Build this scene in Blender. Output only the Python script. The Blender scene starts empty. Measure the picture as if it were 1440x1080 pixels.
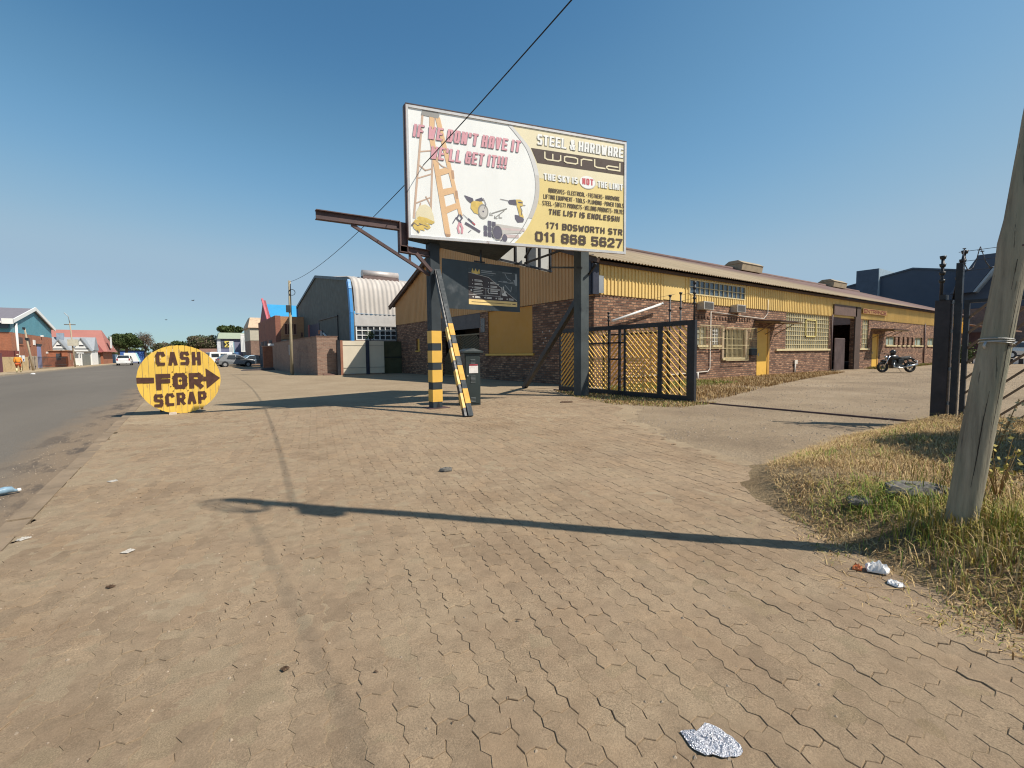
import bpy, math, random
import numpy as np
from mathutils import Vector, Matrix
R = math.radians
random.seed(7); rng = np.random.default_rng(7)
sc = bpy.context.scene
COL = sc.collection

# ------------------------------------------------------------------ camera, sky, sun, exposure
EYE = Vector((0, 0, 1.23))
cam = bpy.data.cameras.new('camera'); camo = bpy.data.objects.new('camera', cam); COL.objects.link(camo)
F = 648.0
a1 = Vector((-458, -38, F)).normalized()           # street direction (+Y) in image axes (right, down, forward)
a2 = Vector((920, -51, F)); a2 = (a2 - a1 * a2.dot(a1)).normalized()
a3 = a2.cross(a1); a3 = -a3 if a3.y > 0 else a3
mw = Matrix((a2, a1, a3))                           # world <- image axes
rot = Matrix((mw @ Vector((1, 0, 0)), mw @ Vector((0, -1, 0)), mw @ Vector((0, 0, -1)))).transposed()
camo.matrix_world = Matrix.Translation(EYE) @ rot.to_4x4()
cam.sensor_fit = 'HORIZONTAL'; cam.sensor_width = 36; cam.lens = 36 * F / 1440
cam.clip_end = 3000; cam.clip_start = 0.05
sc.camera = camo
SUN_AZ, SUN_EL = 141.3, 49.4                        # clockwise from +Y, towards the sun
world = bpy.data.worlds.new('World'); sc.world = world; world.use_nodes = True
wn = world.node_tree; bg = wn.nodes['Background']
sky = wn.nodes.new('ShaderNodeTexSky'); sky.sky_type = 'NISHITA'; sky.sun_disc = False
sky.sun_elevation = R(SUN_EL); sky.sun_rotation = R(SUN_AZ); sky.altitude = 1600; sky.air_density = 1.0; sky.dust_density = 1.2; sky.ozone_density = 1.0
# tone response of the sky (bluer overhead, softer at the horizon)
def vscale(src, k):
    n = wn.nodes.new('ShaderNodeVectorMath'); n.operation = 'SCALE'; n.inputs['Scale'].default_value = k; wn.links.new(src, n.inputs[0]); return n.outputs[0]
cv = wn.nodes.new('ShaderNodeRGBCurve'); cv.mapping.use_clip = False
for ch, pts in enumerate((((0, 0), (.12, .068), (.156, .118), (.204, .178), (.28, .27), (.372, .345), (.47, .355), (1, .45)), ((0, 0), (.198, .195), (.257, .285), (.325, .368), (.43, .45), (.564, .50), (.70, .505), (1, .60)), ((0, 0), (.363, .381), (.458, .485), (.57, .59), (.70, .63), (.836, .64), (.963, .645), (1, .66)))):
    c = cv.mapping.curves[ch]
    while len(c.points) < len(pts): c.points.new(.5, .5)
    for q, (px_, py_) in zip(c.points, pts): q.location = (px_, py_); q.handle_type = 'AUTO_CLAMPED'
cv.mapping.update(); wn.links.new(vscale(sky.outputs[0], .143), cv.inputs['Color'])
wn.links.new(vscale(cv.outputs[0], 1 / .143), bg.inputs[0]); bg.inputs[1].default_value = 0.12
sl = bpy.data.lights.new('sun', 'SUN'); sl.energy = 5.0; sl.angle = R(0.5); sl.color = (1, .93, .82)
so = bpy.data.objects.new('sun', sl); COL.objects.link(so)
tos = Vector((math.sin(R(SUN_AZ)) * math.cos(R(SUN_EL)), math.cos(R(SUN_AZ)) * math.cos(R(SUN_EL)), math.sin(R(SUN_EL))))
so.rotation_euler = tos.to_track_quat('Z', 'Y').to_euler(); so.location = (0, 0, 40)
sc.view_settings.view_transform = 'Standard'; sc.view_settings.look = 'None'
sc.view_settings.exposure = 0.25; sc.view_settings.gamma = 1
sc.render.engine = 'CYCLES'; sc.cycles.max_bounces = 5; sc.cycles.filter_width = 1.15

# ------------------------------------------------------------------ materials
def nmat(name):
    m = bpy.data.materials.new(name); m.use_nodes = True
    nt = m.node_tree; b = nt.nodes['Principled BSDF']
    return m, nt, b
def N(nt, t, **kw):
    n = nt.nodes.new('ShaderNode' + t)
    for k, v in kw.items(): setattr(n, k, v)
    return n
def L(nt, a, b): nt.links.new(a, b)
def pos(nt): return N(nt, 'NewGeometry').outputs['Position']
def noise(nt, vec, scale, detail=4, rough=.55, stretch=None):
    n = N(nt, 'TexNoise'); n.inputs['Scale'].default_value = scale; n.inputs['Detail'].default_value = detail; n.inputs['Roughness'].default_value = rough
    if stretch:
        mp = N(nt, 'Mapping'); mp.inputs['Scale'].default_value = stretch; L(nt, vec, mp.inputs[0]); vec = mp.outputs[0]
    L(nt, vec, n.inputs['Vector']); return n.outputs['Fac']
def ramp(nt, fac, stops):
    r = N(nt, 'ValToRGB'); e = r.color_ramp.elements
    while len(e) < len(stops): e.new(0.5)
    for x, (p, c) in zip(e, stops):
        x.position = p; x.color = (c[0], c[1], c[2], 1) if not isinstance(c, (int, float)) else (c, c, c, 1)
    L(nt, fac, r.inputs[0]); return r.outputs[0]
def mix(nt, a, b, fac, mode='MIX'):
    m = N(nt, 'MixRGB', blend_type=mode)
    for s, v in ((m.inputs[0], fac), (m.inputs[1], a), (m.inputs[2], b)):
        if isinstance(v, (int, float)): s.default_value = v
        elif isinstance(v, tuple): s.default_value = (v[0], v[1], v[2], 1)
        else: L(nt, v, s)
    return m.outputs[0]
def math_(nt, op, a, b=0.0, c=None):
    m = N(nt, 'Math', operation=op)
    for s, v in zip(m.inputs, (a, b, c)):
        if v is None: continue
        if isinstance(v, (int, float)): s.default_value = v
        else: L(nt, v, s)
    return m.outputs[0]
def bump(nt, b, h, strength, dist):
    n = N(nt, 'Bump'); n.inputs['Strength'].default_value = strength; n.inputs['Distance'].default_value = dist
    L(nt, h, n.inputs['Height']); L(nt, n.outputs[0], b.inputs['Normal'])
def sc3(c, k): return tuple(min(1, x * k) for x in c)
MC = {}
def mat(name, col, rough=.65, metal=0., var=.18, scale=2.5, bmp=0., bscale=60., dirt=None, streak=None, spec=.4):
    """paint / metal / concrete with soft blotches, optional dirt patches and vertical streaks"""
    if name in MC: return MC[name]
    m, nt, b = nmat(name); p = pos(nt)
    st = streak or None
    f = noise(nt, p, scale, 5, .6, st)
    c = ramp(nt, f, [(.28, sc3(col, 1 - var)), (.5, col), (.75, sc3(col, 1 + var))])
    if dirt:
        d = noise(nt, p, dirt[1], 6, .65, st)
        c = mix(nt, c, dirt[0], ramp(nt, d, [(dirt[2], 0), (min(1, dirt[2] + .16), 1)]))
    L(nt, c, b.inputs['Base Color'])
    b.inputs['Metallic'].default_value = metal; b.inputs['Specular IOR Level'].default_value = spec
    L(nt, ramp(nt, noise(nt, p, scale * 5, 3), [(.3, max(0, rough - .1)), (.7, min(1, rough + .1))]), b.inputs['Roughness'])
    if bmp: bump(nt, b, noise(nt, p, bscale, 4), .6, bmp)
    MC[name] = m; return m
def brick(name, cols, mortar, bw=.232, bh=.083, ms=.010, rough=.85, soil=(.09, .06, .05), soilamt=.62):
    if name in MC: return MC[name]
    m, nt, b = nmat(name); uv = N(nt, 'UVMap').outputs[0]; p = pos(nt)
    t = N(nt, 'TexBrick'); t.inputs['Scale'].default_value = 1; t.inputs['Brick Width'].default_value = bw; t.inputs['Row Height'].default_value = bh
    t.inputs['Mortar Size'].default_value = ms; t.inputs['Mortar Smooth'].default_value = .25; t.inputs['Bias'].default_value = 0
    wob = N(nt, 'VectorMath', operation='ADD'); nz = N(nt, 'TexNoise'); nz.inputs['Scale'].default_value = 9; L(nt, uv, nz.inputs['Vector'])
    sb = N(nt, 'VectorMath', operation='SCALE'); sb.inputs['Scale'].default_value = .008; L(nt, nz.outputs['Color'], sb.inputs[0])
    L(nt, uv, wob.inputs[0]); L(nt, sb.outputs[0], wob.inputs[1]); L(nt, wob.outputs[0], t.inputs['Vector'])
    L(nt, ramp(nt, noise(nt, uv, 3.1, 3, .6, (2.2, 6, 1)), [(.35, cols[0]), (.70, cols[1])]), t.inputs['Color1'])
    L(nt, ramp(nt, noise(nt, uv, 2.3, 3, .6, (2.2, 6, 1)), [(.35, cols[1]), (.62, cols[2])]), t.inputs['Color2'])
    t.inputs['Mortar'].default_value = (*mortar, 1)
    c = mix(nt, t.outputs['Color'], soil, math_(nt, 'MULTIPLY', ramp(nt, noise(nt, p, .8, 6, .65), [(soilamt - .12, 0), (soilamt + .1, 1)]), .6))
    c = mix(nt, c, (1.25, 1.2, 1.15), math_(nt, 'MULTIPLY', noise(nt, p, 34, 4, .7), .28), 'MULTIPLY')
    L(nt, c, b.inputs['Base Color']); b.inputs['Roughness'].default_value = rough
    h = math_(nt, 'ADD', math_(nt, 'MULTIPLY', t.outputs['Fac'], -1.0), math_(nt, 'MULTIPLY', noise(nt, p, 45, 4), .9))
    bump(nt, b, h, .8, .012); MC[name] = m; return m
def glass(name, col, rough=.08, var=.3):
    if name in MC: return MC[name]
    m, nt, b = nmat(name); p = pos(nt)
    L(nt, ramp(nt, noise(nt, p, 1.3, 3), [(.3, sc3(col, 1 - var)), (.7, sc3(col, 1 + var))]), b.inputs['Base Color'])
    b.inputs['Roughness'].default_value = rough; b.inputs['Specular IOR Level'].default_value = .7
    MC[name] = m; return m

def paving_mats():
    """(worn concrete paver, wind-blown sand that fills the joints)"""
    m, nt, b = nmat('worn_paver'); p = pos(nt)
    at = N(nt, 'Attribute', attribute_name='tone'); tone = at.outputs['Fac']
    c = ramp(nt, noise(nt, p, .55, 6, .62), [(.3, (.232, .162, .101)), (.5, (.270, .193, .124)), (.72, (.306, .224, .147))])
    c = mix(nt, c, ramp(nt, tone, [(0, (.86, .86, .86)), (.5, (1, 1, 1)), (1, (1.12, 1.10, 1.06))]), 1.0, 'MULTIPLY')
    dust = ramp(nt, noise(nt, p, 1.6, 6, .7), [(.42, 0), (.66, .75)]); c = mix(nt, c, (.315, .238, .155), dust)
    spm = ramp(nt, noise(nt, p, 3.1, 4, .7), [(.38, .25), (.66, 1)]); sp = noise(nt, p, 130, 5, .85)
    c = mix(nt, c, ramp(nt, sp, [(.30, .45), (.5, 1.0), (.70, 1.65)]), spm, 'MULTIPLY')
    c = mix(nt, c, ramp(nt, noise(nt, p, 11, 5, .7), [(.3, .84), (.7, 1.16)]), 1.0, 'MULTIPLY')
    oil = ramp(nt, noise(nt, p, .42, 5, .7), [(.60, 0), (.72, .55)]); c = mix(nt, c, (.12, .092, .070), oil)
    L(nt, c, b.inputs['Base Color']); b.inputs['Roughness'].default_value = .9; b.inputs['Specular IOR Level'].default_value = .2
    bump(nt, b, math_(nt, 'ADD', sp, math_(nt, 'MULTIPLY', noise(nt, p, 28, 4), .8)), .75, .006)
    m2, nt, b = nmat('blown_sand'); p = pos(nt); xx = N(nt, 'SeparateXYZ'); L(nt, p, xx.inputs[0])
    c = ramp(nt, noise(nt, p, .6, 7, .65), [(.3, (.255, .190, .122)), (.5, (.305, .232, .152)), (.72, (.352, .275, .185))])
    near = N(nt, 'MapRange'); L(nt, math_(nt, 'ADD', xx.outputs[1], math_(nt, 'MULTIPLY', noise(nt, p, .6, 4), 2.5)), near.inputs[0]); near.inputs[1].default_value = 4.2; near.inputs[2].default_value = 1.2
    c = mix(nt, c, (.86, .83, .78), near.outputs[0], 'MULTIPLY')  # darker, browner towards the camera: lens vignetting put into the sand colour
    c = mix(nt, c, (.26, .205, .135), math_(nt, 'MULTIPLY', ramp(nt, noise(nt, p, 3.2, 6, .7), [(.5, 0), (.7, 1)]), .6))
    g = noise(nt, p, 170, 4, .8); c = mix(nt, c, ramp(nt, g, [(.3, .6), (.5, 1.), (.7, 1.5)]), .75, 'MULTIPLY')
    c = mix(nt, c, ramp(nt, noise(nt, p, 11, 5, .7), [(.3, .88), (.7, 1.12)]), 1.0, 'MULTIPLY')
    L(nt, c, b.inputs['Base Color']); b.inputs['Roughness'].default_value = .95; b.inputs['Specular IOR Level'].default_value = .15
    bump(nt, b, math_(nt, 'ADD', g, math_(nt, 'MULTIPLY', noise(nt, p, 22, 5), 1.1)), .7, .008)
    return m, m2
def soil_mat(name, c0, c1, c2, grain=90, bd=.02, patch=.5):
    m, nt, b = nmat(name); p = pos(nt)
    c = ramp(nt, noise(nt, p, patch, 7, .65), [(.3, c0), (.5, c1), (.7, c2)])
    g = noise(nt, p, grain, 5, .75); c = mix(nt, c, ramp(nt, g, [(.3, .6), (.5, 1.), (.7, 1.5)]), .8, 'MULTIPLY')
    L(nt, c, b.inputs['Base Color']); b.inputs['Roughness'].default_value = .95; b.inputs['Specular IOR Level'].default_value = .2
    h = math_(nt, 'ADD', g, math_(nt, 'MULTIPLY', noise(nt, p, grain / 8, 5), 1.2)); bump(nt, b, h, .8, bd); return m
def road_mat():
    m, nt, b = nmat('asphalt'); p = pos(nt)
    c = ramp(nt, noise(nt, p, .25, 6, .6, (1, .25, 1)), [(.3, (.125, .107, .086)), (.55, (.152, .130, .104)), (.75, (.180, .155, .125))])
    x = N(nt, 'SeparateXYZ'); L(nt, p, x.inputs[0])
    e = N(nt, 'MapRange'); L(nt, math_(nt, 'ADD', x.outputs[0], math_(nt, 'MULTIPLY', noise(nt, p, .7, 6, .7, (1, .35, 1)), 1.6)), e.inputs[0])
    e.inputs[1].default_value = -1.25; e.inputs[2].default_value = -.6
    c = mix(nt, c, (.215, .155, .10), math_(nt, 'MULTIPLY', e.outputs[0], .9))
    w = ramp(nt, noise(nt, p, 1.9, 6, .7, (1.3, .45, 1)), [(.50, 0), (.60, 1)])
    c = mix(nt, c, (.07, .055, .045), math_(nt, 'MULTIPLY', math_(nt, 'MULTIPLY', w, e.outputs[0]), .8))
    e2 = N(nt, 'MapRange'); L(nt, math_(nt, 'ADD', x.outputs[0], math_(nt, 'MULTIPLY', noise(nt, p, .5, 5), 1.0)), e2.inputs[0]); e2.inputs[1].default_value = -9.8; e2.inputs[2].default_value = -11
    c = mix(nt, c, (.25, .20, .14), math_(nt, 'MULTIPLY', e2.outputs[0], .8))
    g = noise(nt, p, 160, 3, .7); c = mix(nt, c, ramp(nt, g, [(.3, .65), (.5, 1.), (.7, 1.4)]), .7, 'MULTIPLY')
    L(nt, c, b.inputs['Base Color']); b.inputs['Roughness'].default_value = .85; b.inputs['Specular IOR Level'].default_value = .3
    bump(nt, b, g, .5, .006); return m
def leaf_mat(name, c0, c1, tr=.25):
    if name in MC: return MC[name]
    m, nt, b = nmat(name); p = pos(nt)
    L(nt, ramp(nt, noise(nt, p, 3., 5, .7), [(.3, c0), (.7, c1)]), b.inputs['Base Color']); b.inputs['Roughness'].default_value = .7
    b.inputs['Specular IOR Level'].default_value = .2
    MC[name] = m; return m

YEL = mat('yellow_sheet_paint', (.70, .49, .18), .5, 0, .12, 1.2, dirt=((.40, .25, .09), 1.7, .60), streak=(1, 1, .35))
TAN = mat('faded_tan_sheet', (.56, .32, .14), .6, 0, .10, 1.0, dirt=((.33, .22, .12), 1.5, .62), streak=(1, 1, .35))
YPAINT = mat('yellow_gloss_paint', (.72, .43, .085), .45, 0, .08, 3, dirt=((.45, .30, .10), 5, .68))
CREAM = mat('cream_frame_paint', (.60, .50, .29), .5, 0, .12, 4)
BLACK = mat('black_steel_paint', (.020, .021, .026), .45, 0, .4, 3, dirt=((.07, .05, .04), 4, .66))
DGREY = mat('dark_slate_paint', (.038, .047, .054), .6, 0, .25, 2.5, dirt=((.08, .08, .08), 3, .68), spec=.2)
RUST = mat('red_oxide_steel', (.085, .050, .048), .6, 0, .35, 4, dirt=((.13, .06, .035), 6, .58))
GALV = mat('galvanised_steel', (.42, .42, .41), .5, .4, .18, 3)
WHITE = mat('white_paint', (.78, .77, .74), .5, 0, .06, 2, dirt=((.55, .5, .42), 3, .70))
DARKIN = mat('dark_interior', (.05, .04, .035), .9)
BRK = brick('rustic_face_brick', [(.060, .024, .014), (.175, .074, .040), (.48, .275, .165)], (.105, .075, .055), bw=.29, bh=.1, ms=.017, soilamt=.70)
BRK2 = brick('brown_clay_brick', [(.17, .095, .07), (.26, .155, .11), (.34, .215, .155)], (.30, .24, .19))
BRKR = brick('red_clay_brick', [(.30, .10, .05), (.36, .125, .065), (.41, .15, .08)], (.30, .17, .11), ms=.008)
BRKY = brick('yellow_stock_brick', [(.50, .36, .17), (.56, .41, .21), (.62, .46, .25)], (.50, .40, .26), ms=.008)
def roof_mat():
    m, nt, b = nmat('weathered_fibre_cement'); p = pos(nt); x = N(nt, 'SeparateXYZ'); L(nt, p, x.inputs[0])
    c = ramp(nt, noise(nt, p, .9, 6, .65, (2.5, .35, .35)), [(.3, (.235, .175, .105)), (.5, (.315, .240, .150)), (.72, (.38, .30, .20))])
    f = N(nt, 'MapRange'); L(nt, math_(nt, 'ADD', math_(nt, 'ADD', x.outputs[0], math_(nt, 'MULTIPLY', x.outputs[1], 2.6)), math_(nt, 'MULTIPLY', noise(nt, p, .16, 4), 14)), f.inputs[0]); f.inputs[1].default_value = 76; f.inputs[2].default_value = 92
    c = mix(nt, c, ramp(nt, noise(nt, p, .7, 5), [(.3, (.115, .068, .060)), (.7, (.20, .125, .11))]), f.outputs[0])
    c = mix(nt, c, (.20, .20, .13), math_(nt, 'MULTIPLY', ramp(nt, noise(nt, p, 1.3, 5), [(.55, 0), (.7, 1)]), .5))
    L(nt, c, b.inputs['Base Color']); b.inputs['Roughness'].default_value = .9; return m
ROOF = roof_mat()
GLASSD = glass('window_glass', (.055, .065, .075)); GLASSP = glass('dusty_window_glass', (.30, .29, .22), .3, .25)
RUBBER = mat('black_rubber', (.018, .018, .018), .8)

# ------------------------------------------------------------------ mesh helper
class MB:
    def __init__(s): s.v = []; s.f = []; s.m = []; s.mats = []; s.mi = 0; s.sm = []
    def use(s, m):
        if m not in s.mats: s.mats.append(m)
        s.mi = s.mats.index(m); return s
    def face(s, idx, smooth=False): s.f.append(tuple(idx)); s.m.append(s.mi); s.sm.append(smooth)
    def poly(s, pts, smooth=False):
        k = len(s.v); s.v += [tuple(p) for p in pts]; s.face(range(k, k + len(pts)), smooth); return s
    def box(s, x0, y0, z0, x1, y1, z1):
        k = len(s.v); s.v += [(x, y, z) for z in (z0, z1) for y in (y0, y1) for x in (x0, x1)]
        for q in ((0, 2, 3, 1), (4, 5, 7, 6), (0, 1, 5, 4), (2, 6, 7, 3), (0, 4, 6, 2), (1, 3, 7, 5)): s.face([k + i for i in q])
        return s
    def hexa(s, p):      # 4 bottom points ccw, 4 top points
        k = len(s.v); s.v += [tuple(q) for q in p]
        for q in ((3, 2, 1, 0), (4, 5, 6, 7), (0, 1, 5, 4), (1, 2, 6, 5), (2, 3, 7, 6), (3, 0, 4, 7)): s.face([k + i for i in q])
        return s
    def bar(s, p, q, w, h=None, up=(0, 0, 1)):
        h = h or w; p = Vector(p); q = Vector(q); d = (q - p).normalized(); u = Vector(up)
        if abs(d.dot(u)) > .98: u = Vector((0, 1, 0))
        a = d.cross(u).normalized() * (w / 2); b = a.cross(d).normalized() * (h / 2)
        return s.hexa([p - a - b, p + a - b, p + a + b, p - a + b, q - a - b, q + a - b, q + a + b, q - a + b])
    def tube(s, pts, r, n=8, cap=True, smooth=True, jit=0.):
        pts = [Vector(p) for p in pts]; rs = r if isinstance(r, (list, tuple)) else [r] * len(pts)
        k = len(s.v); prev = None
        for i, p in enumerate(pts):
            d = (pts[min(i + 1, len(pts) - 1)] - pts[max(i - 1, 0)]).normalized()
            if prev is None:
                u = Vector((0, 0, 1)) if abs(d.z) < .9 else Vector((1, 0, 0)); a = d.cross(u).normalized()
            else: a = (prev - d * prev.dot(d)).normalized()
            prev = a; b = d.cross(a)
            for j in range(n):
                t = 2 * math.pi * j / n; rr = rs[i] * (1 + (random.uniform(-jit, jit) if jit else 0))
                s.v.append(tuple(p + (a * math.cos(t) + b * math.sin(t)) * rr))
        for i in range(len(pts) - 1):
            for j in range(n):
                s.face((k + i * n + j, k + i * n + (j + 1) % n, k + (i + 1) * n + (j + 1) % n, k + (i + 1) * n + j), smooth)
        if cap: s.face([k + j for j in range(n)][::-1]); s.face([k + (len(pts) - 1) * n + j for j in range(n)])
        return s
    def cyl(s, c, axis, r, h, n=20, r2=None, smooth=True):
        c = Vector(c); a = Vector(axis).normalized() * (h / 2); return s.tube([c - a, c + a], [r, r if r2 is None else r2], n, True, smooth)
    def prism(s, pts, d):     # planar outline extruded by vector d
        k = len(s.v); n = len(pts); d = Vector(d); s.v += [tuple(p) for p in pts] + [tuple(Vector(p) + d) for p in pts]
        s.face([k + i for i in range(n)][::-1]); s.face([k + n + i for i in range(n)])
        for i in range(n): j = (i + 1) % n; s.face((k + i, k + j, k + n + j, k + n + i))
        return s
    def torus(s, c, axis, R_, r, n=24, m=8):
        c = Vector(c); ax = Vector(axis).normalized(); u = ax.orthogonal().normalized(); w = ax.cross(u); k = len(s.v)
        for i in range(n):
            t = 2 * math.pi * i / n; d = u * math.cos(t) + w * math.sin(t)
            for j in range(m): q = 2 * math.pi * j / m; s.v.append(tuple(c + d * (R_ + r * math.cos(q)) + ax * (r * math.sin(q))))
        for i in range(n):
            for j in range(m): s.face((k + i * m + j, k + ((i + 1) % n) * m + j, k + ((i + 1) % n) * m + (j + 1) % m, k + i * m + (j + 1) % m), True)
        return s
    def ball(s, c, r, n=10, m=6):
        rx, ry, rz = r if isinstance(r, (tuple, list)) else (r, r, r); k = len(s.v)
        for i in range(m + 1):
            t = math.pi * i / m
            for j in range(n): q = 2 * math.pi * j / n; s.v.append((c[0] + rx * math.sin(t) * math.cos(q), c[1] + ry * math.sin(t) * math.sin(q), c[2] + rz * math.cos(t)))
        for i in range(m):
            for j in range(n): s.face((k + i * n + j, k + (i + 1) * n + j, k + (i + 1) * n + (j + 1) % n, k + i * n + (j + 1) % n), True)
        return s
    def xf(s, M):
        s.v = [tuple(M @ Vector(p)) for p in s.v]; return s
    def build(s, name, m=None, parent=None, bevel=0):
        if m is not None and not s.mats: s.mats = [m]
        me = bpy.data.meshes.new(name); me.from_pydata(s.v, [], s.f)
        for x in s.mats: me.materials.append(x)
        me.polygons.foreach_set('material_index', s.m); me.polygons.foreach_set('use_smooth', s.sm)
        uvl = me.uv_layers.new(name='UVMap'); co = np.array(s.v, dtype=float)
        if len(s.f):
            nl = len(me.loops); vi = np.zeros(nl, int); me.loops.foreach_get('vertex_index', vi)
            nr = np.zeros(len(me.polygons) * 3); me.polygons.foreach_get('normal', nr); nr = np.abs(nr.reshape(-1, 3))
            lt = np.zeros(len(me.polygons), int); me.polygons.foreach_get('loop_total', lt)
            ax = np.repeat(np.argmax(nr, axis=1), lt); c = co[vi]
            u = np.where(ax == 0, c[:, 1], c[:, 0]); w = np.where(ax == 2, c[:, 1], c[:, 2])
            uvl.data.foreach_set('uv', np.stack([u, w], 1).ravel().astype(np.float32))
        me.update(); o = bpy.data.objects.new(name, me); COL.objects.link(o)
        if bevel:
            bv = o.modifiers.new('bevel', 'BEVEL'); bv.width = bevel; bv.segments = 2; bv.limit_method = 'ANGLE'
        if parent: o.parent = parent
        return o
def tag(o, label=None, cat=None, group=None, kind=None):
    for k, v in (('label', label), ('category', cat), ('group', group), ('kind', kind)):
        if v: o[k] = v
    return o
def thing(name, label, cat, loc=(0, 0, 0), rz=0, group=None):
    o = bpy.data.objects.new(name, None); COL.objects.link(o); o.location = loc; o.rotation_euler = (0, 0, rz); o.empty_display_size = .2
    return tag(o, label, cat, group)
def copy_tree(o, loc=None, rz=None, label=None, parent=None):
    c = o.copy(); COL.objects.link(c)
    if parent: c.parent = parent
    if loc is not None: c.location = loc
    if rz is not None: c.rotation_euler = (0, 0, rz)
    if label: c['label'] = label
    for ch in list(o.children): copy_tree(ch, parent=c)
    return c
def S(name, mb, m=None): return tag(mb.build(name, m), kind='structure')

# wall with rectangular holes. axis 'x': runs along X at y0..y1 ; axis 'y': runs along Y at x0..x1
def wall(mb, axis, a0, a1, z0, z1, d0, d1, holes=()):
    A = sorted({a0, a1, *[h[0] for h in holes], *[h[1] for h in holes]}); Z = sorted({z0, z1, *[h[2] for h in holes], *[h[3] for h in holes]})
    P = (lambda a, d, z: (a, d, z)) if axis == 'x' else (lambda a, d, z: (d, a, z))
    solid = {}
    for i in range(len(A) - 1):
        for j in range(len(Z) - 1):
            ca, cz = (A[i] + A[i + 1]) / 2, (Z[j] + Z[j + 1]) / 2
            solid[i, j] = not any(h[0] < ca < h[1] and h[2] < cz < h[3] for h in holes)
    for (i, j), s_ in solid.items():
        if not s_: continue
        p, q, z, w = A[i], A[i + 1], Z[j], Z[j + 1]
        mb.poly([P(p, d0, z), P(q, d0, z), P(q, d0, w), P(p, d0, w)]); mb.poly([P(p, d1, z), P(p, d1, w), P(q, d1, w), P(q, d1, z)])
        for di, dj, e in ((-1, 0, [P(p, d0, z), P(p, d0, w), P(p, d1, w), P(p, d1, z)]), (1, 0, [P(q, d0, z), P(q, d1, z), P(q, d1, w), P(q, d0, w)]),
                          (0, -1, [P(p, d0, z), P(p, d1, z), P(q, d1, z), P(q, d0, z)]), (0, 1, [P(p, d0, w), P(q, d0, w), P(q, d1, w), P(p, d1, w)])):
            if not solid.get((i + di, j + dj), False): mb.poly(e)
    return mb
def text_mesh(s, u0, v0, u1, v1, off=0., shear=0., w=0):
    """flat lettering fitted into a box; returns (verts 2D, faces)"""
    cu = bpy.data.curves.new('t', 'FONT'); cu.body = s; cu.offset = off; cu.shear = shear; cu.resolution_u = 3; cu.space_character = 1 + w
    o = bpy.data.objects.new('t', cu); COL.objects.link(o); bpy.context.view_layer.update()
    me = bpy.data.meshes.new_from_object(o.evaluated_get(bpy.context.evaluated_depsgraph_get()))
    V = np.array([v.co[:2] for v in me.vertices]); Fc = [tuple(p.vertices) for p in me.polygons]
    bpy.data.objects.remove(o); bpy.data.curves.remove(cu); bpy.data.meshes.remove(me)
    lo, hi = V.min(0), V.max(0); V = (V - lo) / (hi - lo); V = V * [u1 - u0, v1 - v0] + [u0, v0]
    return V, Fc
def put_text(mb, P, s, u0, v0, u1, v1, d, off=0., shear=0., w=0):
    V, Fc = text_mesh(s, u0, v0, u1, v1, off, shear, w); k = len(mb.v)
    mb.v += [tuple(P(u, v, d)) for u, v in V]
    for f in Fc: mb.face([k + i for i in f])
def put_poly(mb, P, pts, d): mb.poly([P(u, v, d) for u, v in pts])
def put_line(mb, P, pts, w, d, closed=False):
    pts = list(pts) + ([pts[0]] if closed else [])
    for i, (a, b) in enumerate(zip(pts, pts[1:])):
        a, b = np.array(a, float), np.array(b, float); t = (b - a) / (np.linalg.norm(b - a) + 1e-9); n = np.array([-t[1], t[0]]) * w / 2
        e = t * w * .48; a = a - e; b = b + e; put_poly(mb, P, [a + n, a - n, b - n, b + n], d + i * .0004)
def put_disc(mb, P, c, r, d, n=24, r2=None): put_poly(mb, P, [(c[0] + r * math.cos(2 * math.pi * i / n), c[1] + (r2 or r) * math.sin(2 * math.pi * i / n)) for i in range(n)], d)

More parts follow.
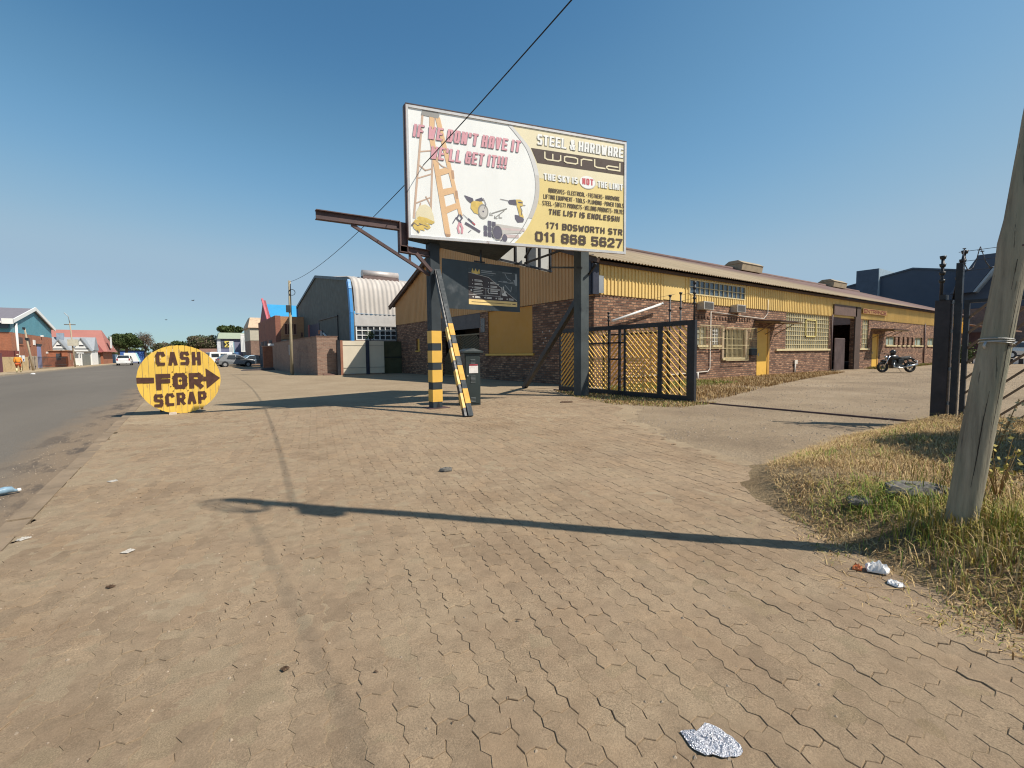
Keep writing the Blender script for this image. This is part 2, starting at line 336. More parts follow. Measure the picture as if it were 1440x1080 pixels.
# block lettering built from strokes
GLY = {'A': [[(0, 0), (0, .84), (.16, 1), (.84, 1), (1, .84), (1, 0)], [(0, .38), (1, .38)]], 'B': [[(0, 0), (0, 1), (.82, 1), (1, .86), (1, .62), (.86, .52), (1, .40), (1, .14), (.82, 0), (0, 0)], [(0, .52), (.86, .52)]],
 'C': [[(1, .70), (1, .84), (.84, 1), (.16, 1), (0, .84), (0, .16), (.16, 0), (.84, 0), (1, .16), (1, .30)]], 'D': [[(0, 0), (0, 1), (.80, 1), (1, .82), (1, .18), (.80, 0), (0, 0)]], 'E': [[(1, 1), (0, 1), (0, 0), (1, 0)], [(0, .5), (.85, .5)]], 'F': [[(1, 1), (0, 1), (0, 0)], [(0, .5), (.85, .5)]],
 'G': [[(1, .74), (1, .84), (.84, 1), (.16, 1), (0, .84), (0, .16), (.16, 0), (1, 0), (1, .46), (.55, .46)]], 'H': [[(0, 0), (0, 1)], [(1, 0), (1, 1)], [(0, .5), (1, .5)]], 'I': [[(.5, 0), (.5, 1)]], 'K': [[(0, 0), (0, 1)], [(1, 1), (.1, .48), (1, 0)]], 'L': [[(0, 1), (0, 0), (1, 0)]], 'M': [[(0, 0), (0, 1), (.5, .35), (1, 1), (1, 0)]], 'N': [[(0, 0), (0, 1), (1, 0), (1, 1)]],
 'O': [[(.16, 0), (0, .16), (0, .84), (.16, 1), (.84, 1), (1, .84), (1, .16), (.84, 0), (.16, 0)]], 'P': [[(0, 0), (0, 1), (.82, 1), (1, .86), (1, .58), (.82, .44), (0, .44)]], 'Q': [[(.16, 0), (0, .16), (0, .84), (.16, 1), (.84, 1), (1, .84), (1, .16), (.84, 0), (.16, 0)], [(.6, .3), (1, 0)]], 'R': [[(0, 0), (0, 1), (.82, 1), (1, .86), (1, .62), (.82, .48), (0, .48)], [(.55, .46), (1, 0)]],
 'S': [[(.92, .94), (.84, 1), (.16, 1), (0, .86), (0, .66), (.14, .54), (.86, .46), (1, .34), (1, .14), (.84, 0), (.16, 0), (.08, .06)]], 'T': [[(0, 1), (1, 1)], [(.5, 1), (.5, 0)]], 'U': [[(0, 1), (0, .16), (.16, 0), (.84, 0), (1, .16), (1, 1)]], 'V': [[(0, 1), (.5, 0), (1, 1)]], 'W': [[(0, 1), (.22, 0), (.5, .75), (.78, 0), (1, 1)]], 'Y': [[(0, 1), (.5, .45), (1, 1)], [(.5, .45), (.5, 0)]],
 '&': [[(1, .45), (.75, 0), (.2, 0), (0, .16), (0, .36), (.75, .72), (.75, .88), (.62, 1), (.3, 1), (.15, .86), (.2, .70), (1, 0)]], "'": [[(.5, 1), (.5, .74)]], '!': [[(.5, 1), (.5, .36)], [(.5, .10), (.5, 0)]], '\u00b7': [[(.5, .40), (.5, .52)]],
 '0': [[(.16, 0), (0, .16), (0, .84), (.16, 1), (.84, 1), (1, .84), (1, .16), (.84, 0), (.16, 0)]], '1': [[(0, .80), (.7, 1), (.7, 0)]], '2': [[(0, .74), (0, .86), (.16, 1), (.84, 1), (1, .86), (1, .60), (0, .10), (0, 0), (1, 0)]], '5': [[(1, 1), (0, 1), (0, .56), (.82, .60), (1, .46), (1, .14), (.84, 0), (.16, 0), (0, .14)]],
 '6': [[(.95, .93), (.84, 1), (.16, 1), (0, .84), (0, .16), (.16, 0), (.84, 0), (1, .16), (1, .42), (.84, .56), (0, .52)]], '7': [[(0, 1), (1, 1), (.35, 0)]], '8': [[(.16, .53), (0, .66), (0, .86), (.16, 1), (.84, 1), (1, .86), (1, .66), (.84, .53), (.16, .53), (0, .40), (0, .14), (.16, 0), (.84, 0), (1, .14), (1, .40), (.84, .53)]]}
GW = {'I': 0, '!': 0, "'": -.05, '\u00b7': 0, '1': .5, 'M': 1.25, 'W': 1.4, ' ': .9, '&': 1.05}
def block(mb, P_, s, u0, v0, u1, v1, w, d, shear=0., gap=None, kx=1.3):
    """heavy condensed capitals: stems kx times thicker than bars, thinned until counters stay open"""
    if v1 - v0 < .125: kx = 1.0
    P = lambda u, v, d_: P_(u0 + (u - u0) * kx, v, d_)
    W = (u1 - u0) / kx; shear = shear / kx; w = min(w, (v1 - v0) * .2); n = sum(c != ' ' for c in s)
    while True:
        gap = w * .6; cw = (W - n * (w + gap) + gap - shear * (v1 - v0)) / sum(GW.get(c, 1) for c in s)
        if cw >= 1.25 * w: break
        w *= .95
    x = u0
    for c in s:
        k = cw * GW.get(c, 1)
        if c == ' ': x += k; continue
        for j, ln in enumerate(GLY[c]):
            pts = [(x + w / 2 + k * a, v0 + w / 2 + (v1 - v0 - w) * b) for a, b in ln]
            put_line(mb, P, [(a + shear * (b - v0), b) for a, b in pts], w, d + .0003 * j)
        x += k + w + gap

# ================================================================== SETTING
S('ground', MB().poly([(-900, -300, -.06), (900, -300, -.06), (900, 900, -.06), (-900, 900, -.06)]), soil_mat('dusty_soil', (.22, .16, .10), (.29, .215, .14), (.34, .26, .175), 30, .03, .2))
S('road', MB().poly([(-11.4, -60, -.035), (-1.1, -60, -.035), (-1.1, 420, -.035), (-11.4, 420, -.035)]), road_mat())
S('far_pavement', MB().poly([(-40, -60, -.02), (-11.4, -60, -.02), (-11.4, 420, -.02), (-40, 420, -.02)]), soil_mat('sandy_verge', (.28, .21, .13), (.36, .28, .18), (.42, .33, .22), 25, .02, .4))
mb = MB()
y = -8.0
while y < 130:
    ln = .98; j = random.uniform(-.012, .012); mb.box(-1.16 + j, y, -.05, -1.02 + j, y + ln, .004 + random.uniform(-.006, .006)); y += 1.0
S('kerb', mb, mat('sandy_kerb_concrete', (.235, .172, .112), .9, 0, .3, 3, .01, 30))
S('far_kerb', MB().box(-11.5, -20, -.05, -11.36, 300, .03), mat('worn_kerb_concrete', (.36, .29, .2), .9, 0, .2, 1, .01, 30))
# paved apron, with a ragged broken edge where the pavers give way to gravel
PAVER, SAND = paving_mats()
edge = [(-1.02, -1.5), (3.3, -1.5), (3.0, .2), (3.25, .95), (4.2, 1.7), (4.85, 2.35), (5.35, 3.9), (6.1, 5.0), (6.75, 6.2), (7.9, 7.0), (8.7, 8.6), (9.3, 10.6), (9.6, 12.4), (-1.02, 12.4)]
def inside(P, x, y):
    c = False; j = len(P) - 1
    for i in range(len(P)):
        if (P[i][1] > y) != (P[j][1] > y) and x < (P[j][0] - P[i][0]) * (y - P[i][1]) / (P[j][1] - P[i][1]) + P[i][0]: c = not c
        j = i
    return c
EDGE2 = [(-1.03, -1.6), (3.4, -1.6), (3.1, .2), (3.4, .95), (4.3, 1.6), (5.0, 2.3), (5.6, 3.8), (6.4, 4.8), (7.1, 5.9), (8.2, 6.6), (9.1, 8.2), (9.9, 10.2), (10.15, 12.8), (-1.03, 12.8)]
from mathutils import noise as mno
# zigzag pavers in running bond: every grid edge has one shared zigzag, so neighbours interlock
UN = .111; RC, RS = math.cos(R(-12)), math.sin(R(-12)); pv = []; pf = []; ptone = []
def gpt(i, j): return (i * UN, j * UN)
def zigedge(i, j, di, dj):
    a = gpt(i, j); n = (-dj, di); s_ = 1 if (i + j) % 2 == 0 else -1
    return [a] + [(a[0] + di * UN * t + n[0] * h * s_, a[1] + dj * UN * t + n[1] * h * s_) for t, h in ((.36, .0115), (.64, -.0115))]
def edge_run(i, j, di, dj):
    if di + dj > 0: return zigedge(i, j, di, dj)
    e = zigedge(i + di, j + dj, -di, -dj); return [gpt(i, j)] + e[:0:-1]
for i in range(-50, 110):
    for j in range(-40, 150):
        if (j + i) % 2: continue
        cells = [(i, j, 1, 0), (i + 1, j, 0, 1), (i + 1, j + 1, 0, 1), (i + 1, j + 2, -1, 0), (i, j + 2, 0, -1), (i, j + 1, 0, -1)]; cc = (i + .5, j + 1)
        cx, cy = cc[0] * UN, cc[1] * UN; wx, wy = cx * RC - cy * RS, cx * RS + cy * RC
        if not inside(edge, wx + random.uniform(-.06, .06), wy): continue
        out = [q for c_ in cells for q in edge_run(*c_)]
        zc = .0022 * mno.noise(Vector((wx * 1.1, wy * 1.1, 0))) + random.gauss(0, .0011); tx, ty = random.gauss(0, .008), random.gauss(0, .008); b0 = len(pv); n = len(out); g_ = random.uniform(.0008, .0020)
        for ins, dz in ((g_ + .0022, 0), (g_, -.0025), (g_, -.012)):
            for x, y in out:
                dx, dy = x - cx, y - cy; l = math.hypot(dx, dy); f = 1 - ins / l; x2, y2 = cx + dx * f, cy + dy * f
                pv.append((x2 * RC - y2 * RS, x2 * RS + y2 * RC, zc + dz + tx * (x2 - cx) + ty * (y2 - cy)))
        pf.append(tuple(b0 + q for q in range(n)))
        for r_ in (0, 1):
            for q in range(n): w_ = (q + 1) % n; pf.append((b0 + r_ * n + q, b0 + (r_ + 1) * n + q, b0 + (r_ + 1) * n + w_, b0 + r_ * n + w_))
        ptone += [min(1, max(0, random.gauss(.5, .24)))] * (3 * n)
me = bpy.data.meshes.new('paving'); me.from_pydata(pv, [], pf); me.materials.append(PAVER)
at_ = me.attributes.new('tone', 'FLOAT', 'POINT'); at_.data.foreach_set('value', ptone); me.update()
o = bpy.data.objects.new('paving', me); COL.objects.link(o); tag(o, kind='structure')
# the sand sheet between and over the pavers
mb = MB(); GS = .04; nx_, ny_ = int(11.2 / GS), int(14.2 / GS)
def sand_z(x, y):
    v = mno.noise(Vector((x * .8, y * .8, 5))) * .0026 + mno.noise(Vector((x * 3.5, y * 3.5, 2))) * .0024 + mno.noise(Vector((x * 8, y * 8, 4))) * .0022
    side = min(1, max(0, (1.1 - x + .5 * mno.noise(Vector((x * .7, y * .7, 9)))) / 1.3)); far = min(1, max(0, (y - 6) / 6))
    xe = np.interp(y, [-1.6, .2, .95, 1.6, 2.3, 3.8, 4.8, 5.9, 6.6, 8.2, 10.2, 12.8], [3.4, 3.1, 3.4, 4.3, 5.0, 5.6, 6.4, 7.1, 8.2, 9.1, 9.9, 10.15])
    rim = min(1, max(0, (x - xe + 1.5) / 1.5)); rough = mno.noise(Vector((x * 1.6, y * 1.6, 31))) * .010 + mno.noise(Vector((x * 5, y * 5, 33))) * .005
    return -.0032 + v + .0014 * side + .0022 * far + .003 * min(1, rim * 2) * (1 - rim) - .010 * rim * rim + rough * rim
for j in range(ny_ + 1):
    for i in range(nx_ + 1): x, y = -1.02 + GS * i, -1.5 + GS * j; mb.v.append((x, y, sand_z(x, y)))
for j in range(ny_):
    for i in range(nx_):
        x, y = -1.02 + GS * (i + .5), -1.5 + GS * (j + .5)
        if inside(EDGE2, x + .10 * mno.noise(Vector((x * 4, y * 4, 1))), y + .1 * mno.noise(Vector((x * 4, y * 4, 7)))): a_ = j * (nx_ + 1) + i; mb.face((a_, a_ + 1, a_ + nx_ + 2, a_ + nx_ + 1), True)
S('sand', mb, SAND)
S('pavement', MB().poly([(-1.02, 12.7, -.001), (12.0, 12.7, -.001), (12.0, 29, -.001), (7.2, 30.2, -.001), (6.4, 32, -.001), (6.3, 130, -.001), (-1.02, 130, -.001)]), SAND)
S('yard', MB().poly([(2.2, -30, -.012), (120, -30, -.012), (120, 13.5, -.012), (12.6, 13.5, -.012), (11.95, 31, -.012), (2.2, 31, -.012)]),
  soil_mat('yard_gravel', (.215, .160, .108), (.295, .222, .146), (.355, .275, .188), 45, .035, .45))

# grassy bank around the wooden pole
def bank_h(x, y):
    d = min(1, max(0, (x - 2.75 - .55 * max(0, y - .4)) / .95)); d *= min(1, max(0, (2.7 - y) / 1.0))
    return .235 * d * d * (3 - 2 * d)
mb = MB(); NX, NY = 50, 60
for j in range(NY + 1):
    for i in range(NX + 1):
        x = 2.4 + 7.6 * i / NX; y = -5 + 7.8 * j / NY; mb.v.append((x, y, -.034 + bank_h(x, y) * (1 + .15 * math.sin(5 * x + 3 * y)) + .012 * math.sin(11 * x) * math.sin(9 * y)))
for j in range(NY):
    for i in range(NX): a = j * (NX + 1) + i; mb.face((a, a + 1, a + NX + 2, a + NX + 1), True)
S('bank', mb, soil_mat('dry_thatch', (.19, .13, .07), (.27, .195, .11), (.34, .26, .155), 40, .05, 1.3))

# ================================================================== GRASS (nobody could count it)
GD = [leaf_mat('straw_pale', (.44, .30, .13), (.58, .42, .21)), leaf_mat('straw_brown', (.25, .15, .06), (.35, .22, .10)), leaf_mat('grass_green', (.12, .18, .022), (.22, .27, .05)), leaf_mat('grass_olive', (.29, .235, .05), (.40, .32, .085))]
def blades(name, label, pts, hs, mats, w=.006, lean=.5):
    n = len(pts); V = np.zeros((n, 5, 3)); a = rng.uniform(0, 2 * np.pi, n); le = rng.uniform(.1, 1, n) * lean * hs
    d = np.stack([np.cos(a), np.sin(a)], 1); pr = np.stack([-d[:, 1], d[:, 0]], 1) * (w * rng.uniform(.6, 1.4, n))[:, None] / 2
    V[:, 0, :2] = pts[:, :2] - pr; V[:, 1, :2] = pts[:, :2] + pr; V[:, :2, 2] = (pts[:, 2] - .01)[:, None]
    mid = pts[:, :2] + d * (le * .35)[:, None]; V[:, 2, :2] = mid + pr * .8; V[:, 3, :2] = mid - pr * .8; V[:, 2:4, 2] = (pts[:, 2] + hs * .6)[:, None]
    V[:, 4, :2] = pts[:, :2] + d * le[:, None]; V[:, 4, 2] = pts[:, 2] + hs * np.clip(1 - lean * .25, .4, 1)
    me = bpy.data.meshes.new(name); me.vertices.add(n * 5); me.vertices.foreach_set('co', V.ravel())
    idx = (np.arange(n) * 5)[:, None]; lo = np.concatenate([idx + [[0, 1, 2, 3]], idx + [[3, 2, 4]]], 1).ravel()
    me.loops.add(n * 7); me.loops.foreach_set('vertex_index', lo); me.polygons.add(n * 2)
    st = np.stack([np.arange(n) * 7, np.arange(n) * 7 + 4], 1).ravel(); me.polygons.foreach_set('loop_start', st); me.polygons.foreach_set('loop_total', np.tile([4, 3], n))
    for m in GD: me.materials.append(m)
    me.polygons.foreach_set('material_index', np.repeat(mats, 2)); me.update(calc_edges=True); me.validate()
    o = bpy.data.objects.new(name, me); COL.objects.link(o); return tag(o, label, 'grass', kind='stuff')
from mathutils import noise as mno
def scatter(poly, n, zf, clump=1.5):
    P = np.array(poly); lo, hi = P.min(0), P.max(0); out = []
    while len(out) < n:
        x, y = rng.uniform(lo[0], hi[0]), rng.uniform(lo[1], hi[1]); c = False; j = len(P) - 1
        for i in range(len(P)):
            if (P[i, 1] > y) != (P[j, 1] > y) and x < (P[j, 0] - P[i, 0]) * (y - P[i, 1]) / (P[j, 1] - P[i, 1]) + P[i, 0]: c = not c
            j = i
        if c and mno.noise(Vector((x * clump, y * clump, 3))) + .35 > rng.uniform(-.5, .7): out.append((x, y, zf(x, y)))
    return np.array(out)
gp = [(9.7, 2.25), (7.74, 2.62), (5.6, 2.3), (4.5, 2.2), (3.95, 1.75), (3.22, 1.3), (2.92, 1.0), (2.72, .7), (2.68, .45), (2.62, .0), (2.6, -1), (9.7, -2.5)]
zb = lambda x, y: -.012 + bank_h(x, y)
pt = scatter(gp, 62000, zb, 2.0); g = np.array([mno.noise(Vector((x * .9, y * .9, 8))) for x, y, z in pt])
edge_d = np.clip((pt[:, 0] - 2.7 - .55 * np.maximum(0, pt[:, 1] - .4)) / 1.2, 0, 1)
near_slab = np.exp(-((pt[:, 0] - 3.88) ** 2 + (pt[:, 1] - 1.05) ** 2) / .13)
green = (g * .6 + .75 * near_slab + .42 * np.exp(-((pt[:, 0] - 3.55) ** 2 + (pt[:, 1] - .5) ** 2) / .4) - .05 > rng.uniform(.05, .75, len(pt)))
mi = np.where(green, np.where(rng.random(len(pt)) < .6, 2, 3), np.where(rng.random(len(pt)) < .5, 0, np.where(rng.random(len(pt)) < .85, 1, 3)))
pt_keep = np.array([mno.noise(Vector((x * 1.7, y * 1.7, 21))) for x, y, z in pt]) + .35 + .5 * edge_d > rng.uniform(0, .8, len(pt)); pt, mi, green, edge_d = pt[pt_keep], mi[pt_keep], green[pt_keep], edge_d[pt_keep]
hh = rng.uniform(.02, .075, len(pt)) * (.6 + .6 * edge_d) * np.where(green, 1.5, 1)
blades('dry_grass', 'dry straw and green grass covering the bank round the wooden pole', pt, hh, mi, .004, 2.6)
pt = scatter([(2.62, .75), (3.1, 1.3), (4.0, 1.85), (5, 2.4), (7.5, 2.75), (9.6, 2.3), (8, -1), (2.55, -1)], 24000, zb, 1.2)
blades('loose_straw', 'pale loose straw lying matted on the bank', pt, rng.uniform(.010, .035, len(pt)), np.where(rng.random(len(pt)) < .6, 0, 1), .004, 7)
def tuft(cx, cy, n, hmin, hmax, r, pal): 
    p = np.stack([rng.normal(cx, r, n), rng.normal(cy, r, n)], 1); return np.column_stack([p, [zb(x, y) for x, y in p]]), rng.uniform(hmin, hmax, n), rng.choice(pal, n)
T = [tuft(*q) for q in ((3.58, .74, 260, .06, .20, .12, [3, 3, 2, 0]), (3.42, .58, 220, .05, .16, .14, [3, 0, 2]), (3.45, .36, 260, .06, .20, .15, [3, 3, 0]), (3.35, .12, 260, .06, .20, .16, [3, 0, 1]), (3.8, .40, 260, .08, .24, .15, [3, 3, 2]), (3.2, -.1, 240, .05, .18, .17, [0, 1, 3]), (3.86, .92, 300, .05, .12, .12, [2, 2, 3]), (3.75, 1.12, 200, .05, .10, .1, [2, 2]), (4.1, .5, 220, .08, .22, .18, [3, 0, 1]), (3.15, .45, 160, .03, .11, .13, [0, 1, 3]), (3.9, .05, 280, .08, .24, .2, [3, 0]), (4.5, .8, 200, .08, .28, .2, [3, 2, 1]),
 (2.98, .12, 240, .03, .12, .13, [0, 1, 1]), (2.92, -.12, 240, .04, .14, .14, [0, 1, 3]), (3.1, -.35, 300, .06, .2, .18, [0, 1, 3]), (3.5, -.3, 300, .08, .24, .2, [3, 0, 1]), (3.6, .66, 240, .05, .16, .09, [3, 3, 0]), (3.72, .58, 240, .05, .18, .09, [3, 0, 2]))]
blades('tall_grass', 'taller green and yellow grass tufts round the foot of the wooden pole', np.concatenate([t[0] for t in T]), np.concatenate([t[1] for t in T]), np.concatenate([t[2] for t in T]), .0045, .9)
pt = scatter([(10.7, 7.2), (10.3, 6.6), (12.2, 6.9), (17.5, 8.2), (23.5, 9.4), (31, 10.6), (31, 11.8), (12.5, 11.8), (10.6, 10)], 24000, lambda x, y: -.01, .6)
g2 = (pt[:, 0] < 18) & (pt[:, 1] > 9.6); mi = np.where(g2 & (rng.random(len(pt)) < .6), 2, np.where(rng.random(len(pt)) < .3, 0, 1))
blades('wall_weeds', 'brown dry weeds and short green grass in front of the long brick wall', pt, rng.uniform(.04, .16, len(pt)), mi, .012, .9)
pt = scatter([(9.9, 11.6), (8.9, 9.6), (8.3, 7.6), (9.0, 6.2), (10.4, 6.2), (10.6, 9)], 7000, lambda x, y: 0, 1.6); mi = np.where(rng.random(len(pt)) < .22, 2, np.where(rng.random(len(pt)) < .4, 0, 1))
blades('gate_weeds', 'sparse dry weeds and leaf litter under the retracted diagonal-bar gate', pt, rng.uniform(.015, .07, len(pt)), mi, .010, 1.3)
pt = scatter([(37.5, 11.8), (37.5, 10.9), (41, 10.6), (50, 11.2), (58, 11.5), (58, 11.9)], 5000, lambda x, y: -.01, .8); mi = np.where(rng.random(len(pt)) < .4, 2, 1)
blades('far_weeds', 'low green and brown weeds at the wall foot behind the motorcycle', pt, rng.uniform(.06, .22, len(pt)), mi, .02, .8)

def stalks(x, y, n, h, lab):
    t = thing('dead_weed', lab, 'weed', (x, y, zb(x, y))); g_ = random.Random(int(x * 100)); st = MB(); lf2 = MB()
    for i in range(n):
        a_ = g_.uniform(0, 6.28); l = h * g_.uniform(.6, 1.1); tip = Vector((.28 * l * math.cos(a_), .28 * l * math.sin(a_), l)); st.tube([(0, 0, 0), tip * .5 + Vector((0, 0, .02)), tip], [.004, .003, .0015], 5)
        for k in range(9):
            c = tip * g_.uniform(.45, 1.05) + Vector((g_.gauss(0, .025), g_.gauss(0, .025), 0)); u = Vector((g_.gauss(0, 1), g_.gauss(0, 1), g_.gauss(0, 1))).normalized() * .016; w = u.orthogonal() * .6; lf2.poly([c - u, c - w, c + u, c + w])
    st.build('stem', GD[1], t); lf2.build('leaves', GD[3] if n % 2 else GD[0], t)
stalks(6.0, .87, 12, .55, 'pale dead weed with dry seed heads in the shade right of the wooden pole')
stalks(4.35, .60, 9, .42, 'green weed with small leaves at the right edge beside the wooden pole')
# loose stones on yard, verge and paving: uncountable
def stones(name, label, poly, n, r0, r1, m, z=0.):
    P = scatter(poly, n, lambda x, y: z, .8); mb = MB()
    for x, y, zz in P:
        r = random.uniform(r0, r1); k = len(mb.v); t = random.uniform(0, 6)
        for i in range(5): q = t + i * 1.2566; mb.v.append((x + r * math.cos(q) * random.uniform(.7, 1.2), y + r * math.sin(q) * random.uniform(.7, 1.2), zz - .002))
        mb.v.append((x, y, zz + r * random.uniform(.4, .9)))
        for i in range(5): mb.face((k + i, k + (i + 1) % 5, k + 5))
    return tag(mb.build(name, m), label, 'stones', kind='stuff')
STN = mat('loose_stone', (.30, .235, .17), .9, 0, .5, 30)
stones('gravel', 'loose gravel scattered over the yard beyond the gate line', [(5.3, 3.6), (6.6, 6.2), (9, 7.5), (10, 6), (14, 8), (30, 10.5), (45, 11), (30, 3), (10, 2.2), (7, 2.7)], 5200, .008, .028, STN, -.012)
stones('grit', 'small grit and chips strewn over the paving', [(-1, 1), (-1, 13), (8, 13), (8, 8.6), (6, 5.2), (4.7, 2.2), (2.5, .5), (.5, .5)], 3200, .003, .010, STN, 0)
stones('gutter_grit', 'pale grit along the road gutter', [(-1.7, 3.5), (-1.7, 20), (-1.0, 20), (-1.0, 3.5)], 900, .003, .008, STN, -.033)
BIT = mat('dead_leaf', (.10, .06, .035), .8, 0, .4, 20)
mb = MB()
for x, y, z in scatter([(-1, 1.2), (-1, 12), (7, 11), (6, 5.2), (4.4, 2.2), (2.5, .7), (.3, .9)], 130, lambda x, y: 0):
    t = random.uniform(0, 6); l = random.uniform(.005, .014); c, s_ = math.cos(t) * l, math.sin(t) * l
    mb.poly([(x - c, y - s_, .003), (x + s_ * .4, y - c * .4, .009), (x + c, y + s_, .004), (x - s_ * .4, y + c * .4, .010)])
tag(mb.build('leaf_litter', BIT), 'brown leaf scraps strewn over the paving', 'leaf litter', kind='stuff')

# ================================================================== V-SHAPED BILLBOARD
bb = thing('billboard', 'big white and yellow hardware billboard raised on two striped steel posts', 'billboard', (4.05, 9.6, 0))
BO = Vector((4.05, 9.6, 0))
A0 = Vector((4.03, 9.55, 3.755)); B0 = Vector((9.33, 8.13, 3.755)); tt = (B0 - A0).normalized(); nn = Vector((tt.y, -tt.x, 0)); BW, BH = 5.487, 2.78
def PB(u, v, d=0): return A0 + tt * u + nn * d + Vector((0, 0, v)) - BO
def pbox(mb, P, u0, v0, d0, u1, v1, d1): return mb.hexa([P(u0, v0, d1), P(u1, v0, d1), P(u1, v0, d0), P(u0, v0, d0), P(u0, v1, d1), P(u1, v1, d1), P(u1, v1, d0), P(u0, v1, d0)])
INK = mat('sign_brown_ink', (.075, .050, .040), .6, 0, .1); PINK = mat('sign_faded_red_ink', (.72, .36, .40), .6, 0, .1); SWH = mat('sign_white_vinyl', (.90, .90, .87), .45, 0, .03, 1.0, dirt=((.80, .775, .70), 1.1, .56), streak=(2.5, 2.5, .35))
SGR = mat('sign_grey_ink', (.33, .32, .30), .6, 0, .1); SYE = mat('sign_faded_yellow', (.80, .63, .26), .5, 0, .10, 1.1); SPA = mat('sign_pale_yellow', (.82, .73, .50), .5, 0, .08, 1.1)
SGP = mat('sign_ring_grey', (.60, .57, .53), .5, 0, .05); SOR = mat('sign_ladder_peach', (.80, .52, .29), .55, 0, .06); SOD = mat('sign_ladder_tan', (.62, .44, .33), .55, 0, .1)
SBL = mat('sign_tool_slate', (.13, .12, .16), .55, 0, .2); SRD = mat('sign_red_ink', (.62, .10, .12), .55, 0, .1); SGD = mat('sign_gold', (.72, .52, .15), .5, 0, .2, 8)
pbox(MB(), PB, .06, .06, -.045, BW - .06, BH - .06, -.032).build('face_backing', BLACK, bb)  # black backing added to cut light bouncing onto the rear sheet
face = pbox(MB().use(SWH), PB, .06, .06, -.03, BW - .06, BH - .06, 0).build('sign_face', SWH, bb)
fr = MB()
for q in ((0, 0, .058, BH), (BW - .058, 0, BW, BH), (.06, 0, BW - .06, .058), (.06, BH - .058, BW - .06, BH)): pbox(fr, PB, q[0], q[1], -.06, q[2], q[3], .02)
MB().bar(PB(-.012, 0, -.02), PB(-.012, BH, -.02), .02, .09).bar(PB(0, BH + .012, -.02), PB(BW, BH + .012, -.02), .09, .02).build('frame_edge', RUST, bb)
fr.build('frame', mat('frame_pale_alu', (.60, .585, .575), .45, .2, .12, 3, dirt=((.25, .14, .11), 6, .62)), bb)
art = MB()
# yellow right half bounded by the big ring
ring_o = [(2.41, 2.71), (2.60, 2.53), (2.87, 2.24), (3.05, 1.80), (3.09, 1.44), (3.05, 1.06), (2.90, .67), (2.70, .34), (2.45, .065)]
def smooth_pts(p, n=6):
    out = []
    for i in range(len(p) - 1):
        a, b, c, d = (np.array(p[max(0, i - 1)]), np.array(p[i]), np.array(p[i + 1]), np.array(p[min(len(p) - 1, i + 2)]))
        for k in range(n): t = k / n; out.append(tuple(.5 * (2 * b + (c - a) * t + (2 * a - 5 * b + 4 * c - d) * t * t + (3 * b - a - 3 * c + d) * t ** 3)))
    return out + [tuple(p[-1])]
ro = smooth_pts(ring_o); ri = smooth_pts([(2.31, 2.71), (2.50, 2.53), (2.76, 2.24), (2.94, 1.80), (2.985, 1.44), (2.94, 1.06), (2.79, .67), (2.59, .34), (2.34, .065)])
ui = BW - .065
def side_strip(mb, pts, d):
    for a, b in zip(pts, pts[1:]): put_poly(mb, PB, [a, b, (ui, b[1]), (ui, a[1])], d)
art.use(SYE); side_strip(art, [p for p in ro if p[1] <= 1.62], .002)
art.use(SPA); side_strip(art, [p for p in ro if p[1] >= 1.60], .003)
art.use(SYE)     # wavy yellow cloud behind the small print
cloud = smooth_pts([(3.06, 1.40), (3.2, 1.52), (3.5, 1.40), (3.8, 1.30), (4.2, 1.42), (4.6, 1.30), (5.0, 1.46), (ui, 1.66)])
for a, b in zip(cloud, cloud[1:]): put_poly(art, PB, [(a[0], 1.02), (b[0], 1.02), b, a], .0045)
art.use(SGP)
for k, ((a, b), (c, d)) in enumerate(zip(zip(ri, ri[1:]), zip(ro, ro[1:]))):
    if .70 < (a[1] + b[1]) / 2 < 1.66: put_poly(art, PB, [a, b, d, c], .006)
art.use(SGR); put_line(art, PB, [(p[0] + .0, p[1]) for p in ri if p[1] < .72], .014, .0065)
art.use(mat('sign_ring_pale', (.70, .69, .67), .5, 0, .05))
for (a, b), (c, d) in zip(zip(ri, ri[1:]), zip(ro, ro[1:])):
    if (a[1] + b[1]) / 2 >= 1.66: put_poly(art, PB, [a, b, d, c], .006)
art.use(INK); put_poly(art, PB, [(2.88, 2.28), (3.04, 1.96), (ui, 1.96), (ui, 2.29)], .007)
# stepladder
art.use(SOD)
put_line(art, PB, [(.36, 2.60), (.13, .44)], .045, .004); put_line(art, PB, [(.61, 2.58), (.50, .62)], .04, .0045)
for a, b in (((.28, 1.84), (.57, 1.90)), ((.24, 1.28), (.53, 1.40)), ((.19, .75), (.50, .90)), ((.26, 1.56), (.40, 1.46)), ((.40, 1.46), (.56, 1.52)), ((.20, .50), (.28, .75)), ((.40, .90), (.50, .72))): put_line(art, PB, [a, b], .026, .005)
art.use(SOR); put_poly(art, PB, [(.50, 2.14), (.61, 2.14), (.93, .13), (.80, .14)], .0055); put_poly(art, PB, [(.63, 2.62), (.74, 2.62), (1.21, .56), (1.12, .60)], .0058)
put_poly(art, PB, [(.51, 2.62), (.60, 2.62), (.62, 2.1), (.50, 2.1)], .0056)
for a, b, c, d in ((.62, 1.40, .97, 1.55), (.72, 1.00, 1.06, 1.12), (.83, .64, 1.14, .80)): put_poly(art, PB, [(a, b - .06), (c, d - .06), (c, d + .07), (a, b + .09)], .0062)
art.use(mat('sign_ladder_shadow', (.52, .32, .20), .6))
for a, b, c, d in ((.98, 1.35, 1.04, 1.36), (1.06, .92, 1.12, .93)): put_poly(art, PB, [(a, b), (c, d), (c - .02, d + .18), (a - .02, b + .18)], .0066)
put_poly(art, PB, [(.80, .15), (.93, .14), (.92, .09), (.83, .08)], .0067)
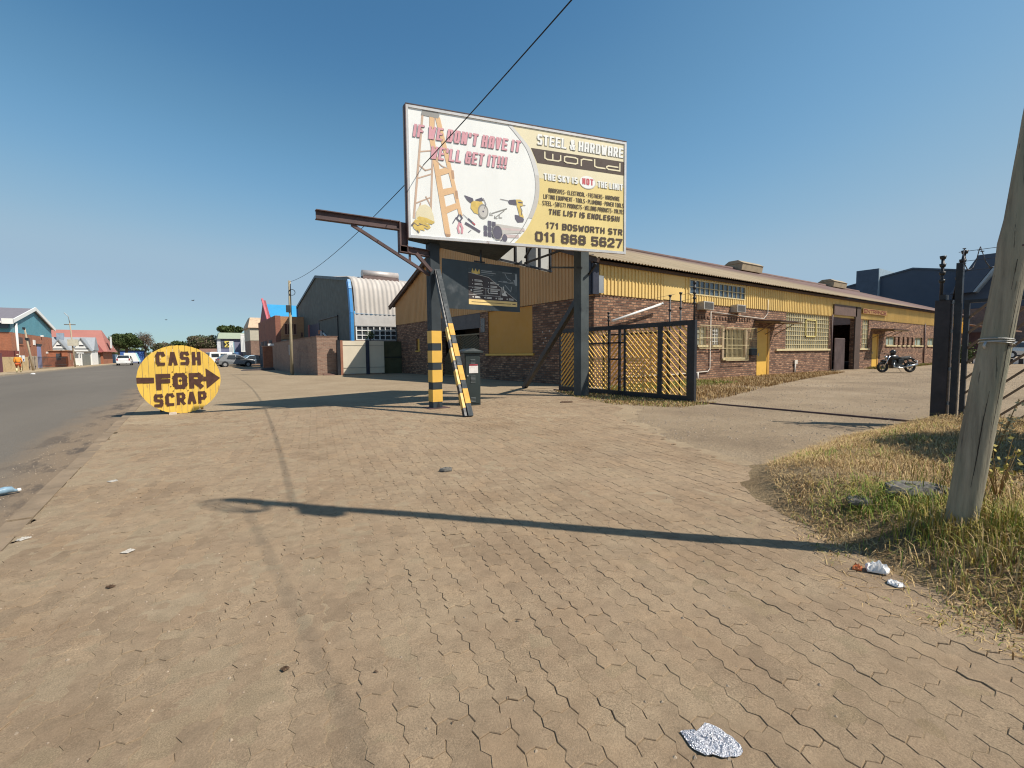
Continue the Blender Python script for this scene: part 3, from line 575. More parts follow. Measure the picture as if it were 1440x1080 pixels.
art.use(SGR); put_poly(art, PB, [(.33, 2.61), (.70, 2.59), (.73, 2.66), (.70, 2.715), (.36, 2.715)], .0065)
art.use(SOD); put_line(art, PB, [(.64, 1.70), (.76, 1.60), (.90, 1.56)], .02, .0068)
# helmet and gloves
art.use(SPA); put_poly(art, PB, [(.17, .40), (.18, .56), (.26, .70), (.38, .74), (.50, .68), (.56, .50), (.58, .36), (.40, .32)], .0072)
art.use(SGD); put_poly(art, PB, [(.19, .43), (.24, .47), (.40, .45), (.58, .38), (.52, .32), (.36, .35), (.22, .38)], .0078)
put_poly(art, PB, [(.08, .30), (.16, .40), (.30, .37), (.46, .31), (.49, .25), (.42, .20), (.34, .24), (.36, .17), (.26, .19), (.24, .11), (.17, .17), (.13, .20)], .0084)
art.use(SBL); put_line(art, PB, [(.12, .33), (.20, .27), (.28, .30)], .016, .009); put_line(art, PB, [(.08, .27), (.11, .30)], .03, .009); put_line(art, PB, [(.24, .32), (.42, .26)], .012, .0092); put_line(art, PB, [(.20, .16), (.22, .13)], .02, .009)
# pliers, screwdriver, rasp
art.use(PINK); put_line(art, PB, [(1.14, .42), (1.10, .30), (1.12, .20)], .045, .007); put_line(art, PB, [(1.15, .42), (1.20, .30), (1.19, .20)], .045, .008)
art.use(SBL); put_line(art, PB, [(1.16, .42), (1.08, .50), (1.12, .58)], .03, .0085); put_line(art, PB, [(1.14, .44), (1.20, .52), (1.16, .58)], .03, .009); put_line(art, PB, [(.99, .40), (1.06, .52)], .02, .009)
put_line(art, PB, [(1.29, .41), (1.59, .26)], .055, .0075); put_line(art, PB, [(1.35, .51), (1.48, .41)], .036, .0078); put_line(art, PB, [(1.22, .60), (1.36, .50)], .010, .0074); put_line(art, PB, [(1.34, .22), (1.40, .27)], .012, .0074)
art.use(SRD); put_line(art, PB, [(1.44, .44), (1.49, .40)], .022, .0085)
# grinder
art.use(SGD); put_poly(art, PB, [(1.42, .92), (1.40, .76), (1.48, .66), (1.66, .62), (1.72, .84), (1.66, .93)], .007)
art.use(SBL); put_poly(art, PB, [(1.25, 1.03), (1.45, .98), (1.47, .93), (1.40, .87), (1.32, .93)], .0076); put_poly(art, PB, [(1.50, .95), (1.66, 1.02), (1.71, .96), (1.62, .92)], .0076); put_line(art, PB, [(1.70, 1.0), (1.76, .88), (1.72, .78)], .014, .0082)
art.use(SGR); put_disc(art, PB, (1.69, .71), .125, .008, r2=.165); art.use(SGP); put_disc(art, PB, (1.69, .71), .095, .0086, r2=.13); art.use(SBL); put_disc(art, PB, (1.69, .71), .02, .0092)
# spanners
art.use(SGR); put_line(art, PB, [(1.90, .69), (2.26, .83)], .022, .007); put_line(art, PB, [(2.0, .62), (2.20, .78)], .018, .0075)
for c in ((1.89, .68), (2.00, .62), (2.11, .64)): put_line(art, PB, [(c[0] - .03, c[1] + .02), (c[0] - .035, c[1] - .03), (c[0] + .03, c[1] - .03)], .016, .008)
# drill
art.use(SBL); put_poly(art, PB, [(2.30, .985), (2.32, 1.03), (2.48, 1.06), (2.50, .93), (2.33, .94)], .007); put_poly(art, PB, [(2.47, .62), (2.46, .71), (2.60, .70), (2.69, .63), (2.67, .56), (2.53, .54)], .007); put_line(art, PB, [(2.11, 1.03), (2.31, 1.01)], .012, .007)
art.use(SGD); put_poly(art, PB, [(2.49, 1.06), (2.60, 1.07), (2.66, 1.03), (2.66, .92), (2.58, .92), (2.69, .66), (2.58, .68), (2.51, .93)], .0076)
art.use(SBL); put_line(art, PB, [(2.56, 1.0), (2.64, 1.0)], .03, .0082); put_line(art, PB, [(2.60, .90), (2.64, .82), (2.62, .72)], .018, .0082); put_line(art, PB, [(2.66, .95), (2.72, .95)], .014, .0082)
# steel tubes
art.use(SGP); put_poly(art, PB, [(1.95, .47), (2.70, .42), (2.62, .30), (2.12, .24), (2.12, .10), (2.40, .065), (2.30, .065), (2.0, .10)], .0064)
art.use(mat('sign_tube_pink', (.66, .54, .52), .5)); put_line(art, PB, [(2.10, .36), (2.68, .37)], .05, .0068); put_line(art, PB, [(2.12, .20), (2.52, .22)], .07, .0068)
art.use(SBL)
for i in range(3):
    for j in range(3):
        if (i, j) == (0, 2): continue
        put_poly(art, PB, [(1.70 + .10 * i, .17 + .125 * j - .012 * i), (1.785 + .10 * i, .165 + .125 * j - .012 * i), (1.785 + .10 * i, .275 + .125 * j - .012 * i), (1.70 + .10 * i, .28 + .125 * j - .012 * i)], .0074)
put_disc(art, PB, (2.025, .265), .115, .008, r2=.155); put_disc(art, PB, (2.205, .155), .062, .008, r2=.085); put_disc(art, PB, (2.12, .10), .02, .008)
art.use(SGR); put_line(art, PB, [(2.025 + .118 * math.cos(a), .265 + .158 * math.sin(a)) for a in np.linspace(0, 6.28, 22)], .012, .0084)
art.build('artwork', None, face)
tx = MB()
def shadowed(s, box, fill, ink, off, sh, k=.018):
    tx.use(ink); block(tx, PB, s, box[0] + k, box[1] - k * .6, box[2] + k, box[3] - k * .6, off, .008, sh)
    tx.use(fill); block(tx, PB, s, *box, off, .0135, sh)
shadowed("IF WE DON'T HAVE IT", (.14, 2.13, 2.63, 2.40), PINK, SBL, .052, .16, .010)
shadowed("WE'LL GET IT!!!", (.50, 1.72, 2.29, 1.99), PINK, SBL, .052, .16, .010)
shadowed('STEEL & HARDWARE', (3.03, 2.38, 5.40, 2.62), SWH, SGR, .038, .05, .018)
shadowed('THE SKY IS', (3.20, 1.59, 4.10, 1.745), SWH, SGR, .030, 0, .009)
shadowed('THE LIMIT', (4.66, 1.58, 5.385, 1.735), SWH, SGR, .030, 0, .009)
tx.use(SGP); put_disc(tx, PB, (4.385, 1.66), .225, .0085, 30, .155); tx.use(SWH); put_disc(tx, PB, (4.375, 1.67), .215, .0095, 30, .148)
tx.use(SRD); block(tx, PB, 'NOT', 4.23, 1.605, 4.54, 1.755, .034, .0115)
tx.use(INK)
for s, q, o in (('ABRASIVES \u00b7 ELECTRICAL \u00b7 FASTNERS \u00b7 HARDWARE', (3.32, 1.31, 5.30, 1.415), .014), ('LIFTING EQUIPMENT \u00b7 TOOLS \u00b7 PLUMBING \u00b7 POWER TOOLS', (3.19, 1.155, 5.42, 1.26), .014), ('STEEL \u00b7 SAFETY PRODUCTS \u00b7 WELDING PRODUCTS \u00b7 VALVES', (3.165, 1.0, 5.44, 1.105), .014),
                ('THE LIST IS ENDLESS!!!', (3.32, .80, 5.31, .93), .030), ('171 BOSWORTH STR', (3.25, .465, 5.385, .615), .040), ('011 868 5627', (2.97, .145, 5.39, .375), .060)): block(tx, PB, s, *q, o, .010, .08 if o == .030 else 0)
# the thin rounded 'world' wordmark
tx.use(SPA)
W0, W1, V0, V1 = 3.23, 5.30, 2.05, 2.21
def wm(x, yv): return (W0 + (W1 - W0) * x, V0 + (V1 - V0) * yv)
for ln in ([(0, 1.1), (0, .3), (.03, .12), (.17, .12), (.20, .3), (.20, .95)], [(.10, .95), (.10, .12)], [(.25, .22), (.25, .85), (.28, .98), (.39, .98), (.42, .85), (.42, .22), (.39, .08), (.28, .08), (.25, .22)],
           [(.47, 0), (.47, .8), (.50, .98), (.61, .98)], [(.65, 1.12), (.65, .2), (.68, .05), (.79, .05)], [(1.0, 1.12), (1.0, .02), (.84, .02), (.815, .2), (.815, .38), (.84, .52), (.97, .52)]):
    put_line(tx, PB, [wm(*p) for p in ln], .034, .0105)
tx.build('lettering', None, face)
# rear face of the V, seen from behind
tb = Vector((math.sin(R(74.5)), math.cos(R(74.5)), 0)); nb = Vector((-tb.y, tb.x, 0))
def PR(u, v, d=0): return A0 + tb * u + nb * d + Vector((0, 0, v)) - BO + Vector((0, .10, 0))
pbox(MB(), PR, 0, -.02, 0, BW, BH, .03).build('rear_face', mat('sign_back_sheet', (.42, .42, .40), .6, .1, .15, 1, dirt=((.25, .22, .2), 2, .62)), bb)
MB().prism([PB(.05, -.012, -.03), PB(2.45, -.012, -.03), PR(3.0, -.035, 0), PR(.05, -.035, 0)], (0, 0, .02)).build('shade_plate', DGREY, bb)  # added dark plate, stands in for the deep shade inside the V
tr = MB()
for u in (.5, 1.6, 2.7, 3.75, 4.3, 4.9, BW - .03): tr.bar(PR(u, -.03, -.03), PR(u, BH - .1, -.03), .05)
for v in (.0, .9, 1.9, 2.7): tr.bar(PR(.1, v, -.06), PR(BW, v, -.06), .05)
for u in (.4, 1.6, 2.75, 3.8, 5.1): tr.bar(PB(u, .1, -.06), PB(u, BH - .1, -.06), .05)
for v in (.2, 1.2, 2.6): tr.bar(PB(.1, v, -.09), PB(BW - .1, v, -.09), .05)
for u in (2.75, 4.1):
    tr.bar(PB(u, .15, -.08), PR(u, .05, -.08), .045); tr.bar(PB(u, 1.9, -.08), PR(u, 1.9, -.08), .045); tr.bar(PB(u, 1.9, -.08), PR(u, .2, -.08), .045)
tr.bar((9.15 - 4.05, 9.55 - 9.6, 3.62), PR(BW - .05, .12, -.06), .05); tr.bar((9.46 - 4.05, 9.6 - 9.6, 3.45), (9.46 - 4.05, 9.3 - 9.6, 3.72), .05)
tr.build('truss', BLACK, bb)
# posts
def post(x, y, top, pm=DGREY, w=.155, d=.15):
    m = MB(); x -= BO.x; y -= BO.y
    m.use(pm).box(x - w, y - d, 0, x + w, y + d, top)
    p = m.build('post', pm, bb, .012); return p
p1 = post(4.67, 9.70, 6.2, DGREY, .120, .115); p2 = post(9.30, 9.72, 6.2, mat('post_worn_slate', (.070, .082, .085), .55, 0, .25, 2, dirt=((.03, .035, .04), 3, .6), spec=.2))
st = MB(); x, y = 4.67 - BO.x, 9.70 - BO.y; w, d = .123, .118
zz = [(.15, .43, 0), (.60, .88, 0), (1.05, 1.32, 0), (1.49, 1.77, 0)]
for z0, z1, k in zz:
    if not k: st.use(YPAINT).box(x - w, y - d, z0, x + w, y + d, z1)
for z0, z1 in ((.62, 1.02), (1.14, 1.55)): st.use(YPAINT).box(x + w + .002, y - d * .6, z0, x + w + .03, y + d * .6, z1)
st.build('yellow_bands', YPAINT, p1)
MB().poly([(x - .03, y - d - .006, .01), (x + .06, y - d - .006, .01), (x + .015, y - d - .006, .16)]).build('base_gusset', BLACK, p1)
MB().box(x - .24, y - .22, .0, x + .26, y + .22, .014).build('base_plate', RUST, p1)
# striped raking brace towards the street camera, second one behind
def brace(p, q, wd, striped):
    p, q = Vector(p) - BO, Vector(q) - BO; o = MB().bar(p, q, wd, wd * 1.15).build('brace', DGREY if striped else BLACK, bb)
    if striped:
        m = MB(); d = q - p
        for a, b in ((0.076, .167), (.222, .316), (.378, .462), (.52, .60)):
            c0, c1 = q - d * a, q - d * b; m.bar(c0, c1, wd + .006, wd * 1.15 + .006)
        m.build('yellow_bands', mat('faded_orange_band', (.66, .36, .075), .65, 0, .2, 8, dirt=((.20, .15, .10), 9, .62), spec=.2), o)
        # back flange of the channel, staggered paint
        m = MB(); off = Vector((-.095, .03, 0)); m.use(BLACK).bar(p + off * .5, q + off, .05, .11)
        for a, b in ((0.05, .14), (.195, .29), (.35, .435), (.49, .575)): m.use(YPAINT).bar(q - d * a + off * (1 - a / 2), q - d * b + off * (1 - b / 2), .056, .116)
        o2 = m.build('flange', None, o)
    return o
brace((4.68, 9.50, 3.10), (4.53, 7.88, .0), .105, True)
brace((9.28, 9.86, 2.75), (9.9, 13.3, .0), .14, False)
# gantry arm pointing to the street
def ibeam(m, p, q, h, w, up=(0, 0, 1)):
    p, q = Vector(p) - BO, Vector(q) - BO; d = (q - p).normalized(); u = Vector(up); n = d.cross(u).normalized()
    m.bar(p, q, .02, h, up)
    for s_ in (-1, 1): m.bar(p + u * s_ * (h / 2 - .010), q + u * s_ * (h / 2 - .010), w, .018, up)
am = MB(); ibeam(am, (2.18, 9.66, 3.97), (3.86, 9.66, 4.00), .185, .13)
ibeam(am, (3.95, 9.66, 4.09), (3.95, 9.66, 3.44), .19, .13, (1, 0, 0)); ibeam(am, (3.87, 9.66, 3.52), (4.56, 9.66, 3.49), .15, .13)
am.build('gantry_arm', RUST, bb)
ab = MB(); ab.bar(Vector((2.86, 9.66, 3.88)) - BO, Vector((4.56, 9.66, 3.02)) - BO, .06); ab.bar(Vector((4.22, 9.6, 3.45)) - BO, Vector((4.58, 9.6, 3.10)) - BO, .07); ab.bar(Vector((4.1, 9.66, 3.44)) - BO, Vector((4.1, 9.66, 3.26)) - BO, .04)
ab.build('arm_strut', RUST, bb)
# ------------------------------------------------------------------ hanging board (rests from the truss)
hb = thing('hanging_sign', 'black hanging sign with pale lettering and a yellow strip below the billboard', 'sign', (4.9, 9.66, 2.30))
def PH(u, v, d=0): return Vector((u, -d, v))
HW, HH = 2.17, 1.13
pl = MB().use(mat('hanging_board_black', (.035, .045, .052), .38, 0, .35, 1.2, dirt=((.09, .10, .11), 1.5, .6))).box(-.02, -.015, 0, HW, .015, HH).build('board', None, hb)
MB().bar((1.02, 0, HH), (1.02, 0, HH + .33), .035).build('hanger', BLACK, hb); MB().bar((.82, -.018, HH + .02), (1.12, -.018, HH + .02), .03).build('hanger_clamp', BLACK, hb)
pm = MB(); PD = .018
u0, u1 = .66, 2.08
pm.use(mat('poster_brown_black', (.060, .045, .045), .5, 0, .1)); put_poly(pm, PH, [(u0, .24), (u1 - .02, .27), (u0 + .55, .80), (u0, .88)], PD)
pm.use(mat('poster_blue_black', (.060, .075, .085), .5, 0, .3, 6)); put_poly(pm, PH, [(u1, .27), (u1, .98), (u0, .98), (u0, .885), (u0 + .555, .805)], PD + .0006)
pm.use(mat('poster_yellow_strip', (.80, .58, .24), .5)); put_poly(pm, PH, [(u0, .125), (u1, .125), (u1, .25), (u0, .25)], PD + .001)
PW = mat('poster_white_ink', (.70, .68, .64), .5); PGY = mat('poster_grey_ink', (.30, .33, .35), .5)
pm.use(PW)
rr = random.Random(3)
for cx, rows in ((u0 + .17, 3), (u0 + .62, 3)):
    for r_ in range(rows):
        vv = .70 - .085 * r_ - (.03 if cx > 1 else 0); put_disc(pm, PH, (cx - .06, vv), .012, PD + .002, 6)
        for k in range(2): put_line(pm, PH, [(cx, vv + .013 - .027 * k), (cx + rr.uniform(.16, .26), vv + .013 - .027 * k)], .014, PD + .002)
for k in range(3): put_line(pm, PH, [(u0 + .14, .475 - .04 * k), (u0 + rr.uniform(.3, .42), .475 - .04 * k)], .016, PD + .002)
for k in range(2): put_line(pm, PH, [(u0 + .62, .475 - .05 * k), (u0 + .82, .475 - .05 * k)], .024, PD + .002)
put_disc(pm, PH, (u0 + .07, .46), .022, PD + .002, 10); put_line(pm, PH, [(u0 + .54, .49), (u0 + .55, .43), (u0 + .58, .41)], .018, PD + .002)
for i in range(4):
    put_disc(pm, PH, (u0 + .12 + .33 * i, .305), .018, PD + .002, 10)
    for k in range(2): put_line(pm, PH, [(u0 + .18 + .33 * i, .318 - .026 * k), (u0 + .31 + .33 * i, .318 - .026 * k)], .015, PD + .002)
for v in (.535, .36): put_line(pm, PH, [(u0, v), (u0 + .90, v)], .007, PD + .002)
for u in (.48, .90): put_line(pm, PH, [(u0 + u, .27), (u0 + u, .53)], .007, PD + .002)
put_line(pm, PH, [(u0 + .95, .58), (u0 + .96, .40), (u0 + 1.02, .46), (u0 + 1.0, .60)], .022, PD + .002); put_poly(pm, PH, [(u0 + .97, .38), (u0 + 1.12, .38), (u0 + 1.06, .46), (u0 + 1.09, .50), (u0 + 1.02, .49)], PD + .0032)
put_line(pm, PH, [(u0, .875), (u0 + .56, .80), (u1 - .02, .285)], .008, PD + .0035)
pm.use(PGY)
put_line(pm, PH, [(u0 + .36, .945), (u0 + .66, .945)], .018, PD + .002); put_line(pm, PH, [(u0 + .36, .905), (u0 + .76, .905)], .018, PD + .002); put_line(pm, PH, [(u0 + .36, .86), (u0 + .70, .855)], .006, PD + .002)
for a in (((.98, .95), (1.25, .96)), ((1.05, .93), (1.12, .82), (1.22, .78)), ((.86, .73), (1.38, .70)), ((1.05, .65), (1.22, .50), (1.25, .62)), ((1.0, .74), (1.1, .74)), ((1.2, .74), (1.3, .74))): put_line(pm, PH, [(u0 + p, q) for p, q in a], .016, PD + .002)
put_poly(pm, PH, [(u0 + 1.36, .66), (u0 + 1.42, .66), (u0 + 1.42, .95), (u0 + 1.36, .95), (u0 + 1.36, .80), (u0 + 1.30, .80), (u0 + 1.34, .72)], PD + .0022)
pm.use(SGD); put_poly(pm, PH, [(u0 + .08, .88), (u0 + .11, .98), (u0 + .15, .90), (u0 + .20, .98), (u0 + .24, .90), (u0 + .30, .98), (u0 + .32, .87), (u0 + .20, .85)], PD + .003)
pm.use(INK); put_line(pm, PH, [(u0 + .08, .187), (u0 + 1.22, .187)], .012, PD + .003); put_line(pm, PH, [(u0 + 1.28, .187), (u0 + 1.36, .187)], .02, PD + .003)
pm.build('printed_poster', None, pl)

# ------------------------------------------------------------------ meter cabinet
mc = thing('meter_cabinet', 'dark green steel utility cabinet with a white notice, behind the striped brace', 'cabinet', (5.62, 9.78, 0), R(-8))
GRN = mat('cabinet_dark_green', (.028, .038, .038), .4, 0, .2, 2, dirt=((.12, .09, .06), 3, .66))
MB().box(-.20, -.22, 0, .20, .24, 1.26).build('body', GRN, mc, .01)
MB().hexa([(-.25, -.28, 1.265), (.25, -.28, 1.265), (.25, .29, 1.265), (-.25, .29, 1.265), (-.25, -.28, 1.30), (.25, -.28, 1.30), (.25, .29, 1.30), (-.25, .29, 1.30)]).hexa([(-.25, -.28, 1.301), (.25, -.28, 1.301), (.25, .29, 1.301), (-.25, .29, 1.301), (-.03, -.26, 1.37), (.03, -.26, 1.37), (.03, .27, 1.37), (-.03, .27, 1.37)]).build('lid', GRN, mc)
d_ = MB().box(-.175, -.232, .05, .175, -.222, 1.21).build('door', GRN, mc, .004)
lv = MB()
for z0 in (.10, .13, .16, .19, .56, .59, .62, .65, .68, .71, .98, 1.01, 1.04, 1.07, 1.10): lv.bar((-.06, -.238, z0), (.06, -.238, z0), .012, .010)
lv.build('vent_slot', mat('louvre_grey', (.17, .19, .19), .5), d_)
nt_ = MB().box(-.10, -.242, .78, .13, -.233, .955).build('notice', mat('paper_notice', (.74, .70, .66), .6, 0, .15, 18, dirt=((.35, .2, .18), 30, .6)), mc)
MB().box(-.09, -.25, .965, .12, -.235, .985).build('notice_strip', SRD, mc)
MB().box(-.212, -.10, .70, -.202, -.02, .98).build('side_panel', mat('orange_label', (.45, .20, .06), .6, 0, .2, 12), mc)
MB().cyl((-.14, -.245, .72), (0, 1, 0), .016, .03).build('lock', GALV, mc)

# ------------------------------------------------------------------ cable drum sign
dr = thing('cable_drum_sign', 'yellow wooden cable drum disc painted CASH FOR SCRAP with an arrow', 'sign', (-.13, 12.37, 0))
DR, DZ = .745, .745
DY = mat('drum_yellow_paint', (.78, .50, .085), .6, 0, .16, 3, dirt=((.36, .22, .08), 6, .57), streak=(2, 2, .5)); DW = mat('drum_raw_timber', (.30, .20, .10), .85, 0, .3, 9)
pk = MB(); npk = 14; pw = 2 * DR / npk
for i in range(npk):
    xa, xb = -DR + i * pw + .003, -DR + (i + 1) * pw - .003; xs = np.linspace(xa, xb, 5); dy = random.uniform(-.004, .004)
    hgt = [math.sqrt(max(.0004, DR * DR - x * x)) * random.uniform(.985, 1.0) for x in xs]
    out = [(x, -.02 + dy, DZ + h) for x, h in zip(xs, hgt)] + [(x, -.02 + dy, DZ - h) for x, h in zip(xs[::-1], hgt[::-1])]
    k = len(pk.v); n = len(out); pk.v += out + [(a, .022, c) for a, b, c in out]
    pk.use(DY); pk.face([k + j for j in range(n)]); pk.use(DW); pk.face([k + n + j for j in range(n)][::-1])
    for j in range(n): q = (j + 1) % n; pk.face((k + j, k + n + j, k + n + q, k + q))
pk.build('disc', None, dr)
MB().cyl((0, .16, DZ), (0, 1, 0), .26, .27, 24).build('core', DW, dr)
pp = MB(); pp.bar((-.35, .06, .75), (-.38, .62, .02), .05); pp.bar((.35, .06, .75), (.38, .62, .02), .05); pp.bar((-.40, .05, .78), (.40, .05, .78), .06, .04); pp.build('prop', DW, dr)
PDk = lambda u, v, d=0: Vector((u + .13, -.026 - d, v))
BRN = mat('drum_brown_brush_paint', (.075, .032, .022), .7, 0, .3, 14)
lt = MB().use(BRN)
GL = {'C': [[(1, .85), (.85, 1), (.2, 1), (0, .82), (0, .18), (.2, 0), (.95, 0)]], 'A': [[(0, 0), (.42, 1), (.58, 1), (1, 0)], [(.25, .30), (.75, .30)]], 'S': [[(1, .9), (.9, 1), (.12, 1), (0, .88), (0, .60), (.12, .52), (.88, .48), (1, .38), (1, .12), (.88, 0), (.0, .0)]],
      'H': [[(0, 0), (0, 1)], [(1, 0), (1, 1)], [(0, .48), (1, .48)]], 'F': [[(0, 0), (0, 1), (1, 1)], [(0, .56), (.95, .56)]], 'O': [[(.2, 0), (0, .2), (0, .8), (.2, 1), (.8, 1), (1, .8), (1, .2), (.8, 0), (.2, 0)]],
      'R': [[(0, 0), (0, 1), (.8, 1), (1, .86), (1, .60), (.8, .46), (.15, .46)], [(.35, .44), (1, 0)]], 'P': [[(0, 0), (0, 1), (.8, 1), (1, .86), (1, .56), (.8, .42), (.1, .42)]]}
def paint(s, u0, v0, u1, v1, w, gap=.32, slant=0.):
    n = len(s); cw = (u1 - u0) / (n + gap * (n - 1)); rr = random.Random(len(s))
    for i, ch in enumerate(s):
        x0 = u0 + i * cw * (1 + gap); dv = rr.uniform(-.012, .012)
        for j, ln in enumerate(GL[ch]): put_line(lt, PDk, [(x0 + w / 2 + (cw - w) * a, v0 + dv + slant * i + w / 2 + (v1 - v0 - w) * b) for a, b in ln], w, .002 + .0006 * j)
paint('CASH', -.53, 1.06, .26, 1.35, .062)
paint('FOR', -.55, .54, .28, .88, .088, .14)
paint('SCRAP', -.60, .17, .33, .44, .058, .25, .005)
for q in ([(-.87, .81), (-.87, .685), (-.58, .685), (-.58, .80)], [(.34, .975), (.345, .52), (.605, .75)], [(.29, .79), (.29, .69), (.34, .69), (.34, .79)]): put_poly(lt, PDk, q, .002)
put_disc(lt, PDk, (-.13, .72), .028, .003, 12)
for c in ((-.30, .60), (-.02, .90), (-.26, .91), (0, .50), (-.26, .50)): put_disc(lt, PDk, c, .012, .003, 8)
lt.build('painted_lettering', None, dr)
tag(MB().hexa([(-.36, 12.20, 0), (-.22, 12.20, 0), (-.22, 12.29, 0), (-.36, 12.29, 0), (-.35, 12.21, .05), (-.24, 12.21, .045), (-.23, 12.28, .05), (-.35, 12.28, .045)]).build('stone', mat('pale_stone', (.5, .42, .34), .9, 0, .2, 20)), 'small pale stone wedged under the yellow drum sign', 'stone')

# ================================================================== LONG BRICK WAREHOUSE
WX0, WX1, WY0, WY1 = 12.1, 66.0, 12.0, 31.2
wh = thing('warehouse', 'long low brick warehouse with yellow ribbed sheeting and a corrugated roof', 'warehouse', (WX0, WY0, 0))
def W_(mb): mb.v = [(x - WX0, y - WY0, z) for x, y, z in mb.v]; return mb
ROOFZ = lambda y: 4.53 + (min(y, 2 * 21.7 - y) - 11.55) * .3665
holes = [(18.5, 19.2, 1.55, 2.36), (19.66, 20.26, 1.55, 2.36), (20.55, 22.45, .95, 2.30), (23.68, 24.9, -.05, 2.42), (26.72, 32.3, 1.36, 3.36), (32.75, 36.2, -.05, 3.36), (37.6, 38.8, 1.38, 3.36), (39.55, 40.68, -.05, 2.4),
         (42.3, 44.4, 1.62, 2.26), (49.1, 51.1, 1.62, 2.26), (52.6, 54.7, 1.62, 2.26), (44.9, 45.35, 1.62, 2.26), (46.0, 46.45, 1.62, 2.26), (47.1, 47.55, 1.62, 2.26), (48.2, 48.65, 1.62, 2.26), (57.2, 59.2, 1.62, 2.26)]
W_(wall(MB(), 'x', WX0, WX1, -.06, 3.36, 12.0, 12.23, holes)).build('front_wall', BRK, wh)
W_(wall(MB(), 'y', 12.23, WY1, -.06, 3.34, WX0, WX0 + .23, [(20.0, 24.1, -.06, 3.3), (15.62, 19.16, 1.22, 3.28), (27.3, 27.8, 1.5, 2.25)])).build('street_wall', BRK, wh)
W_(MB().box(WX0, WY1 - .2, -.06, WX1, WY1, 4.4).box(WX1 - .2, WY0 + .25, -.06, WX1, WY1 - .2, 4.4)).build('rear_wall', BRK, wh)
W_(MB().box(WX0 + .24, WY0 + .24, -.05, WX1 - .22, WY1 - .22, -.01)).build('floor', DARKIN, wh)
# yellow ribbed sheeting above the brickwork: real ribs
def ribbed(mb, axis, a0, a1, base, zlo, ztop, pitch=.195, dep=.036, sgn=-1):
    n = int((a1 - a0) / pitch); pr = []
    for i in range(n + 1):
        for f, d in ((0, 0), (.62, 0), (.72, 1), (.90, 1)):
            a = a0 + (i + f) * pitch
            if a < a1: pr.append((a, d))
    pr.append((a1, 0)); k = len(mb.v)
    for a, d in pr:
        q = base + sgn * d * dep
        for z in (zlo, ztop(a)): mb.v.append((a, q, z) if axis == 'x' else (q, a, z))
    for i in range(len(pr) - 1): mb.face((k + 2 * i, k + 2 * i + 2, k + 2 * i + 3, k + 2 * i + 1))
    return mb
cl = MB()
for a, b in ((12.22, 16.05), (17.40, 17.80), (22.35, 32.45), (36.5, 37.0), (41.9, 66.0)): ribbed(cl, 'x', a, b, 11.975, 3.37, lambda a: 4.55)
ribbed(cl, 'x', 37.0, 41.9, 11.975, 3.37, lambda a: 4.55)
ribbed(cl, 'x', 17.80, 22.35, 11.975, 3.37, lambda a: 3.74); ribbed(cl, 'x', 17.80, 22.35, 11.975, 4.36, lambda a: 4.55)
cl.box(16.05, 11.965, 3.40, 17.40, 11.985, 4.55)
cl.box(12.1, 12.0, 3.36, WX1, 12.22, 3.372)
ribbed(cl, 'x', 32.45, 37.0, 11.975, 4.10, lambda a: 4.55); cl.box(32.46, 12.02, 3.38, 36.98, 12.2, 4.54)
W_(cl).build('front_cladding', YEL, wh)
W_(MB().box(32.8, 11.93, 3.47, 36.4, 11.99, 4.12)).build('roller_box', mat('roller_door_brown', (.13, .085, .07), .6, 0, .2, 3), wh)
gc = ribbed(MB(), 'y', 12.0, WY1, WX0 - .02, 3.30, lambda y: ROOFZ(y) - .06)
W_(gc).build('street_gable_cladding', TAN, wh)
# corrugated roof, two slopes
rf = MB(); pitch = .177; nx = int((WX1 + .5 - 11.75) / pitch * 6); xs = np.linspace(11.75, WX1 + .5, nx)
for ys in ((11.55, 16.6, 21.72), (21.68, 26.8, 31.75)):
    k = len(rf.v)
    for yv in ys:
        for x in xs: rf.v.append((x, yv, ROOFZ(yv) + .03 + .024 * math.sin(2 * math.pi * x / pitch) - .06 * math.sin(math.pi * (x - 12) / 60) * 0))
    for j in range(2):
        for i in range(nx - 1): rf.face((k + j * nx + i, k + j * nx + i + 1, k + (j + 1) * nx + i + 1, k + (j + 1) * nx + i), True)
rf.cyl(((WX0 + WX1) / 2, 21.7, ROOFZ(21.7) + .04), (1, 0, 0), .16, WX1 - WX0 + .6, 8)
W_(rf).build('roof', ROOF, wh)
rk = MB()
for y0, y1 in ((11.55, 21.7), (31.75, 21.7)): rk.bar((11.86, y0, ROOFZ(y0) - .08), (11.86, y1, ROOFZ(y1) - .08), .12, .14)
for y0 in range(13, 31, 3): rk.box(11.9, y0, ROOFZ(y0) - .14, 66.2, y0 + .07, ROOFZ(y0) - .04)
rk.box(11.9, 11.86, 4.43, 66.2, 11.93, 4.55)
W_(rk).build('bargeboard', mat('bargeboard_brown', (.085, .055, .042), .7, 0, .2, 3), wh)
for xa in (38.6, 57.2, 75): 
    if xa > 66: continue
    W_(MB().hexa([(xa, 21.0, 8.15), (xa + 3.4, 21.0, 8.15), (xa + 3.4, 22.4, 8.15), (xa, 22.4, 8.15), (xa, 20.9, 8.70), (xa + 3.4, 20.9, 8.70), (xa + 3.4, 22.5, 8.70), (xa, 22.5, 8.70)]).hexa([(xa - .05, 20.85, 8.705), (xa + 3.45, 20.85, 8.705), (xa + 3.45, 22.55, 8.705), (xa - .05, 22.55, 8.705), (xa - .05, 21.3, 8.98), (xa + 3.45, 21.3, 8.98), (xa + 3.45, 22.1, 8.98), (xa - .05, 22.1, 8.98)])).build('ridge_vent', mat('vent_buff', (.33, .26, .17), .8, 0, .25, 2, dirt=((.14, .10, .08), 2, .6)), wh)
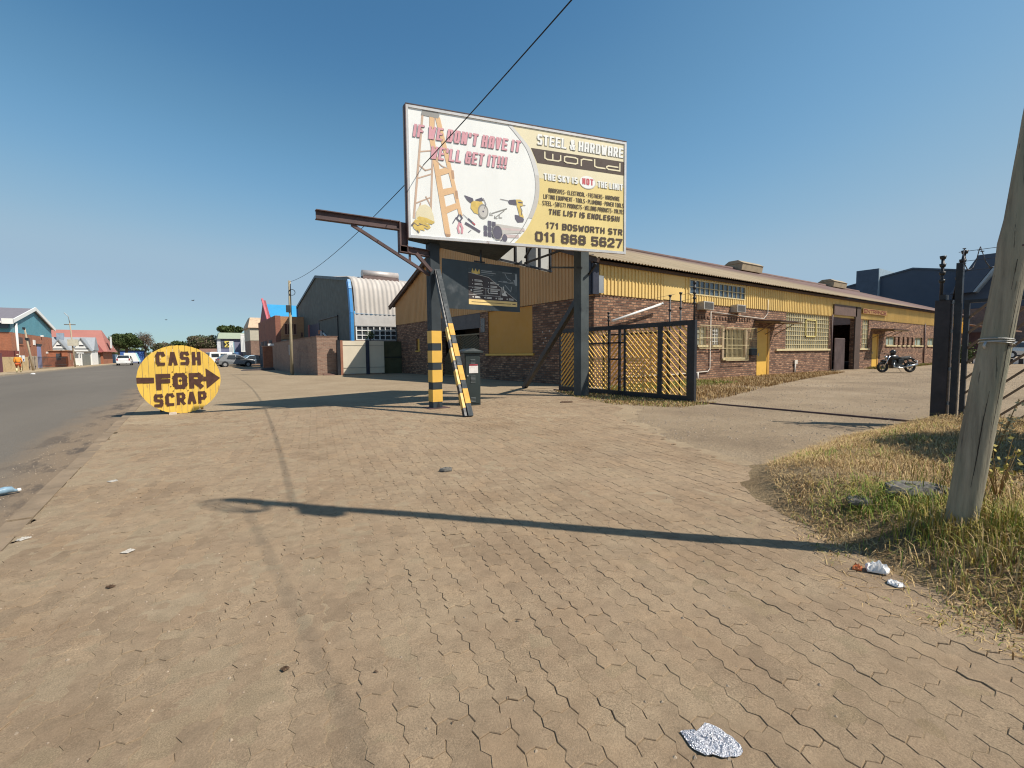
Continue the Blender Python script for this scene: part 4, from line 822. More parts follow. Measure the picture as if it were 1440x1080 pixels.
# dark corner column, downpipes, gutters
W_(MB().box(11.93, 11.86, 3.34, 12.22, 11.96, 4.60).box(11.90, 11.96, 3.34, 12.06, 12.22, 4.75)).build('corner_flashing', mat('corner_navy', (.025, .028, .045), .5, 0, .2), wh)
W_(MB().box(12.23, 11.90, 3.40, 12.50, 11.93, 4.02)).build('corner_box', mat('box_grey', (.24, .26, .28), .5), wh)
for xd in (32.52, 51.4): W_(MB().tube([(xd, 11.93, -.05), (xd, 11.93, 3.45)], .05, 8)).build('downpipe', RUST, wh)
W_(MB().tube([(19.45, 11.95, 3.05), (22.2, 11.95, 2.95), (24.2, 11.95, 2.9), (24.6, 11.95, 3.2), (24.6, 11.95, 3.9)], .018, 6).tube([(19.45, 11.95, 3.05), (19.45, 11.95, .50), (19.3, 11.95, .36), (17.2, 11.95, .30), (13.2, 11.95, .32)], .022, 6).tube([(18.5, 11.95, .33), (18.5, 11.95, -.05)], .05, 8)).build('wall_pipe', mat('pipe_cream', (.62, .57, .50), .6), wh)
W_(MB().tube([(27.8, 11.95, .55), (27.8, 11.95, -.02)], .05, 8)).build('wall_pipe', mat('pipe_cream', (.62, .57, .50)), wh)
W_(MB().box(27.68, 11.90, .52, 28.0, 11.97, .74)).build('outlet_box', mat('pipe_cream', (.6, .5, .4)), wh)
# windows of the long wall
def win(x0, x1, z0, z1, nx, nz, fw=.04, gl=GLASSP, fm=CREAM, dep=.08, sill=None, y=12.0, panel=None):
    f = MB(); 
    for i in range(nx + 1): x = x0 + (x1 - x0) * i / nx; w = fw if i in (0, nx) else fw * (1.25 if panel and i % panel == 0 else .6); f.box(x - w / 2, y + dep - .02, z0, x + w / 2, y + dep + .02, z1)
    for j in range(nz + 1): z = z0 + (z1 - z0) * j / nz; w = fw if j in (0, nz) else fw * .6; f.box(x0, y + dep - .017, z - w / 2, x1, y + dep + .017, z + w / 2)
    o = W_(f).build('window', fm, wh); g = W_(MB().box(x0, y + dep + .022, z0, x1, y + dep + .03, z1)).build('pane', gl, o)
    if sill: W_(MB().box(x0 - sill, y - .09, z0 - .10, x1 + .05, y + .06, z0 - .004)).build('sill', CREAM, o)
    return o
win(18.5, 19.2, 1.55, 2.36, 2, 3, sill=.05); win(19.66, 20.26, 1.55, 2.36, 4, 5, gl=GLASSD, fm=WHITE, sill=.05); win(20.55, 22.45, .95, 2.30, 4, 3, gl=glass('curtained_glass', (.075, .062, .035), .2, .6), sill=.1)
bw = win(26.72, 32.3, 1.36, 3.36, 21, 8, .05, sill=1.15, dep=.05, panel=7)
MBf = MB()
for q in ((29.1, 2.05, 30.5, 2.11), (29.1, 3.0, 30.5, 3.06), (29.1, 2.05, 29.16, 3.06), (30.44, 2.05, 30.5, 3.06)): MBf.box(q[0], 11.99, q[1], q[2], 12.045, q[3])
W_(MBf).build('opening_sash', mat('sash_yellow', (.62, .52, .20), .5), bw)
win(37.6, 38.8, 1.38, 3.36, 3, 6, .05, sill=.5); 
cw = win(17.82, 22.33, 3.75, 4.35, 12, 2, .045, gl=glass('blue_grey_glass', (.05, .065, .08), .15, .6), fm=CREAM, y=11.88)
for a, b in ((42.3, 44.4), (49.1, 51.1), (52.6, 54.7), (57.2, 59.2)): win(a, b, 1.62, 2.26, 2, 1, .07, gl=glass('pale_green_glass', (.32, .38, .33), .3, .2), sill=.15, dep=.12)
for a in (44.9, 46.0, 47.1, 48.2): W_(MB().box(a, 12.15, 1.62, a + .45, 12.2, 2.26)).build('window_slit', GLASSD, wh); W_(MB().box(a - .08, 11.93, 1.52, a + .55, 12.05, 1.615)).build('window_sill', CREAM, wh)
# burglar-bar cages
def cage(x0, x1, z0, z1, y, pitch=.11):
    m = MB(); n = int((x1 - x0) / pitch)
    for i in range(n + 1): x = x0 + (x1 - x0) * i / n; m.bar((x, y, z0), (x, y, z1), .011)
    for z in (z0, z0 + (z1 - z0) * .47, z1): m.bar((x0, y, z), (x1, y, z), .022)
    for x in (x0, x1): m.bar((x, y, z0), (x, 12.0, z0), .02); m.bar((x, y, z1), (x, 12.0, z1), .02)
    return W_(m).build('burglar_bars', CREAM, wh)
cage(18.46, 20.38, 1.40, 2.42, 11.86); cage(20.50, 22.5, .82, 2.36, 11.80); cage(22.6, 23.4, 1.40, 2.38, 11.86)
for xd in (20.42, 22.47): W_(MB().box(xd, 11.93, .90, xd + .13, 12.0, 2.36)).build('window_surround', mat('surround_cream', (.50, .38, .26), .7, 0, .2, 4), wh)
dt = MB()
for i in range(19): dt.box(18.55 + .242 * i, 11.965, 2.72, 18.67 + .242 * i, 11.998, 2.86)
W_(dt).build('dogtooth_course', BRK, wh)
# doors with lean-to canopies
def door(x0, x1, z1):
    o = W_(MB().box(x0, 11.99, -.04, x1 - .2, 12.05, z1)).build('door', YPAINT, wh); W_(MB().box(x1 - .2, 11.96, -.04, x1, 12.1, z1)).build('door_frame', mat('door_frame_orange', (.50, .27, .06), .5), o)
    W_(MB().box(x0 + .1, 11.97, 1.0, x0 + .16, 11.985, 1.14)).build('handle', GALV, o); return o
def canopy(x0, x1, z, out):
    m = MB()
    n = 14
    for i in range(n): xa = x0 + (x1 - x0) * i / n; xb = x0 + (x1 - x0) * (i + 1) / n; m.hexa([(xa, 11.99, z + .13), (xb, 11.99, z + .13), (xb, 12.0 - out, z + .02), (xa, 12.0 - out, z + .02), (xa, 11.99, z + .15 + .02 * (i % 2)), (xb, 11.99, z + .15 + .02 * (i % 2)), (xb, 12.0 - out, z + .04 + .02 * (i % 2)), (xa, 12.0 - out, z + .04 + .02 * (i % 2))])
    o = W_(m).build('canopy', RUST, wh); f = MB()
    for x in (x0 + .08, (x0 + x1) / 2, x1 - .08): f.bar((x, 12, z + .07), (x, 12.05 - out, z - .03), .05, .08); f.bar((x, 12, z - .55), (x, 12.3 - out, z), .035)
    f.bar((x0, 12.06 - out, z - .03), (x1, 12.06 - out, z - .03), .05, .07)
    W_(f).build('canopy_bracket', mat('bracket_mustard', (.20, .125, .055), .6), o)
door(23.68, 24.9, 2.42); canopy(23.35, 25.6, 2.66, 1.3); door(39.55, 40.68, 2.4); canopy(39.2, 42.2, 2.62, 1.35)
# loading bay: dark jamb, roller, leaf gate
W_(MB().box(36.2, 11.93, -.05, 37.1, 12.0, 4.12)).build('bay_jamb', mat('jamb_brown', (.075, .05, .04), .7, 0, .2), wh)
W_(MB().box(32.8, 13.2, -.02, 36.2, 13.3, 3.4)).build('bay_shade_sheet', DARKIN, wh)  # dark sheet added to stand for the shade inside the bay
lf = MB()
lf.box(32.85, 11.86, .05, 34.3, 11.90, 2.02)
for i in range(11): lf.bar((32.9 + .137 * i, 11.85, .06), (32.9 + .137 * i, 11.85, 2.0), .03)
W_(lf).build('bay_gate_leaf', mat('leaf_mauve_grey', (.20, .15, .14), .6, 0, .2, 3), wh)
# street gable: yellow boarded window, sill, garage with bar gate, slit
W_(MB().box(WX0 + .04, 15.62, 1.25, WX0 + .10, 19.16, 3.28)).build('boarded_window', mat('boarded_mustard', (.56, .265, .045), .6, 0, .06, .8), wh)
W_(MB().box(WX0 - .08, 15.5, 1.16, WX0 + .04, 19.3, 1.245)).build('window_sill', YPAINT, wh)
W_(MB().box(WX0 + .10, 27.3, 1.5, WX0 + .16, 27.8, 2.25)).build('boarded_slit', YPAINT, wh)
W_(MB().box(WX0 - .06, 27.2, 1.42, WX0 + .08, 27.9, 1.495)).build('window_sill', YPAINT, wh)
W_(MB().box(WX0 + 1.6, 19.8, -.04, WX0 + 1.7, 24.3, 3.3)).build('garage_shade_sheet', DARKIN, wh)  # dark sheet added to stand for the unlit garage interior
W_(MB().box(WX0 - .01, 19.9, 2.55, WX0 + .05, 24.15, 3.32)).build('garage_lintel', mat('lintel_grey', (.10, .09, .09), .6, 0, .2), wh)
gg = MB()
for i in range(-12, 36):
    for s_ in (1, -1):
        y0 = 20.0 + .14 * i; a = np.array([y0, .05]); b = np.array([y0 + s_ * 2.2, 2.25]); c0, c1 = (20.02, 22.05) if s_ > 0 else (22.05, 24.08)
        pts = []
        for t in (0, 1): pts.append(a + (b - a) * t)
        t0 = 0; t1 = 1; dy = (b - a)[0]
        for lim in (c0, c1):
            t = (lim - a[0]) / dy
            if dy > 0: t0, t1 = (max(t0, t), t1) if lim == c0 else (t0, min(t1, t))
            else: t0, t1 = (t0, min(t1, t)) if lim == c0 else (max(t0, t), t1)
        if t1 - t0 > .04: p, q = a + (b - a) * t0, a + (b - a) * t1; gg.bar((WX0 + .12, p[0], p[1]), (WX0 + .12, q[0], q[1]), .03)
for z in (.04, 2.26): gg.bar((WX0 + .12, 20.0, z), (WX0 + .12, 24.1, z), .07)
W_(gg).build('garage_gate', mat('garage_bar_buff', (.22, .17, .10), .6), wh)
W_(MB().box(WX0 - .025, 19.44, 2.32, WX0 - .004, 19.82, 3.0)).build('wall_poster', mat('poster_grey', (.20, .19, .18), .6, 0, .5, 12), wh)
W_(MB().box(WX0 - .025, 12.5, 2.2, WX0 - .004, 12.95, 2.85)).build('notice_board', mat('poster_dark', (.09, .09, .09), .6, 0, .6, 10), wh)
gh = MB()
for y0, z0 in ((14.9, 2.1), (14.45, 2.12), (14.7, 1.85), (14.75, 1.4), (14.5, 1.42), (14.85, 1.65)): gh.box(WX0 - .012, y0, z0, WX0 - .002, y0 + .06, z0 + .05)
W_(gh).build('fixing_patch', mat('patch_pale', (.5, .46, .42), .8), wh)

# things fixed to the warehouse that can be lifted off
for i, (x, lab) in enumerate(((18.45, 'window air conditioner in the brick wall, the one nearer the gate'), (21.15, 'window air conditioner in the brick wall above the barred bay window'))):
    t = thing('air_conditioner', lab, 'air conditioner', (x, 12.0, 3.10), 0, 'window air conditioners under the yellow sheeting')
    MB().box(0, -.34, 0, .74, .10, .34).build('casing', mat('ac_grey_white', (.42, .40, .37), .5, .1, .2, 5), t)
    g = MB()
    for k in range(9): g.box(.06, -.352, .03 + .032 * k, .70, -.342, .045 + .032 * k)
    g.build('grille', mat('ac_grille', (.10, .085, .075), .6), t)
es = thing('entrance_sign', 'yellow board reading ENTRANCE in red letters above the loading bay', 'sign', (37.15, 11.85, 3.72))
eb = MB().box(0, -.02, 0, 4.55, .02, .34).build('board', mat('entrance_board', (.33, .19, .07), .6, 0, .2, 3), es)
m = MB(); block(m, lambda u, v, d: Vector((u, -.022 - d, v)), 'ENTRANCE', .12, .04, 4.4, .30, .07, .003); m.build('lettering', mat('entrance_letters', (.13, .02, .015), .6), eb)
mbx = thing('post_box', 'dark grey letter box under the bars beside the yellow door', 'letter box', (22.75, 11.9, 1.05)); MB().box(0, -.12, 0, .55, .08, .34).build('box', DGREY, mbx, .01); MB().box(.08, -.13, .24, .47, -.121, .27).build('slot', BLACK, mbx)

# ================================================================== SLIDING GATE, retracted along x = 10.2
def bars(mb, axis_x, y0, y1, z0, z1, pitch, rise, w):
    """diagonal bars clipped to a panel in the plane x = axis_x; rise=+1: z grows with y"""
    H = z1 - z0; n = int((y1 - y0 + H) / pitch) + 2
    for i in range(n):
        s = y0 - H + i * pitch
        pts = [(s, z0), (s + H, z1)] if rise > 0 else [(s, z1), (s + H, z0)]
        (ya, za), (yb, zb_) = pts; t0 = max(0, (y0 - ya) / H); t1 = min(1, (y1 - ya) / H)
        if t1 - t0 < .03: continue
        P = lambda t: (axis_x, ya + H * t, za + (zb_ - za) * t); mb.bar(P(t0), P(t1), w)
sg = thing('sliding_gate', 'retracted black steel sliding gate with yellow diagonal bars, beside the right billboard post', 'gate', (10.2, 6.65, 0))
G_ = lambda mb: (setattr(mb, 'v', [(x - 10.2, y - 6.65, z) for x, y, z in mb.v]), mb)[1]
f = MB()
f.box(10.16, 6.65, .02, 10.24, 11.7, .14); f.box(10.15, 6.65, 1.90, 10.25, 11.7, 2.02); f.box(10.15, 6.65, .14, 10.25, 6.86, 1.90)
for y in (7.62, 8.85, 9.05, 9.45, 11.62): f.box(10.17, y, .14, 10.23, y + (.13 if y == 7.62 else .06), 1.90)
f.box(10.17, 9.11, 1.02, 10.23, 9.45, 1.07); f.box(10.17, 8.91, 1.5, 10.23, 10.4, 1.545)
G_(f).build('frame', BLACK, sg)
b = MB(); bars(b, 10.2, 6.86, 7.62, .14, 1.90, .175, 1, .030); bars(b, 10.2, 7.75, 8.85, .14, 1.90, .16, 1, .030); bars(b, 10.2, 9.51, 10.4, .14, 1.90, .16, 1, .030); bars(b, 10.2, 10.4, 11.62, .14, 1.90, .16, -1, .030)
G_(b).build('diagonal_bars', YPAINT, sg)
wl = MB()
for y in (7.0, 11.2): wl.cyl((10.2, y, .05), (1, 0, 0), .06, .04, 14)
G_(wl).build('wheel', GALV, sg)
# second fixed bar screen close behind, in front of the brick wall
fs = thing('bar_screen', 'low yellow diagonal-bar screen standing between the open gate and the brick wall', 'fence', (10.6, 7.75, 0))
b = MB(); bars(b, 0, 0, 2.3, .08, 1.75, .17, -1, .032); b.build('diagonal_bars', YPAINT, fs)
b = MB()
for y in (-.04, 2.3): b.box(-.03, y, 0, .03, y + .05, 1.8)
b.bar((0, 0, .06), (0, 2.31, .06), .05); b.bar((0, 0, 1.78), (0, 2.31, 1.78), .05); b.build('frame', BLACK, fs)
# electric-fence rods on and behind the gate
def rod(name, label, x, y, z0, z1, lean=0, n=5, grp='electric fence rods'):
    t = thing(name, label, 'fence rod', (x, y, z0), 0, grp); h = z1 - z0
    MB().tube([(0, 0, 0), (0, lean, h)], .022, 6).build('pole', BLACK, t)
    for i in range(n): f_ = .45 + .55 * i / (n - 1); MB().tube([(0, lean * f_, h * f_ - .025), (0, lean * f_, h * f_ + .025)], [.035, .045], 8).build('insulator', mat('insulator_black', (.03, .03, .03), .5), t)
rod('fence_rod', 'black electric-fence rod with insulators on the free end of the open gate', 10.22, 6.72, 2.02, 2.92)
rod('fence_rod', 'black electric-fence rod at the middle of the open gate, left one of a pair', 10.5, 7.62, 0, 2.72)
rod('fence_rod', 'black electric-fence rod at the middle of the open gate, right one of a pair', 10.5, 7.30, 0, 2.75)
rod('fence_rod', 'short black rod at the post end of the open gate', 10.35, 9.65, 2.02, 2.42, 0, 3)
wp = thing('white_tube', 'white tube slanting up over the top of the open gate', 'tube', (12.84, 11.8, 2.40)); MB().tube([(0, 0, 0), (2.76, -.1, .77)], .045, 10).build('tube', WHITE, wp); MB().tube([(2.70, -.1, .752), (2.80, -.1, .78)], .055, 10).build('end_cap', GALV, wp)
rl = MB(); rl.bar((10.2, 2.0, .005), (10.2, 12.0, .005), .035, .03); tag(rl.build('gate_rail', RUST), 'rusty steel track for the gate laid across the driveway', 'gate track')

# ================================================================== GATE POST AND FENCE ON THE RIGHT
gpo = thing('gate_post', 'tall dark steel gate post at the right of the driveway', 'gate post', (9.95, 2.08, 0))
MB().box(-.10, -.09, -.02, .10, .10, 2.02).build('post', mat('post_dark_brown', (.030, .024, .028), .5, 0, .4, 4, dirt=((.08, .04, .035), 6, .62)), gpo, .008)
MB().box(-.05, -.20, .02, .05, -.12, 2.58).build('catch_post', BLACK, gpo); m = MB()
for z in (.35, .9, 1.5, 1.95): m.box(-.03, -.13, z, .03, -.08, z + .05)
m.build('bracket', GALV, gpo); MB().box(-.13, -.03, 2.022, .06, .04, 2.10).build('gate_motor_box', BLACK, gpo)
for x, y, z1, ln, lab in ((9.95, 2.13, 2.70, .0, 'black electric-fence rod on top of the right gate post'), (9.95, 1.98, 2.74, -.10, 'leaning electric-fence rod behind the right gate post')): rod('fence_rod', lab, x, y, 2.02, z1, ln, 4)
pf = thing('diagonal_fence', 'rust brown fence panel of slanting bars behind the wooden pole', 'fence', (9.95, 1.85, 0))
b = MB(); bars(b, 0, -3.6, 0, .10, 1.95, .235, -1, .03); b.build('diagonal_bars', mat('fence_tan_rust', (.22, .14, .085), .7, 0, .25, 5), pf)
b = MB(); b.box(-.03, -3.6, .05, .03, 0, .11); b.box(-.03, -3.6, 1.95, .03, 0, 2.0); b.box(-.035, -.06, .0, .035, 0, 2.0); b.box(-.035, -3.66, 0, .035, -3.6, 2.0); b.build('frame', BLACK, pf)
rz = MB(); pts = []
for i in range(150): t = i / 150; pts.append((9.95 + .16 * math.cos(i * .9), 1.9 - 3.6 * t + .05 * math.sin(i * .31), 2.62 + .17 * math.sin(i * .9)))
rz.tube(pts, .007, 4)
for p in pts[::2]: rz.bar((p[0] - .03, p[1] - .02, p[2]), (p[0] + .03, p[1] + .02, p[2] + .01), .014)
for z in (2.45, 2.6, 2.75): rz.tube([(9.95, 1.95, z), (9.95, -1.7, z)], .004, 4)
tag(rz.build('razor_wire', mat('wire_grey', (.10, .10, .11), .5, .4)), 'coil of razor wire strung along the top of the slanting-bar fence', 'razor wire')
wr = MB()
for z in (2.35, 2.55, 2.75): wr.tube([(10.5, 7.46, z), (10.5, 9.6, z - .15), (10.35, 9.65, z - .36)], .004, 4)
for z in (2.35, 2.55, 2.7): wr.tube([(10.22, 6.72, z), (10.5, 7.3, z)], .004, 4)
tag(wr.build('electric_wire', mat('wire_grey', (.1, .1, .1))), 'thin electric wires strung between the rods over the open gate', 'wire')

# ================================================================== POLES AND CABLE
def timber(name, c, g):
    m, nt, b = nmat(name); p = pos(nt)
    f = noise(nt, p, 3.0, 7, .7, (6, 6, .55)); col = ramp(nt, f, [(.28, sc3(c, .45)), (.5, c), (.72, sc3(c, 1.45))])
    col = mix(nt, col, g, ramp(nt, noise(nt, p, 1.3, 5, .6, (3, 3, .8)), [(.45, 0), (.68, .8)]))
    ck = noise(nt, p, 9, 6, .75, (6, 6, .22)); col = mix(nt, col, (.05, .04, .03), ramp(nt, ck, [(.66, 0), (.72, .85)]))
    L(nt, col, b.inputs['Base Color']); b.inputs['Roughness'].default_value = .85; bump(nt, b, math_(nt, 'SUBTRACT', f, math_(nt, 'MULTIPLY', ramp(nt, ck, [(.64, 0), (.72, 1)]), 1.2)), .8, .012); return m
TIM = timber('treated_pole_timber', (.265, .232, .170), (.235, .255, .175))
up = thing('utility_pole', 'leaning weathered wooden pole rising from the grass at the right', 'utility pole', (3.66, .645, .2))
def pole_c(z): return Vector((.032 * z, -.088 * z, z))
zs = np.linspace(-.35, 6.55, 54); pts = []; rs = []
for z in zs: c = pole_c(z); pts.append(c + Vector((.006 * math.sin(z * 2.1), .006 * math.sin(z * 1.7 + 1), 0))); rs.append(.0705 - .0024 * z + .003 * math.sin(z * 3.3) + (.008 if abs(z - 1.59) < .1 else 0))
MB().use(TIM).tube(pts, rs, 22, jit=.015).build('shaft', TIM, up)
kn = pole_c(1.60) + Vector((.0, -.069, 0)); MB().ball((kn.x, kn.y, kn.z), (.025, .019, .072), 10, 8).build('knot', TIM, up)
c = pole_c(1.07); tw = MB()
for k, dz in enumerate((0, .012, -.009)): tw.torus((c.x, c.y, c.z + dz), (.10 + .03 * k, .05 - .05 * k, 1), .0705, .0032, 36, 6)
tw.tube([(c.x - .071, c.y + .03, c.z), (c.x - .079, c.y + .035, c.z - .02), (c.x - .075, c.y + .03, c.z - .035)], .006, 6); tw.build('wire_tie', mat('tie_wire', (.45, .44, .42), .5, .5), up)
pmk = MB()
for i in range(5): t = R(196 + i * 6); c = pole_c(1.63 + .005 * i); rr = .0692; pmk.poly([c + Vector((rr * math.cos(t), rr * math.sin(t), -.012)), c + Vector((rr * math.cos(t + R(6)), rr * math.sin(t + R(6)), -.010)), c + Vector((rr * math.cos(t + R(6)), rr * math.sin(t + R(6)), .012)), c + Vector((rr * math.cos(t), rr * math.sin(t), .008))])
pmk.build('paint_mark', mat('red_spray_mark', (.42, .06, .07), .7), up)
c = pole_c(5.25); MB().box(c.x - .17, c.y - .09, c.z - .22, c.x - .06, c.y + .09, c.z + .14).build('junction_box', DGREY, up)
c = pole_c(6.2); ck = MB()
for k in range(4): ck.torus((c.x - .10 - .02 * k, c.y, c.z), (1, .25, .1 * k), .23 + .012 * k, .008, 30, 6)
ck.build('cable_coil', RUBBER, up)
sp_ = MB()
for a_, z0, ln in ((232, .5, .9), (205, 1.35, .7), (250, 2.0, 1.1), (218, 2.3, .6), (262, .9, .5), (196, .25, .55)):
    for k in range(8):
        za, zb2 = z0 + ln * k / 8, z0 + ln * (k + 1) / 8; w = .0020 * math.sin(math.pi * (k + .5) / 8) + .0004; t = R(a_ + 1.2 * math.sin(k)); rr = .0712 - .0024 * za
        ca, cb2 = pole_c(za), pole_c(zb2); tn = Vector((-math.sin(t), math.cos(t), 0)); nr_ = Vector((math.cos(t), math.sin(t), 0)) * rr
        sp_.poly([ca + nr_ - tn * w, ca + nr_ + tn * w, cb2 + nr_ + tn * w, cb2 + nr_ - tn * w])
sp_.build('drying_split', mat('split_dark', (.035, .028, .022), .95), up)
for a_, z0 in ((225, 1.62), (214, 1.58), (240, 1.05)):
    t = R(a_); c = pole_c(z0) + Vector((math.cos(t), math.sin(t), 0)) * .0695; MB().cyl(c, (math.cos(t), math.sin(t), 0), .005, .012, 8).build('nail', RUST, up)
fp = thing('utility_pole', 'slim wooden pole with coiled cable at its top, beside the brick boundary wall', 'utility pole', (5.62, 33.0, 0), 0)
MB().tube([(0, 0, -.2), (.02, 0, 3), (.06, 0, 6.1)], [.10, .09, .075], 14).build('shaft', timber('pale_pole_timber', (.36, .30, .20), (.33, .28, .17)), fp)
m = MB()
for k in range(3): m.torus((.16, -.10 - .015 * k, 5.35), (.1, 1, .05 * k), .19, .016, 24, 6)
m.build('cable_coil', RUBBER, fp); MB().box(-.22, -.2, 4.05, .02, -.06, 4.5).build('junction_box', DGREY, fp)
m = MB(); m.tube([(.10, -.09, 5.9), (.09, -.1, 4.4), (.08, -.1, 3.9)], .022, 6); m.build('cable_drop', RUBBER, fp)
P0 = Vector((3.86, .17, 5.95)); P1 = Vector((5.68, 33, 6.02)); pts = []
for i in range(41): t = i / 40; p = P0.lerp(P1, t); p.z -= 4 * t * (1 - t) * .80; pts.append(p)
tag(MB().tube(pts, .0095, 6).build('overhead_cable', RUBBER), 'black overhead cable slung between the two wooden poles past the billboard', 'cable')

P0 = Vector((3.87, .07, 6.6)); P1 = Vector((3.9, -34, 6.4)); pts = []
for i in range(31): t = i / 30; p = P0.lerp(P1, t); p.z -= 4 * t * (1 - t) * .3; pts.append(p)
tag(MB().tube(pts, .006, 6).build('overhead_cable', RUBBER), 'black cable running on from the leaning wooden pole, its thin shadow crossing the sandy paving', 'cable')
# ================================================================== MOTORCYCLE
mo = thing('motorcycle', 'black motorcycle parked on its stand with a helmet on the tank', 'motorcycle', (32.43, 8.67, -.01), R(142.5))   # local +x = forward
MBK = mat('moto_black', (.018, .018, .02), .3, 0, .2, 6); CHR = mat('moto_chrome', (.55, .55, .55), .2, .9, .1)
for x, r in ((.76, .31), (-.72, .31)):
    w = MB().torus((x, 0, r), (0, 1, 0), r - .062, .062, 28, 8).build('wheel', RUBBER, mo)
    g = MB().torus((x, 0, r), (0, 1, 0), r - .12, .018, 24, 6)
    for k in range(5): t = k * 1.2566; g.bar((x, 0, r), (x + .2 * math.cos(t), 0, r + .2 * math.sin(t)), .035, .02)
    g.cyl((x, 0, r), (0, 1, 0), .055, .12, 12); g.torus((x, .07, r), (0, 1, 0), .12, .012, 18, 5); g.build('rim', mat('moto_rim', (.10, .10, .10), .4, .6), w)
m = MB()
for s_ in (-.09, .09): m.tube([(.76, s_, .31), (.60, s_, .62), (.46, s_, .93)], [.026, .024, .03], 8)
m.build('fork', CHR, mo)
MB().tube([(.60, 0, .60), (.72, 0, .665), (.86, 0, .64)], [.05, .075, .05], 8).build('front_mudguard', MBK, mo)
MB().ball((.24, 0, .84), (.33, .19, .17), 14, 8).build('fuel_tank', MBK, mo); MB().box(-.28, -.15, .50, .02, .15, .74).build('side_panel', MBK, mo, .03); MB().box(.30, -.14, .40, .38, .14, .74).build('radiator', MBK, mo, .01)
m = MB(); m.tube([(.02, 0, .80), (-.20, 0, .76), (-.45, 0, .79), (-.70, 0, .87)], [.10, .135, .12, .06], 10); m.build('seat', mat('moto_seat', (.03, .028, .027), .8), mo)
m = MB(); m.tube([(-.45, 0, .76), (-.72, 0, .80), (-.98, 0, .70)], [.08, .085, .03], 8); m.tube([(-.86, 0, .68), (-1.05, 0, .52)], [.05, .03], 6); m.build('tail', MBK, mo)
m = MB(); m.box(-.20, -.15, .24, .30, .15, .50); m.tube([(.08, 0, .48), (.22, 0, .72)], [.11, .12], 10); m.tube([(-.02, 0, .48), (-.12, 0, .70)], [.11, .12], 10); m.cyl((.0, .17, .36), (0, 1, 0), .13, .06, 14); m.cyl((.0, -.17, .36), (0, 1, 0), .13, .06, 14); m.build('engine', mat('moto_engine', (.09, .09, .09), .4, .6, .4, 9), mo)
m = MB(); m.tube([(.25, -.14, .55), (.28, -.17, .32), (-.1, -.19, .27), (-.35, -.2, .32)], .03, 8); m.tube([(-.35, -.2, .32), (-.95, -.22, .46)], [.05, .06], 10); m.tube([(.25, .14, .55), (.28, .17, .32), (-.1, .19, .27), (-.35, .2, .32)], .03, 8); m.tube([(-.35, .2, .32), (-.95, .22, .46)], [.05, .06], 10); m.build('exhaust', CHR, mo)
m = MB()
for s_ in (-.16, .16): m.bar((-.72, s_ * .6, .31), (-.1, s_ * .7, .38), .05); m.bar((-.62, s_, .36), (-.42, s_, .76), .05)
m.bar((.44, 0, .92), (.05, 0, .62), .07); m.bar((.40, 0, .80), (.2, 0, .35), .05); m.build('frame', MBK, mo)
m = MB(); m.tube([(.44, -.40, 1.06), (.42, -.2, 1.03), (.46, 0, .98), (.42, .2, 1.03), (.44, .40, 1.06)][::-1], .016, 8); m.tube([(.42, -.32, 1.04), (.50, -.36, 1.18)], .008, 6); m.tube([(.42, .32, 1.04), (.50, .36, 1.18)], .008, 6); m.build('handlebar', MBK, mo)
m = MB()
for s_ in (-1, 1): m.ball((.50, .38 * s_, 1.2), (.015, .06, .04), 8, 5)
m.build('mirror', MBK, mo); MB().ball((.60, 0, .86), (.09, .09, .09), 12, 8).build('headlight', CHR, mo)
MB().bar((.05, .14, .28), (-.05, .32, .01), .025).build('side_stand', CHR, mo); MB().box(-1.08, -.07, .55, -1.04, .07, .67).build('number_plate', SWH, mo)
he = thing('helmet', 'black motorcycle helmet resting on the parked motorcycle', 'helmet', (32.24, 8.80, 1.0), R(142)); MB().ball((0, 0, .12), (.16, .13, .145), 14, 9).build('shell', MBK, he); MB().ball((.05, 0, .13), (.125, .122, .07), 12, 6).build('visor', GLASSD, he)

